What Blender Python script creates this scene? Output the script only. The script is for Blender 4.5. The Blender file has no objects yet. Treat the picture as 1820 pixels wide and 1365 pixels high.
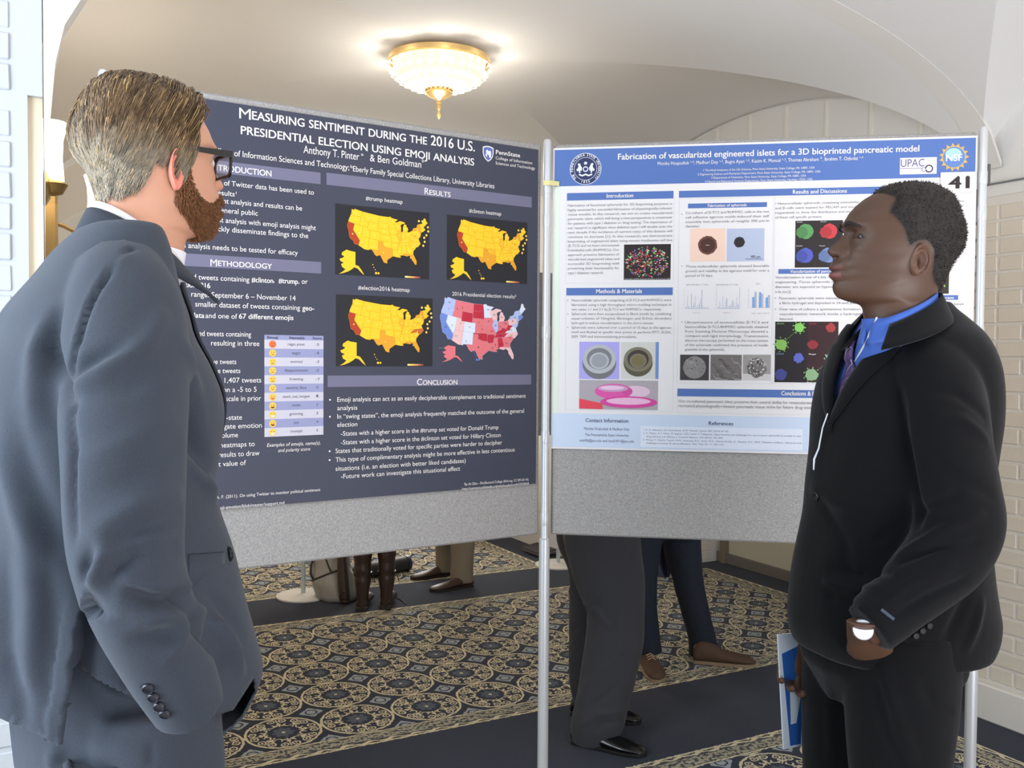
import bpy, bmesh, math, random
import numpy as np
from mathutils import Vector, Matrix, noise
from mathutils.bvhtree import BVHTree

R = math.radians
scene = bpy.context.scene
col = scene.collection
random.seed(7)
rng = np.random.default_rng(11)

# ------------------------------------------------------------------ camera
FPX = 1630.0                      # focal length in pixels of the 1820 x 1365 frame
CAMZ = 1.43
PITCH = math.atan(48.0 / FPX)
ROLL = 0.0068
_f = Vector((0, math.cos(PITCH), -math.sin(PITCH)))
_r0 = Vector((1, 0, 0))
_u0 = _r0.cross(_f)
_r = math.cos(ROLL) * _r0 + math.sin(ROLL) * _u0
_u = math.cos(ROLL) * _u0 - math.sin(ROLL) * _r0
CAM = Vector((0, 0, CAMZ))
cam_data = bpy.data.cameras.new('camera')
cam_data.sensor_fit = 'HORIZONTAL'
cam_data.sensor_width = 36.0
cam_data.lens = FPX / 1820.0 * 36.0
cam_data.clip_start = 0.05
cam_data.clip_end = 100
cam_data.dof.use_dof = False
cam = bpy.data.objects.new('camera', cam_data)
mw = Matrix.Identity(4)
for i, v in enumerate((_r, _u, -_f)):
    for j in range(3):
        mw[j][i] = v[j]
mw.translation = CAM
cam.matrix_world = mw
col.objects.link(cam)
scene.camera = cam

def ray(px, py):
    return _f + _r * ((px - 910.0) / FPX) - _u * ((py - 682.5) / FPX)

def at(px, py, Y):
    d = ray(px, py)
    return CAM + d * (Y / d.y)

# room frame: u runs across the corridor, v along it
UD = Vector((0.885, 0.4655, 0)); VD = Vector((-0.4655, 0.885, 0))
def uv(u, v, z=0.0):
    return UD * u + VD * v + Vector((0, 0, z))

# ------------------------------------------------------------------ world, light, exposure
scene.view_settings.view_transform = 'Standard'
scene.view_settings.look = 'None'
scene.view_settings.gamma = 1.0
scene.view_settings.use_curve_mapping = False
scene.view_settings.exposure = 0.0
world = bpy.data.worlds.new('daylight'); scene.world = world
world.use_nodes = True
bg = world.node_tree.nodes['Background']
bg.inputs[0].default_value = (0.72, 0.84, 1.0, 1)
bg.inputs[1].default_value = 1.0

def area(name, loc, target, size, size_y, power, colr):
    l = bpy.data.lights.new(name, 'AREA'); l.shape = 'RECTANGLE'
    l.size = size; l.size_y = size_y; l.energy = power; l.color = colr
    o = bpy.data.objects.new(name, l); col.objects.link(o)
    o.location = loc
    o.rotation_euler = (Vector(target) - Vector(loc)).to_track_quat('-Z', 'Y').to_euler()
    return o
# daylight through the tall window of the left bay, where the photographer stands
area('window_daylight', uv(-.98, 1.35, 1.5), uv(1.2, 1.85, 1.35), 1.3, 2.2, 62, (0.80, 0.90, 1.0))
# unseen warm area light in the corridor behind the photographer
area('corridor_fill', uv(1.7, -2.6, 1.5), uv(1.8, 2.5, 1.9), 3.0, 2.0, 13, (1.0, 0.88, 0.76))
# added uplight low behind the photographer, there to brighten the vault
area('vault_uplight', uv(1.5, -.9, .35), uv(1.8, 1.9, 2.75), 2.2, 2.0, 66, (0.97, 0.96, 1.0)).data.spread = R(120)
area('far_fill', uv(2.9, 6.9, 1.2), uv(1.4, 5.4, 1.9), .9, 1.6, 34, (1.0, 0.95, 0.88))  # unseen area light in the far bay, no window stands there
def lamp_light(name, loc, power, colr=(1.0, 0.92, 0.80), r=0.06):
    l = bpy.data.lights.new(name, 'POINT'); l.energy = power; l.color = colr; l.shadow_soft_size = r
    o = bpy.data.objects.new(name, l); col.objects.link(o); o.location = loc
    return o

# ------------------------------------------------------------------ helpers
def lin(c):
    def f(x):
        x = x / 255.0
        return x / 12.92 if x <= 0.04045 else ((x + 0.055) / 1.055) ** 2.4
    return tuple(f(x) for x in c[:3]) + (1.0,)

MATS = {}
def mat(name, rgb, rough=0.7, metal=0.0, spec=0.5, bump=None, vary=None, sheen=0.0, emit=None, sss=0.0, coat=0.0, vcol=False):
    """rgb in sRGB 0-255; bump=(scale,strength,dist); vary=(scale, amount)"""
    if name in MATS: return MATS[name]
    m = bpy.data.materials.new(name); m.use_nodes = True
    nt = m.node_tree; b = nt.nodes['Principled BSDF']
    b.inputs['Base Color'].default_value = lin(rgb)
    b.inputs['Roughness'].default_value = rough
    b.inputs['Metallic'].default_value = metal
    b.inputs['Specular IOR Level'].default_value = spec
    if sheen: b.inputs['Sheen Weight'].default_value = sheen
    if coat: b.inputs['Coat Weight'].default_value = coat
    if sss:
        b.inputs['Subsurface Weight'].default_value = sss
        b.inputs['Subsurface Radius'].default_value = (1.0, 0.35, 0.2)
        b.inputs['Subsurface Scale'].default_value = 0.008
    if emit:
        b.inputs['Emission Color'].default_value = lin(emit[0]); b.inputs['Emission Strength'].default_value = emit[1]
    tc = nt.nodes.new('ShaderNodeTexCoord')
    src = None
    if vcol:
        a = nt.nodes.new('ShaderNodeAttribute'); a.attribute_name = 'tint'
        src = a.outputs['Color']
    if vary:
        n = nt.nodes.new('ShaderNodeTexNoise'); n.inputs['Scale'].default_value = vary[0]; n.inputs['Detail'].default_value = 6
        nt.links.new(tc.outputs['Object'], n.inputs['Vector'])
        mr = nt.nodes.new('ShaderNodeMapRange'); mr.inputs['From Min'].default_value = .3; mr.inputs['From Max'].default_value = .7
        mr.inputs['To Min'].default_value = 1 - vary[1]; mr.inputs['To Max'].default_value = 1 + vary[1]
        nt.links.new(n.outputs['Fac'], mr.inputs['Value'])
        mx = nt.nodes.new('ShaderNodeVectorMath'); mx.operation = 'SCALE'
        if src is None:
            mx.inputs[0].default_value = lin(rgb)[:3]
        else:
            nt.links.new(src, mx.inputs[0])
        nt.links.new(mr.outputs['Result'], mx.inputs['Scale'])
        src = mx.outputs[0]
    if src is not None:
        nt.links.new(src, b.inputs['Base Color'])
    if bump:
        n = nt.nodes.new('ShaderNodeTexNoise'); n.inputs['Scale'].default_value = bump[0]; n.inputs['Detail'].default_value = 5
        nt.links.new(tc.outputs['Object'], n.inputs['Vector'])
        bp = nt.nodes.new('ShaderNodeBump'); bp.inputs['Strength'].default_value = bump[1]; bp.inputs['Distance'].default_value = bump[2]
        nt.links.new(n.outputs['Fac'], bp.inputs['Height']); nt.links.new(bp.outputs['Normal'], b.inputs['Normal'])
    MATS[name] = m
    return m

def mesh(name, verts, faces, m=None, parent=None, smooth=False, mats=None, fmat=None):
    me = bpy.data.meshes.new(name)
    me.from_pydata([tuple(v) for v in verts], [], [tuple(int(i) for i in f) for f in faces])
    if mats:
        for x in mats: me.materials.append(x)
        if fmat is not None: me.polygons.foreach_set('material_index', list(fmat))
    elif m: me.materials.append(m)
    if smooth: me.polygons.foreach_set('use_smooth', [True] * len(me.polygons))
    me.update()
    o = bpy.data.objects.new(name, me); col.objects.link(o)
    if parent is not None: o.parent = parent
    return o

def empty(name, loc=(0, 0, 0), rz=0.0):
    o = bpy.data.objects.new(name, None); col.objects.link(o)
    o.location = loc; o.rotation_euler = (0, 0, rz); o.empty_display_size = .1
    return o

def tag(o, label=None, cat=None, group=None, kind=None):
    if label: o['label'] = label
    if cat: o['category'] = cat
    if group: o['group'] = group
    if kind: o['kind'] = kind
    return o

def attach(o, parent):
    """parent keeping world position (parents here are unrotated empties)"""
    o.parent = parent
    o.matrix_parent_inverse = Matrix.Translation(-Vector(parent.location))
    return o

class MB:
    def __init__(s): s.v = []; s.f = []
    def add(s, V, F):
        k = len(s.v); s.v += [Vector(v) for v in V]; s.f += [tuple(i + k for i in f) for f in F]; return s
    def box(s, c, d, ax=None):
        """centre, full sizes, optional axes"""
        X, Y, Z = ax if ax else (Vector((1, 0, 0)), Vector((0, 1, 0)), Vector((0, 0, 1)))
        c = Vector(c); V = []
        for i in (-.5, .5):
            for j in (-.5, .5):
                for k in (-.5, .5):
                    V.append(c + X * d[0] * i + Y * d[1] * j + Z * d[2] * k)
        F = [(0, 1, 3, 2), (4, 6, 7, 5), (0, 4, 5, 1), (2, 3, 7, 6), (0, 2, 6, 4), (1, 5, 7, 3)]
        return s.add(V, F)
    def bbox(s, c, d, ax=None, b=.004):
        """box with chamfered edges"""
        X, Y, Z = ax if ax else (Vector((1, 0, 0)), Vector((0, 1, 0)), Vector((0, 0, 1)))
        bm = bmesh.new(); bmesh.ops.create_cube(bm, size=1.0)
        for v in bm.verts: v.co = Vector((v.co.x * d[0], v.co.y * d[1], v.co.z * d[2]))
        bmesh.ops.bevel(bm, geom=list(bm.edges), offset=b, segments=1, affect='EDGES')
        bm.verts.ensure_lookup_table()
        V = [Vector(c) + X * v.co.x + Y * v.co.y + Z * v.co.z for v in bm.verts]
        F = [tuple(v.index for v in f.verts) for f in bm.faces]; bm.free()
        return s.add(V, F)
    def lathe(s, c, prof, n=32, ax=None):
        X, Y, Z = ax if ax else (Vector((1, 0, 0)), Vector((0, 1, 0)), Vector((0, 0, 1)))
        c = Vector(c); V = []; F = []
        for (r, z) in prof:
            for i in range(n):
                a = 2 * math.pi * i / n
                V.append(c + X * r * math.cos(a) + Y * r * math.sin(a) + Z * z)
        for k in range(len(prof) - 1):
            for i in range(n):
                j = (i + 1) % n
                F.append((k * n + i, k * n + j, (k + 1) * n + j, (k + 1) * n + i))
        F.append(tuple(reversed(range(n)))); F.append(tuple((len(prof) - 1) * n + i for i in range(n)))
        return s.add(V, F)
    def tube(s, pts, rad, n=10, cap=True):
        pts = [Vector(p) for p in pts]
        if not hasattr(rad, '__len__'): rad = [rad] * len(pts)
        V = []; F = []; up = None
        for i, p in enumerate(pts):
            t = (pts[min(i + 1, len(pts) - 1)] - pts[max(i - 1, 0)]).normalized()
            if up is None:
                up = t.orthogonal().normalized()
            up = (up - t * up.dot(t)).normalized(); w = t.cross(up)
            for k in range(n):
                a = 2 * math.pi * k / n
                V.append(p + (up * math.cos(a) + w * math.sin(a)) * rad[i])
        for i in range(len(pts) - 1):
            for k in range(n):
                j = (k + 1) % n
                F.append((i * n + k, i * n + j, (i + 1) * n + j, (i + 1) * n + k))
        if cap:
            F.append(tuple(reversed(range(n)))); F.append(tuple((len(pts) - 1) * n + k for k in range(n)))
        return s.add(V, F)
    def build(s, name, m, parent=None, smooth=False, world_parent=False):
        o = mesh(name, s.v, s.f, m, None, smooth)
        if smooth:
            o.data.set_sharp_from_angle(angle=R(40))
        if parent is not None: attach(o, parent)
        return o

def interp(x, tab, k):
    xs = [t[0] for t in tab]; ys = [t[k] for t in tab]
    return np.interp(x, xs, ys)

def smoothstep(a, b, x):
    t = np.clip((x - a) / (b - a), 0, 1); return t * t * (3 - 2 * t)
# ================================================================== materials of the room
M_plaster = mat('plaster', (223, 221, 219), .85, bump=(60, .08, .004), vary=(1.2, .015))
M_plaster_w = mat('plaster_white', (226, 224, 220), .8, bump=(60, .08, .004))
M_cream = mat('plaster_cream', (230, 214, 188), .85, bump=(60, .08, .004))
M_brick = mat('painted_brick', (220, 211, 196), .6, bump=(45, .35, .004), vary=(6, .02))
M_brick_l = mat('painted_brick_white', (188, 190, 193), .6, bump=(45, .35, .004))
M_mortar = mat('painted_mortar', (222, 218, 210), .75, bump=(120, .3, .003))
M_trim = mat('painted_trim', (228, 224, 216), .45)
M_gold = mat('gilt_brass', (206, 176, 120), .35, metal=.7)

def node_expr(nt):
    class E:
        def __init__(s, o): s.o = o
        def __add__(a, b): return op('ADD', a, b)
        def __radd__(a, b): return op('ADD', b, a)
        def __sub__(a, b): return op('SUBTRACT', a, b)
        def __rsub__(a, b): return op('SUBTRACT', b, a)
        def __mul__(a, b): return op('MULTIPLY', a, b)
        def __rmul__(a, b): return op('MULTIPLY', b, a)
        def __truediv__(a, b): return op('DIVIDE', a, b)
    def op(kind, *a):
        n = nt.nodes.new('ShaderNodeMath'); n.operation = kind
        for i, x in enumerate(a):
            if isinstance(x, E): nt.links.new(x.o, n.inputs[i])
            else: n.inputs[i].default_value = x
        return E(n.outputs[0])
    return E, op

def carpet_material():
    m = bpy.data.materials.new('axminster_carpet'); m.use_nodes = True
    nt = m.node_tree; b = nt.nodes['Principled BSDF']; b.inputs['Roughness'].default_value = .95
    b.inputs['Specular IOR Level'].default_value = .15
    b.inputs['Sheen Weight'].default_value = .15
    E, op = node_expr(nt)
    g = nt.nodes.new('ShaderNodeNewGeometry'); sx = nt.nodes.new('ShaderNodeSeparateXYZ')
    nt.links.new(g.outputs['Position'], sx.inputs[0])
    # slight hand-woven wobble
    nz = nt.nodes.new('ShaderNodeTexNoise'); nz.inputs['Scale'].default_value = 55; nz.inputs['Detail'].default_value = 1
    nt.links.new(g.outputs['Position'], nz.inputs['Vector'])
    wob = (E(nz.outputs['Fac']) - .5) * .012
    X = E(sx.outputs[0]) + wob; Y = E(sx.outputs[1]) - wob
    u = X * .885 + Y * .4655
    v = Y * .885 - X * .4655
    def lt(a, c): return op('LESS_THAN', a, c)
    def gt(a, c): return op('GREATER_THAN', a, c)
    def mn(a, c): return op('MINIMUM', a, c)
    def mxx(a, c): return op('MAXIMUM', a, c)
    def band(x, c, w): return lt(op('ABSOLUTE', x - c), w)
    total_gold = None
    # rugs: (v start, v end, u end)
    rugs = [(-1.40, .34, 3.12), (.92, 2.61, 3.12), (3.19, 4.88, 4.08), (5.39, 7.08, 3.12)]
    inr = 0.0; vloc = 0.0; d_edge = 0.0; uend = 0.0
    for (a, c, e) in rugs:
        k = gt(v, a) * lt(v, c) * lt(u, e)
        inr = k if isinstance(inr, float) else inr + k
        q = k * (v - a); vloc = q if isinstance(vloc, float) else vloc + q
        de = k * mn(mn(v - a, c - v), e - u)
        d_edge = de if isinstance(d_edge, float) else d_edge + de
    P = .2917
    cu = op('FRACT', (u - .842) / P + 40.5) - .5
    cv = op('FRACT', (vloc - .255) / P + 40.5) - .5
    r = op('SQRT', cu * cu + cv * cv)
    th = op('ARCTAN2', cv, cu)
    def sector(n, phase):
        w = 2 * math.pi / n
        t = (op('FRACT', (th + phase) / w + 8.5) - .5) * w
        return r * op('COSINE', t), r * op('SINE', t)
    def disc(px, py, cx, cy, rad):
        return lt(op('SQRT', (px - cx) * (px - cx) + (py - cy) * (py - cy)), rad)
    def ringp(px, py, cx, cy, rad, w):
        return lt(op('ABSOLUTE', op('SQRT', (px - cx) * (px - cx) + (py - cy) * (py - cy)) - rad), w)
    ring = band(r, .478, .017)
    inside = lt(r, .465)
    ax, ay = sector(8, 0.0)
    aay = op('ABSOLUTE', ay)
    bx, by = sector(4, math.pi / 4)
    bay = op('ABSOLUTE', by)
    cx_, cy_ = sector(4, 0.0)
    cay = op('ABSOLUTE', cy_)
    scroll = ringp(ax, aay, .385, .074, .046, .0105)
    scroll = mxx(scroll, disc(ax, aay, .385, .074, .015))
    scroll = mxx(scroll, lt(aay, .009) * gt(ax, .20) * lt(ax, .44))
    scroll = mxx(scroll, disc(ax, aay, .285, .0, .032) * gt(ax, .268))
    scroll = mxx(scroll, ringp(bx, bay, .25, .085, .046, .011) * lt(bx, .265))
    scroll = mxx(scroll, disc(bx, bay, .31, .038, .022))
    scroll = mxx(scroll, disc(cx_, cay, .235, .055, .020))
    scroll = mxx(scroll, ringp(cx_, cay, .21, .0, .042, .010) * gt(cx_, .21))
    star = lt(r, .10 + .055 * op('COSINE', th * 4.0)) * gt(r, .03)
    star2 = lt(r, .105 + .045 * op('COSINE', th * 4.0 + math.pi)) * gt(r, .03)
    dot = lt(r, .026)
    gold = mxx(ring, inside * scroll * (1.0 - star2))
    node = lt(op('SQRT', op('POWER', op('ABSOLUTE', cu) - .5, 2.0) + cv * cv), .04)
    node2 = lt(op('SQRT', op('POWER', op('ABSOLUTE', cv) - .5, 2.0) + cu * cu), .04)
    gold = mxx(gold, mxx(node, node2))
    # lozenge between four circles
    ku = op('ABSOLUTE', op('ABSOLUTE', cu) - .5); kv = op('ABSOLUTE', op('ABSOLUTE', cv) - .5)
    ks = ku + kv
    rr = op('SQRT', ku * ku + kv * kv)
    loz = lt(ks, .17 ) * (1.0 - lt(op('ABSOLUTE', rr - .075), .012)) * (1.0 - lt(ku * kv, .00006) * gt(ks, .06))
    # border
    inb = lt(d_edge, .112)
    line = mxx(band(d_edge, .008, .0045), band(d_edge, .104, .004))
    along = mxx(op('ABSOLUTE', op('SINE', u * 62.0)), 0.0)
    along_v = op('SINE', u * 31.0 + v * 31.0)
    zig = lt(op('ABSOLUTE', d_edge - .024 - .006 * op('SINE', (u + v) * 70.0)), .0055)
    n2 = nt.nodes.new('ShaderNodeTexNoise'); n2.inputs['Scale'].default_value = 70; n2.inputs['Detail'].default_value = 2
    nt.links.new(g.outputs['Position'], n2.inputs['Vector'])
    busy = gt(d_edge, .040) * lt(d_edge, .096) * gt(E(n2.outputs['Fac']) + .10 * op('SINE', (u + v) * 55.0) * op('SINE', d_edge * 230.0), .47)
    bgold = mxx(line, zig)
    def mixc(f, c0, c1):
        n = nt.nodes.new('ShaderNodeMix'); n.data_type = 'RGBA'
        nt.links.new(f.o, n.inputs['Factor'])
        for idx, cc in ((6, c0), (7, c1)):
            if isinstance(cc, tuple): n.inputs[idx].default_value = cc
            else: nt.links.new(cc, n.inputs[idx])
        return n.outputs[2]
    navy = lin((26, 34, 54)); goldc = lin((216, 204, 170)); slate = lin((76, 86, 102)); pale = lin((158, 166, 172)); beige = lin((168, 160, 138))
    c = mixc(loz * (1.0 - lt(r, .5)), navy, pale)
    c = mixc(star2 * inside, c, slate)
    c = mixc(star * inside, c, slate)
    c = mixc(gold, c, goldc)
    c = mixc(dot, c, goldc)
    cb = mixc(busy, lin((62, 64, 66)), beige)
    cb = mixc(bgold, cb, goldc)
    c = mixc(inb, c, cb)
    c = mixc(inr, navy, c)
    # pile noise
    n3 = nt.nodes.new('ShaderNodeTexNoise'); n3.inputs['Scale'].default_value = 260; n3.inputs['Detail'].default_value = 3
    nt.links.new(g.outputs['Position'], n3.inputs['Vector'])
    hs = nt.nodes.new('ShaderNodeVectorMath'); hs.operation = 'SCALE'
    nt.links.new(c, hs.inputs[0])
    f = .62 + E(n3.outputs['Fac']) * .8
    nt.links.new(f.o, hs.inputs['Scale'])
    nt.links.new(hs.outputs[0], b.inputs['Base Color'])
    bp = nt.nodes.new('ShaderNodeBump'); bp.inputs['Strength'].default_value = .5; bp.inputs['Distance'].default_value = .004
    nt.links.new(n3.outputs['Fac'], bp.inputs['Height']); nt.links.new(bp.outputs['Normal'], b.inputs['Normal'])
    return m

def struct(o): o['kind'] = 'structure'; return o
# ------------------------------------------------------------------ floor
U0, U1 = .03, 3.37          # corridor side planes
UN = 4.31                   # back of the right-hand recess
VA, VB, VC = 2.40, 5.03, 7.66
SPR, RISE = 2.12, .60
def quad_mesh(name, pts, m): return struct(mesh(name, pts, [(0, 1, 2, 3)], m))
quad_mesh('floor', [uv(-1.05, -3.2), uv(4.5, -3.2), uv(4.5, 8.0), uv(-1.05, 8.0)], carpet_material())

# ------------------------------------------------------------------ groined ceiling
def zM(u): return SPR + RISE * math.sqrt(max(0, 1 - ((u - 1.70) / 1.67) ** 2))
def zC(v):
    for (a, b) in ((-.23, VA), (VA, VB), (VB, VC)):
        if a - 1e-6 <= v <= b + 1e-6:
            c = (a + b) / 2; h = (b - a) / 2
            return SPR + RISE * math.sqrt(max(0, 1 - ((v - c) / h) ** 2))
    return SPR
V = []; F = []
NU = 96
tt_ = np.linspace(0, math.pi, NU); us = [1.70 - 1.67 * math.cos(t) for t in tt_]
for (a_, b_) in ((-3.2, -.23), (-.23, VA), (VA, VB), (VB, VC)):
    base = len(V); flat_ = a_ < -1
    for t in tt_:
        v = (a_ + b_) / 2 - (b_ - a_) / 2 * math.cos(t)
        for u in us: V.append(uv(u, v, max(zM(u), SPR if flat_ else zC(v))))
    for i in range(NU - 1):
        for j in range(NU - 1):
            a = base + i * NU + j
            if i + j == NU - 2: F += [(a, a + 1, a + NU), (a + 1, a + NU + 1, a + NU)]
            elif i == j: F += [(a, a + 1, a + NU + 1), (a, a + NU + 1, a + NU)]
            else: F.append((a, a + 1, a + NU + 1, a + NU))
o = struct(mesh('ceiling', V, F, M_plaster, smooth=True)); o.data.set_sharp_from_angle(angle=R(12))

# a wall plane at constant u with an arched top
def arch_wall(name, u, v0, v1, zlow, m, thick=.0, n=40, zfun=None):
    V = []; F = []
    for i in range(n + 1):
        v = v0 + (v1 - v0) * (0.5 - 0.5 * math.cos(math.pi * i / n))
        V += [uv(u, v, zlow), uv(u, v, (zfun or zC)(v) + .004)]
    for i in range(n): F.append((2 * i, 2 * i + 2, 2 * i + 3, 2 * i + 1))
    return struct(mesh(name, V, F, m))

def brick_face(parent, origin, du, dn, length, z0, z1, m_list, depth=.0045, bl=.2, bh=.057, j=.0105, jitter=.0012, skip=None):
    """bricks as separate objects proud of the wall plane"""
    meshes = []
    for w in (bl, bl / 2 - j / 2):
        for k in range(3):
            bm = bmesh.new(); bmesh.ops.create_cube(bm, size=1.0)
            rr = random.Random(k * 7 + int(w * 1000))
            for v in bm.verts: v.co = Vector((v.co.x * w + rr.uniform(-.001, .001), v.co.y * depth * 2, v.co.z * bh + rr.uniform(-.001, .001)))
            bmesh.ops.bevel(bm, geom=list(bm.edges), offset=.0028, segments=1, affect='EDGES')
            me = bpy.data.meshes.new('brick'); bm.to_mesh(me); bm.free(); me.materials.append(random.choice(m_list)); meshes.append(me)
    rows = int((z1 - z0) / (bh + j)); n = 0
    ang = math.atan2(du.y, du.x)
    for r in range(rows):
        z = z0 + (bh + j) * r + bh / 2 + j / 2
        x = 0.0; first = r % 2
        while x < length - .03:
            w = bl / 2 - j / 2 if (first and x == 0.0) else bl
            kind = 1 if w < bl * .8 else 0
            if x + w > length + .005:
                w = bl / 2 - j / 2; kind = 1
                if x + w > length + .012: break
            c = origin + du * (x + w / 2) + Vector((0, 0, z)) + dn * random.uniform(-jitter, jitter)
            if not (skip and skip(x, z)):
                o = bpy.data.objects.new('brick', meshes[kind * 3 + random.randrange(3)])
                o.location = c; o.rotation_euler = (0, random.uniform(-.004, .004), ang)
                o.parent = parent; col.objects.link(o); n += 1
            x += w + j
    return n

# right wall beside the near bay, down the corridor from the recess
wr = struct(MB().box(uv(U1 + .25, -.4 + 0.0, 1.06) , (.5, 5.6, 2.12), (UD, VD, Vector((0, 0, 1)))).build('wall_right', M_mortar))
brick_face(wr, uv(U1, 1.79), VD, -UD, .612, .155, 2.075, [M_brick])
# plinth and picture rail of that wall
struct(MB().bbox(uv(U1 - .012, -.4, .0725), (.03, 5.6, .145), (UD, VD, Vector((0, 0, 1))), b=.006).build('baseboard_right', M_trim))
struct(MB().box(uv(U1 + .002, -.4, 2.098), (.012, 5.6, .045), (UD, VD, Vector((0, 0, 1)))).build('trim_1', M_plaster_w))
struct(MB().box(uv(U1 + .004, -.4, 2.124), (.03, 5.6, .006), (UD, VD, Vector((0, 0, 1)))).build('trim_2', mat('grey_line', (120, 122, 126), .7)))  # thin dark grey line where the vault springs
arch_wall('wall_right_lunette', U1 + .001, -.23, VA, 2.12, M_plaster_w)
# corridor side beyond the recess
wf = struct(MB().box(uv(U1 + .55, (VB + 8.0) / 2, 1.06), (1.1, 8.0 - VB, 2.12), (UD, VD, Vector((0, 0, 1)))).build('wall_right_far', M_mortar))
brick_face(wf, uv(3.40, VB), UD, -VD, .84, .01, .56, [M_brick])
arch_wall('wall_right_far_lunette', U1 + .001, VB, VC, 2.12, M_plaster_w)
# recess: back wall with wainscot, tympanum in the arch
wb = struct(MB().box(uv(UN + .05, (VA + VB) / 2, 1.06), (.1, VB - VA + .2, 2.12), (UD, VD, Vector((0, 0, 1)))).build('wall_recess', mat('cream_paint', (206, 203, 184), .55)))
struct(MB().bbox(uv(UN - .012, (VA + VB) / 2, .035), (.025, VB - VA, .07), (UD, VD, Vector((0, 0, 1))), b=.004).build('baseboard_recess', mat('grey_base', (120, 116, 108), .6)))
struct(MB().bbox(uv(UN - .012, (VA + VB) / 2, .30), (.03, VB - VA - .1, .03), (UD, VD, Vector((0, 0, 1))), b=.006).build('trim_3', M_trim))
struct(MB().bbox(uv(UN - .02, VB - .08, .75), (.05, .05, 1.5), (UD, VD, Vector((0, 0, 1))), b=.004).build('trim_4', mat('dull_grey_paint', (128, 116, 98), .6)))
# soffit over the recess and the arched window above it
struct(mesh('ceiling_recess', [uv(U1, VA, 2.118), uv(UN + .1, VA, 2.118), uv(UN + .1, VB, 2.118), uv(U1, VB, 2.118)], [(0, 1, 2, 3)], M_plaster))
arch_wall('wall_recess_tympanum', U1 + .0005, VA, VB, 2.115, mat('tympanum_paint', (218, 216, 212), .6))
win = struct(empty('window_1', uv(U1 + .03, 3.715, 2.14)))
def lun(scale, u, name, m, th=.012):
    V = []; n = 36; F = []
    for i in range(n + 1):
        t = math.pi * i / n
        v = 3.715 - 1.315 * scale * math.cos(t); z = 2.14 + (RISE - .02) * scale * math.sin(t)
        V += [uv(u, v, z), uv(u + th, v, z)]
    k = 2 * (n + 1)
    F = [(2 * i, 2 * i + 1, 2 * i + 3, 2 * i + 2) for i in range(n)]
    F.append(tuple(range(0, k, 2))); F.append(tuple(reversed(range(1, k, 2)))); F.append((0, k - 2, k - 1, 1))
    return attach(mesh(name, V, F, m), win)
lun(.985, U1 - .012, 'pane', mat('frosted_glass', (218, 218, 216), .35))
for q in np.linspace(-1.05, 1.05, 9):
    h = (RISE - .02) * .97 * math.sqrt(1 - (q / (1.315 * .97)) ** 2)
    MB().box(uv(U1 - .014, 3.715 + q, 2.14 + h / 2), (.008, .016, h), (UD, VD, Vector((0, 0, 1)))).build('mullion', M_trim, win)

# left side: pier at the far edge of the bay the photographer stands in
wp = struct(empty('wall_left_pier', uv(-.45, 2.5, 0)))
Z3 = Vector((0, 0, 1))
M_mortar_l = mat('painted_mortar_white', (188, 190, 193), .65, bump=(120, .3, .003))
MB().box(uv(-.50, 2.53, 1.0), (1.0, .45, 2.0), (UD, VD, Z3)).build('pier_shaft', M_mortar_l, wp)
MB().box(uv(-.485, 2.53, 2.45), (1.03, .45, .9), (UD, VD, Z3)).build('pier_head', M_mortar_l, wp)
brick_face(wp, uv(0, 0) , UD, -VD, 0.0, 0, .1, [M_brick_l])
_k = empty('brickwork', (0, 0, 0)); bpy.data.objects.remove(_k)
def bf(parent, origin, *a, **k):
    before = set(parent.children); brick_face(parent, origin, *a, **k)
    for c in parent.children:
        if c not in before: c.matrix_parent_inverse = Matrix.Translation(-Vector(parent.location))
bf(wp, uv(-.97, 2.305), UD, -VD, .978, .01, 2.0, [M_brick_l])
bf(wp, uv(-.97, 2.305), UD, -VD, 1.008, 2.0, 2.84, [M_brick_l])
# transverse rib of the vault in plane with the pier
pts = [(.032, 1.60), (.034, 1.85), (.043, 1.93), (.056, 2.08), (.075, 2.165), (.129, 2.265), (.20, 2.34), (.3, 2.41), (.45, 2.48)]
for u in np.linspace(.6, 3.36, 40): pts.append((u, zM(u) - .001 - .019 * max(0, 1 - (u - .6) / 1.0)))
V = []; F = []
for (u, z) in pts:
    for (v, zz) in ((2.30, z), (2.403, z), (2.403, max(z, zM(u)) + .05), (2.30, max(z, zM(u)) + .02 + .4 * max(0, 1 - u / .8))):
        V.append(uv(u, v, zz))
for i in range(len(pts) - 1):
    a = 4 * i; b = a + 4
    F += [(a, a + 1, b + 1, b), (a + 1, a + 2, b + 2, b + 1), (a, b, b + 3, a + 3)]
o = struct(mesh('trim_5', V, F, mat('plaster_rib', (223, 219, 213), .85), smooth=True)); o.data.set_sharp_from_angle(angle=R(35))
# left side wall of the corridor and the window bay with its daylight opening
struct(MB().box(uv(U0 - .25, (2.32 + 8.0) / 2, 1.06), (.5, 8.0 - 2.32, 2.12), (UD, VD, Z3)).build('wall_left_far', mat('warm_cream', (236, 220, 192), .8)))
arch_wall('wall_left_lunette', U0 - .001, VA, VB, 2.12, M_cream)
arch_wall('wall_left_lunette_far', U0 - .001, VB, VC, 2.12, M_cream)
arch_wall('wall_end', 0, 0, 0, 0, M_plaster) if False else None
V = []; F = []
for i in range(41):
    u = 1.70 - 1.67 * math.cos(math.pi * i / 40); V += [uv(u, VC - .001, 0), uv(u, VC - .001, zM(u) + .005)]
for i in range(40): F.append((2 * i, 2 * i + 1, 2 * i + 3, 2 * i + 2))
struct(mesh('wall_back', V, F, M_plaster))
ww = struct(empty('wall_left_window', uv(-1.0, 1.0, 0)))
MB().box(uv(-1.05, .95, .2), (.1, 3.3, .4), (UD, VD, Z3)).build('sill_wall', M_brick_l, ww)
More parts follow.
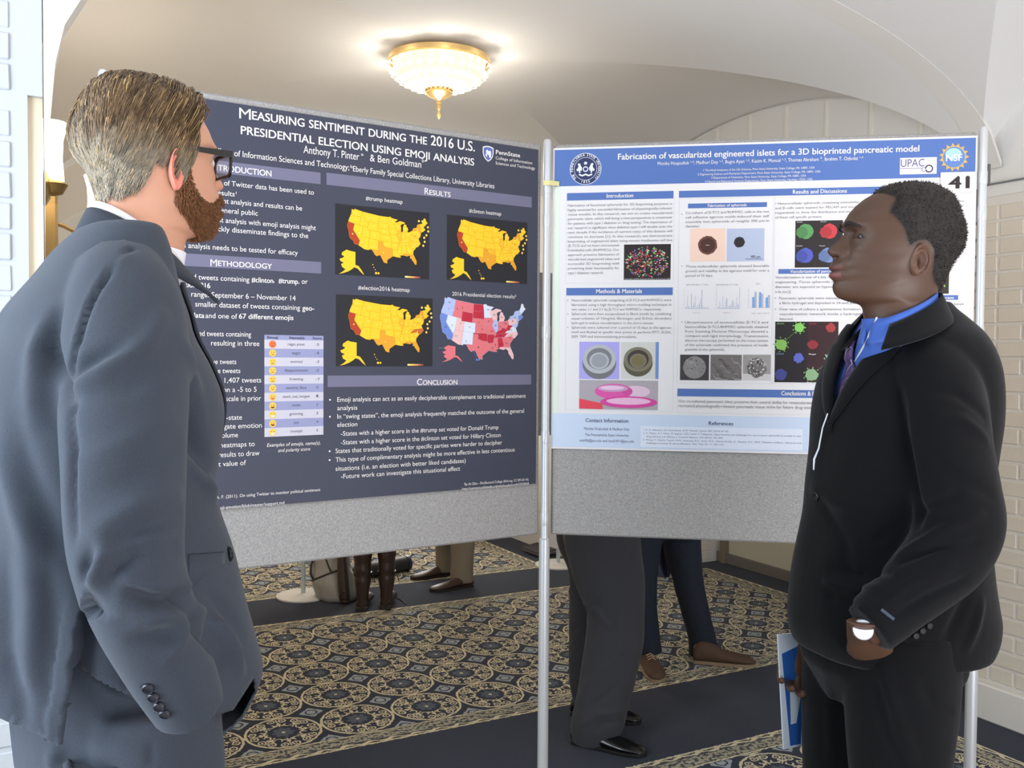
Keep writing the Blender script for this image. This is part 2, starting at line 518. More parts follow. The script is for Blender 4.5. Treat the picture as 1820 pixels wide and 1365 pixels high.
MB().box(uv(-1.05, .95, 2.75), (.1, 3.3, .2), (UD, VD, Z3)).build('head_wall', M_brick_l, ww)
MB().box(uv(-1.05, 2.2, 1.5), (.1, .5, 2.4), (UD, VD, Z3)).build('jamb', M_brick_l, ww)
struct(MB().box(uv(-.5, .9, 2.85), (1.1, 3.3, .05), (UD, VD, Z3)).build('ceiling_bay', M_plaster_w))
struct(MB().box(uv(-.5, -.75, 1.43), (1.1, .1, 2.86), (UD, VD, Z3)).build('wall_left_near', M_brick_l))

# ------------------------------------------------------------------ lamps
def dome_lamp(cu_, cv_, zc, label, rad=.212, power=30, detail=True):
    c = uv(cu_, cv_, zc)
    t = empty('ceiling_lamp', c); tag(t, label, 'ceiling lamp', 'dome ceiling lamps' if False else None)
    MB().lathe(c, [(.07, 0), (.075, -.02), (.10, -.03), (rad + .004, -.036), (rad + .006, -.058), (rad - .006, -.060), (rad - .012, -.04), (.06, -.034)], 56).build('rim', M_gold, t, True)
    gm = bpy.data.materials.get('lamp_crystal')
    if not gm:
        gm = mat('lamp_crystal', (190, 176, 150), .25, emit=((255, 228, 180), 1.15))
    # crystal basket: individual prisms in tiers
    tiers = [(-.060, .205, 30), (-.092, .196, 28), (-.122, .172, 24), (-.147, .135, 20), (-.163, .09, 14)]
    mb = MB(); mb.lathe(c, [(rad - .014, -.055), (.190, -.095), (.160, -.13), (.115, -.155), (.05, -.168)], 48)
    mb.build('glass_bowl', gm, t, True)
    mm = mat('crystal_prism', (225, 215, 195), .12, emit=((255, 238, 205), .75))
    n = 0
    mb = MB()
    for k in range(len(tiers) - 1):
        (z0, r0, n0), (z1, r1, _) = tiers[k], tiers[k + 1]
        for i in range(n0):
            a = 2 * math.pi * (i + .5 * (k % 2)) / n0
            d = Vector((math.cos(a), math.sin(a), 0)); s = Vector((-d.y, d.x, 0)); w = math.pi * r0 / n0 * .8
            p0 = c + d * (r0 + .004) + Z3 * z0; p1 = c + d * (r1 + .006) + Z3 * (z1 + .004)
            pm = (p0 + p1) / 2 + d * .012
            mb.add([p0, pm - s * w, pm + s * w, p1, pm + d * .01], [(0, 1, 4), (0, 4, 2), (1, 3, 4), (4, 3, 2)])
    o = mb.build('crystal_prisms', mm, t); o['kind'] = 'stuff'
    fin = MB().lathe(c, [(.004, -0.167), (.055, -0.173), (.058, -0.181), (.045, -0.193), (.020, -0.203), (.010, -0.213), (.012, -0.223), (.008, -0.229), (.011, -0.239), (.009, -0.247), (.003, -0.253), (.007, -0.263), (.010, -0.273), (.004, -0.285), (.001, -0.289)], 28)
    fin.build('finial', M_gold, t, True)
    for a in np.linspace(0, 2 * math.pi, 17)[:-1]:
        MB().lathe(c + Vector((math.cos(a) * .054, math.sin(a) * .054, -.168)), [(.001, -.006), (.007, 0), (.004, .009), (.001, .013)], 8).build('finial_leaf', M_gold, t, True)
    lamp_light('lamp_light', c + Vector((0, 0, -.42)), power * .5, r=.09)  # point light hung below the bowl stands in for the lamp's output
    lamp_light('lamp_light', c + Vector((0, 0, -.012)), power * .45, r=.03)
    # added point lights just outside the rim brighten the ceiling around it
    for a in np.linspace(0, 2 * math.pi, 9)[:-1]:
        lamp_light('lamp_light', c + Vector((math.cos(a + .2) * .27, math.sin(a + .2) * .27, -.062)), power * .010, r=.05)
dome_lamp(1.545, 3.62, 2.725, 'lit crystal basket dome lamp with gold rim seen above the dark poster', power=22)
dome_lamp(1.70, 1.0, 2.725, 'lit crystal basket dome lamp in the near bay over the two men', power=7)
dome_lamp(1.70, 6.3, 2.725, 'lit crystal basket dome lamp in the far bay behind the display boards', power=26)

def sconce(u, v, z, label, power=5):
    c = uv(u, v, z); t = empty('wall_sconce', c); tag(t, label, 'wall lamp', None)
    MB().lathe(c, [(.02, -.085), (.030, -.08), (.026, -.02), (.028, .03), (.038, .07), (.040, .075), (.036, .078)], 24).build('glass_shade', mat('sconce_glass', (255, 240, 214), .3, emit=((255, 226, 176), 4.0)), t, True)
    MB().lathe(c, [(.012, -.12), (.026, -.115), (.04, -.09), (.03, -.082)], 20).build('cup', M_gold, t, True)
    MB().tube([c + Z3 * -.11, c + Z3 * -.15 - UD * .05, c + Z3 * -.12 - UD * .11, c + Z3 * -.10 - UD * (u - U0)], .008, 8).build('arm', M_gold, t, True)
    MB().lathe(c + Z3 * -.10 - UD * (u - U0 - .012), [(.045, -.01), (.05, 0), (.03, .012)], 20, (VD, Z3, UD)).build('back_plate', M_gold, t, True)
    lamp_light('lamp_light', c + Z3 * .09, power, r=.03)
sconce(.225, 3.84, 2.03, 'lit white glass wall sconce glowing behind the blond man’s head', 5)
sconce(.058, 2.80, 1.98, 'lit wall sconce half hidden by the white brick pier edge', 5)
# gilt framed mirror, seen almost edge-on
mr = empty('wall_mirror', uv(.05, 3.35, 1.6)); tag(mr, 'gilt framed mirror on the left wall beside the white brick pier', 'mirror')
for (dv, dz, sv, sz) in ((0, .36, .62, .06), (0, -.36, .62, .06), (-.28, 0, .06, .78), (.28, 0, .06, .78)):
    MB().bbox(uv(.055, 3.45 + dv, 1.55 + dz), (.05, sv, sz), (UD, VD, Z3), b=.008).build('frame', M_gold, mr)
MB().box(uv(.04, 3.45, 1.55), (.012, .5, .68), (UD, VD, Z3)).build('mirror_glass', mat('mirror_glass', (150, 130, 105), .08, metal=.9), mr)
# ================================================================== display stand and posters
M_felt = mat('grey_felt', (158, 155, 152), .95, spec=.1, bump=(420, .5, .002), vary=(230, .22))
M_alu = mat('painted_aluminium', (206, 208, 210), .35, metal=.35)
M_white = mat('white_enamel', (225, 222, 216), .4)

class Board:
    def __init__(s, PL, PR, ztop, zbot):
        s.PL = Vector((PL[0], PL[1], 0)); s.PR = Vector((PR[0], PR[1], 0))
        s.d = (s.PR - s.PL).normalized(); s.L = (s.PR - s.PL).length
        s.n = Vector((s.d.y, -s.d.x, 0))      # towards the viewer
        s.zt = ztop; s.zb = zbot
    def loc(s, px, py):
        r = ray(px, py); t = (s.PL - CAM).dot(s.n) / r.dot(s.n); p = CAM + r * t
        return (p - s.PL).dot(s.d), p.z
    def P(s, a, z, off=0.0):
        return s.PL + s.d * a + Vector((0, 0, z)) + s.n * off
    def px2m(s, px, py):
        """metres per pixel (vertical) at that point"""
        return s.loc(px, py - .5)[1] - s.loc(px, py + .5)[1]

_r963 = at(964, 257, 2.80); _r350 = at(350, 162, 2.253)
BL_dir = (Vector((_r963.x - _r350.x, _r963.y - _r350.y, 0))).normalized()
PRl = Vector((_r963.x, _r963.y, 0)); PLl = PRl - BL_dir * 1.215
a1 = at(983, 257, 2.80); a2 = at(1738, 234.5, 2.607)
ZT = (a1.z + _r963.z) / 2; ZB = at(980, 950, 2.80).z
BL = Board((PLl.x, PLl.y), (PRl.x, PRl.y), ZT, ZB)
BR = Board((a1.x, a1.y), (a2.x, a2.y), ZT, ZB)

stand = empty('display_stand', (PRl.x, PRl.y, 0))
tag(stand, 'free-standing grey felt display stand with two hinged panels and silver poles', 'display board')
for bd, lab in ((BL, 'felt panel holding the dark poster'), (BR, 'felt panel holding the white and blue poster')):
    c = (bd.PL + bd.PR) / 2 + Vector((0, 0, (ZT + ZB) / 2)) - bd.n * .016
    o = MB().bbox(c, (bd.L - .004, .03, ZT - ZB), (bd.d, bd.n, Z3), b=.005).build('felt_panel', M_felt, stand)
def pole(p, rad=.0165, disc=.17):
    o = MB().lathe(p, [(rad, .012), (rad, ZB - .012), (rad * .72, ZB - .008), (rad * .72, ZT - .16), (rad * .72, ZT + .006), (rad * .5, ZT + .012)], 20).build('pole', M_alu, stand, True)
    MB().lathe(p, [(disc, 0), (disc, .006), (disc - .015, .012), (.03, .016)], 40).build('base_disc', M_white, stand, True)
    for z in (ZT - .13, ZT - .23, ZB + .05, ZB + .30, ZB + .62):
        MB().lathe(p + Z3 * z, [(rad * .76, -.018), (rad * .8, -.015), (rad * .8, .015), (rad * .76, .018)], 16).build('collar', M_alu, stand, True)
pc = (BL.PR + BR.PL) / 2 + Vector((-.001, -.012, 0))
pole(pc)
pole(Vector((a2.x, a2.y, 0)) + BR.d * .014 + Vector((0, -.002, 0)))
pole(PLl - BL.d * .014, disc=.13)
for p, bd, z in ((pc, BR, ZT - .10), (Vector((a2.x, a2.y, 0)) + BR.d * .03, BR, ZT - .12)):
    MB().bbox(p + Z3 * z + BR.d * .004 + Vector((0, .014, 0)), (.012, .02, .06), (BR.d, BR.n, Z3), b=.002).build('clip', mat('dark_clip', (84, 80, 76), .5), stand)

# ------------------------------------------------------------------ flat print on a board
FLAT = {}
def flatmat(rgb, rough=.55):
    k = 'print_%d_%d_%d' % tuple(int(x) for x in rgb)
    return mat(k, rgb, rough, spec=.25)
class Poster:
    def __init__(s, bd, name, label, corners, base_rgb, off=.004, thick=.0008):
        s.bd = bd; s.off = off + thick
        s.groups = {}
        s.root = empty(name, bd.P((corners[0] + corners[1]) / 2, corners[2]))
        tag(s.root, label, 'poster')
        a0, a1_, z0, z1 = corners; s.c = corners
        n = 24; V = []; F = []
        for i in range(n + 1):
            t = i / n; a = a0 + (a1_ - a0) * t
            w = .0006 * math.sin(t * 9) + .0006
            for (z, ww) in ((z0, w + .0035 * (1 if off > .002 else 0)), (z0 + .05, w), (z1, 0)):
                V.append(bd.P(a, z, off + 0 * ww))
                V.append(bd.P(a, z, off + thick))
        for i in range(n):
            for k in range(2):
                A = i * 6 + 2 * k; B = A + 6
                F += [(A + 1, B + 1, B + 3, A + 3), (A, A + 2, B + 2, B)]
            A = i * 6; B = A + 6
            F += [(A, B, B + 1, A + 1), (A + 4, A + 5, B + 5, B + 4)]
        F += [(0, 1, 3, 2), (2, 3, 5, 4), (n * 6, n * 6 + 2, n * 6 + 3, n * 6 + 1), (n * 6 + 2, n * 6 + 4, n * 6 + 5, n * 6 + 3)]
        attach(mesh('paper', V, F, flatmat(base_rgb, .5)), s.root)
    SPLIT = ('header_bar', 'table_row', 'map_panel', 'picture', 'section_bar', 'header_panel', 'footer_panel', 'logo_panel')
    def part(s, name, pts_loc, rgb, layer=1, faces=None):
        g = MB() if name in s.SPLIT else s.groups.setdefault((name, tuple(rgb), layer), MB())
        if name in s.SPLIT: s.groups[(name, tuple(rgb), layer, len(s.groups))] = g
        V = [s.bd.P(a, z, s.off + layer * .00035) for (a, z) in pts_loc]
        g.add(V, faces or [tuple(range(len(V)))])
    def quadpx(s, name, x0, yt0, yb0, x1, yt1, yb1, rgb, layer=1):
        L = s.bd.loc
        p = [L(x0, yb0), L(x1, yb1), L(x1, yt1), L(x0, yt0)]
        a0 = (p[0][0] + p[3][0]) / 2; a1_ = (p[1][0] + p[2][0]) / 2
        zb = (p[0][1] + p[1][1]) / 2; zt = (p[2][1] + p[3][1]) / 2
        s.part(name, [(a0, zb), (a1_, zb), (a1_, zt), (a0, zt)], rgb, layer)
        return a0, a1_, zb, zt
    def rect(s, name, a0, a1_, z0, z1, rgb, layer=1):
        s.part(name, [(a0, z0), (a1_, z0), (a1_, z1), (a0, z1)], rgb, layer)
    def frame(s, name, a0, a1_, z0, z1, rgb, w=.0008, layer=1):
        for q in ((a0, a1_, z0, z0 + w), (a0, a1_, z1 - w, z1), (a0, a0 + w, z0, z1), (a1_ - w, a1_, z0, z1)):
            s.rect(name, *q, rgb, layer)
    def disc(s, name, a, z, r, rgb, layer=1, n=16, ry=None, wob=0.0, seed=0):
        rr = random.Random(seed)
        P = [(a + r * math.cos(2 * math.pi * i / n) * (1 + wob * rr.uniform(-1, 1)), z + (ry or r) * math.sin(2 * math.pi * i / n) * (1 + wob * rr.uniform(-1, 1))) for i in range(n)]
        s.part(name, P, rgb, layer)
    def finish(s):
        for key, g in s.groups.items():
            o = g.build(key[0], flatmat(key[1]), s.root)
            if key[0] not in s.SPLIT and len(g.f) > 3: o['kind'] = 'stuff'

TEXTJOBS = []
def text(po, name, string, xa, ya, xb, cap, rgb, layer=3, bold=0.0, shear=0.0, align='fit', space=1.0):
    """baseline starts/ends at pixel (xa, ya); xb is the pixel column of the other end; cap = capital height in pixels"""
    bd = po.bd; A, z = bd.loc(xa, ya); B, _ = bd.loc(xb, ya); h = cap * bd.px2m(xa, ya)
    TEXTJOBS.append((po, name, string, min(A, B), max(A, B), z, h, rgb, layer, bold, shear, space))
def text_loc(po, name, string, a0, a1_, z, h, rgb, layer=3, bold=0.0, shear=0.0, space=1.0):
    TEXTJOBS.append((po, name, string, a0, a1_, z, h, rgb, layer, bold, shear, space))

def run_text():
    tmp = bpy.data.collections.new('tmp_text'); scene.collection.children.link(tmp)
    obs = []; cache = {}
    for j in TEXTJOBS:
        key = (j[2], j[9], j[10], j[11])
        if key in cache: continue
        cu_ = bpy.data.curves.new('t', 'FONT'); cu_.body = j[2]; cu_.size = 1.0; cu_.resolution_u = 2 if j[6] < .012 else 4
        cu_.fill_mode = 'FRONT'; cu_.offset = 0.0; cu_.shear = j[10]; cu_.space_word = j[11]
        ob = bpy.data.objects.new('t', cu_); tmp.objects.link(ob); cache[key] = ob
    dg = bpy.context.evaluated_depsgraph_get(); dg.update()
    data = {}
    for k, ob in cache.items():
        me = bpy.data.meshes.new_from_object(ob.evaluated_get(dg))
        n = len(me.vertices); co = np.zeros(n * 3); me.vertices.foreach_get('co', co); co = co.reshape(-1, 3)
        data[k] = (co, [tuple(p.vertices) for p in me.polygons])
        bpy.data.meshes.remove(me)
    for ob in list(cache.values()):
        c = ob.data; bpy.data.objects.remove(ob); bpy.data.curves.remove(c)
    bpy.data.collections.remove(tmp)
    for (po, name, s, a0, a1_, z, h, rgb, layer, bold, shear, space) in TEXTJOBS:
        co, F = data[(s, bold, shear, space)]
        if len(co) == 0: continue
        x0, x1 = co[:, 0].min(), co[:, 0].max()
        sx = (a1_ - a0) / (x1 - x0); sy = h / .69
        g = po.groups.setdefault((name, tuple(rgb), layer), MB())
        for (ex_, ey_) in (((-.8, 0), (.8, 0), (0, .7)) if bold else ((0, 0),)):
            V = [po.bd.P(a0 + (p[0] - x0) * sx + ex_ * bold * h, z + p[1] * sy + ey_ * bold * h, po.off + layer * .00035 + (ex_ + .55) * .00004 * (bold > 0)) for p in co]
            g.add(V, F)

# ================================================================== dark poster
def lz(bd, px, py): return bd.loc(px, py)
aR = BL.loc(953, 560)[0]
ztp = (BL.loc(954, 264.5)[1] + BL.loc(400, 184.5)[1]) / 2; zbt = (BL.loc(951, 857.5)[1] + BL.loc(400, 906)[1]) / 2
a_mid = (BL.loc(538, 272)[0] + BL.loc(752, 298)[0]) / 2
aL = 2 * a_mid - aR
if aL < .01: aL = .01
po = Poster(BL, 'poster', 'dark navy poster about election emoji analysis with yellow maps', (aL, aR, zbt, ztp), (64, 66, 80))
W = (232, 226, 222); BAR = (112, 110, 132)
# header bars
def bar(x1, yt, yb, x0=None, a0=None):
    A1 = BL.loc(x1, yt)[0]; zt = BL.loc(x1, yt)[1]; zb = BL.loc(x1, yb)[1]
    A0 = a0 if a0 is not None else BL.loc(x0, yt)[0]
    po.rect('header_bar', A0, A1, zb, zt, BAR)
aleft = aL + .018
bar(568.5, 307.5, 328, a0=aleft); bar(569.5, 466, 486.5, a0=aleft)
bar(943.5, 350.7, 369.5, x0=579); bar(942.5, 665.6, 683.4, x0=581)
T = lambda s, xa, ya, xb, cap, **k: text(po, k.pop('name', 'lettering'), s, xa, ya, xb, cap, k.pop('rgb', W), **k)
T('M', 424, 211, 444.5, 19)
T('EASURING SENTIMENT DURING THE', 757, 258, 447, 13.2, bold=.03, space=1.15)
T('2016 U.S.', 764, 258.5, 842, 17.5, bold=.022)
T('PRESIDENTIAL ELECTION USING EMOJI ANALYSIS', 427, 239, 841, 14.5, bold=.03, space=1.15)
T('Anthony T. Pinter', 538, 272.5, 637, 13.5)
T('a', 640, 277, 644.5, 5)
T('& Ben Goldman', 656, 287, 747, 12.5)
T('b', 748.5, 289, 752, 7)
T('ᵃCollege of Information Sciences and Technology;'.replace('ᵃ', ''), 619, 303, 370, 10)
T('b', 621.5, 299, 625, 5.5)
T('Eberly Family Special Collections Library, University Libraries', 626, 305, 877, 9.6)
T('INTRODUCTION', 481, 314.4, 372, 10.2, bold=.03)
T('sis of Twitter data has been used to', 556.5, 346.7, 381, 8.6)
T('results¹', 381, 346.4, 419, 9)
T('sentiment analysis and results can be', 535.5, 375, 355, 8.8)
T('the general public', 457, 384, 364, 9)
T('sentiment analysis with emoji analysis might', 560, 409.7, 345, 8.7)
T('quickly disseminate findings to the', 546.4, 423.8, 370, 8.8)
T('general public', 368.5, 426.5, 300, 9)
T('Emoji analysis needs to be tested for efficacy', 528, 454, 300, 8.8)
T('M', 384.5, 474, 373, 12.5, bold=.0); T('ETHODOLOGY', 482, 478.3, 386.5, 9, bold=.03)
T('collected tweets containing', 442, 501.5, 300, 9)
T('#clinton', 446, 501.6, 484, 9, bold=.025); T(',', 485, 501.8, 486.5, 9); T('#trump', 494, 503.3, 528, 9, bold=.025); T(', or', 529, 504.2, 545.5, 9)
T('#election2016', 372.5, 512.5, 300, 9, bold=.025)
T('Date range: September 6 – November 14', 524, 534.6, 308, 9)
T('smaller dataset of tweets containing', 532, 551.3, 346, 8.9); T('geo-', 536, 551.8, 557, 9, bold=.025)
T('data', 362, 565.2, 340, 9, bold=.025); T('and one of', 364, 565.2, 420.5, 9); T('67 different emojis', 423.7, 566.4, 520, 9, bold=.025)
T('Removed tweets containing', 445, 598.7, 320, 9)
T('resulting in three', 459.7, 615, 374, 9)
T('positive tweets', 418.8, 647, 352, 8.8); T('negative tweets', 426, 663, 352, 8.8); T('1,407 tweets', 463, 679.5, 398, 8.8)
T('on a -5 to 5', 454.7, 696, 395, 8.8); T('scale in prior', 463, 711.5, 400, 8.8)
T('state-by-state', 429, 745.4, 360, 8.8); T('gate emotion', 464, 759.6, 396.4, 8.8); T('volume', 421.8, 776.7, 388, 8.8)
T('heatmaps to', 451.4, 792.5, 390, 8.8); T('results to draw', 460, 808.7, 387, 8.8); T('t value of', 436, 826, 387, 8.8)
T('A. F. (2011). On using Twitter to monitor political sentiment', 568, 872.3, 383, 5.4)
T('emoji-emotion/blob/master/support.md', 504, 895.4, 380, 5.6)
T('Examples of emojis, name(s),', 568, 789.5, 473, 6.2, shear=.25); T('and polarity score', 550, 800.3, 493, 6.2, shear=.25)
T('R', 753, 345.8, 760.5, 11.5, bold=.02); T('ESULTS', 761.5, 346.6, 799, 8.6, bold=.03)
T('C', 739.5, 684.3, 748.5, 11, bold=.02); T('ONCLUSION', 749.8, 684.1, 811, 8.4, bold=.03)
T('#trump heatmap', 648.6, 356, 713.9, 7.4); T('#clinton heatmap', 832, 378, 889, 7.2)
T('#election2016 heatmap', 635, 514.8, 726.6, 7.6); T('2016 Presidential election results³', 802, 525.5, 915.5, 7)
for s, x, y, x1 in (('Emoji analysis can act as an easily decipherable complement to traditional sentiment', 598, 714, 932.6),
                    ('analysis', 598, 729, 633.6), ('In “swing states”, the emoji analysis frequently matched the outcome of the general', 598, 744, 929.3),
                    ('election', 598, 758.6, 633.6), ('-States with a higher score in the #trump set voted for Donald Trump', 604.6, 774.4, 884),
                    ('-States with a higher score in the #clinton set voted for Hillary Clinton', 604.6, 790, 888),
                    ('States that traditionally voted for specific parties were harder to decipher', 595, 805.2, 890.4),
                    ('This type of complimentary analysis might be more effective in less contentious', 595, 820.8, 912.8),
                    ('situations (i.e. an election with better liked candidates)', 595, 836.7, 825.8),
                    ('-Future work can investigate this situational effect', 604.6, 850.5, 816)):
    T(s, x, y, x1, 8.2)
for (x, y) in ((585, 710.5), (585, 740.5), (584.5, 801.7), (584.5, 817.3)):
    a, z = BL.loc(x, y); po.disc('bullet', a, z, .0026, W, 2, 8)
T('³By Ali Zifan - File:Electoral College 2016.svg, CC BY-SA 4.0,', 938, 853.5, 823, 4.2); T('https://commons.wikimedia.org/w/index.php?curid=53034568', 938, 860.8, 819.5, 4.2)
T('PennState', 879.6, 274.2, 922.4, 7.2, bold=.04, name='logo_lettering'); T('College of Information', 879, 283.6, 944, 5.4, name='logo_lettering'); T('Sciences and Technology', 879, 292.6, 949, 5.4, name='logo_lettering')
# shield emblem
def shield(cx, cy, w, h, rgb, layer):
    a, z = BL.loc(cx, cy); m_ = BL.px2m(cx, cy); w *= m_ * 1.18; h *= m_
    P = [(-.5, .42), (-.25, .5), (0, .52), (.25, .5), (.5, .42), (.5, .05), (.42, -.2), (.25, -.38), (0, -.52), (-.25, -.38), (-.42, -.2), (-.5, .05)]
    po.part('shield_emblem', [(a + p[0] * w, z + p[1] * h) for p in reversed(P)], rgb, layer)
shield(866, 274, 19, 27, W, 1); shield(866, 274, 16, 23, (96, 110, 168), 2)
a, z = BL.loc(866, 274.5); m_ = BL.px2m(866, 274)
po.part('shield_emblem', [(a + x * m_, z + y * m_) for (x, y) in ((-6, -3), (-3, -6), (-2, 0), (1, -2), (3, -7), (6, -5), (6, 3), (4, 7), (1, 5), (-2, 8), (-5, 5), (-4, 2))], (222, 222, 236), 3)

# emoji table
ta0 = BL.loc(468.8, 680)[0]; ta1 = BL.loc(573.6, 680)[0]; tz1 = (BL.loc(468.6, 595.6)[1] + BL.loc(573.7, 596.5)[1]) / 2; tz0 = (BL.loc(469, 776.7)[1] + BL.loc(573.4, 772)[1]) / 2
hd = (tz1 - tz0) * .048; rw = (tz1 - tz0 - hd) / 11
LT = (196, 192, 202); DK = (146, 148, 182)
po.rect('table_row', ta0, ta1, tz1 - hd, tz1, DK, 1)
tw = ta1 - ta0
for s, c, w in (('Emoji', .135, .17), ('Name(s)', .54, .25), ('Score', .89, .16)):
    text_loc(po, 'table_lettering', s, ta0 + (c - w / 2) * tw, ta0 + (c + w / 2) * tw, tz1 - hd * .75, hd * .48, (40, 40, 60), bold=.03)
names = ['rage; pout', 'angry', 'worried', 'disappointment', 'frowning', 'neutral_face', 'stuck_out_tongue', 'smile', 'grinning', 'joy', 'triumph']
for i, nme in enumerate(names):
    zt = tz1 - hd - rw * i; zc_ = zt - rw / 2
    po.rect('table_row', ta0, ta1, zt - rw, zt, LT if i % 2 == 0 else DK, 1)
    w = .03 * len(nme) / 1.05
    text_loc(po, 'table_lettering', nme, ta0 + (.53 - w / 2) * tw, ta0 + (.53 + w / 2) * tw, zc_ - .0022, .0068, (96, 92, 108))
    sc = str(i - 5); w = .03 * len(sc)
    text_loc(po, 'table_lettering', sc, ta0 + (.89 - w / 2) * tw, ta0 + (.89 + w / 2) * tw, zc_ - .0022, .0068, (90, 88, 110))
    ea = ta0 + .135 * tw; er = rw * .42
    po.disc('emoji_face', ea, zc_, er, (233, 112, 62) if i == 0 else (240, 190, 82), 2, 20)
    for sx in (-1, 1):
        if i in (2, 8, 9):
            po.rect('emoji_face', ea + sx * er * .38 - er * .16, ea + sx * er * .38 + er * .16, zc_ + er * .18, zc_ + er * .3, (120, 66, 40), 3)
        else:
            po.disc('emoji_face', ea + sx * er * .36, zc_ + er * .22, er * .13, (120, 66, 40), 3, 8)
    if i in (5,): po.rect('emoji_face', ea - er * .4, ea + er * .4, zc_ - er * .42, zc_ - er * .3, (120, 66, 40), 3)
    elif i < 5:
        P = [(ea + er * .42 * math.cos(t), zc_ - er * .62 + er * .3 * math.sin(t)) for t in np.linspace(0, math.pi, 8)]
        P += [(ea + er * .3 * math.cos(t), zc_ - er * .64 + er * .16 * math.sin(t)) for t in np.linspace(math.pi, 0, 8)]
        po.part('emoji_face', P, (120, 66, 40), 3)
    else:
        P = [(ea + er * .55 * math.cos(t), zc_ - er * .18 + er * .5 * math.sin(t)) for t in np.linspace(math.pi, 2 * math.pi, 9)]
        po.part('emoji_face', P, (214, 92, 84) if i == 6 else (250, 240, 225) if i in (8, 10) else (120, 66, 40), 3)

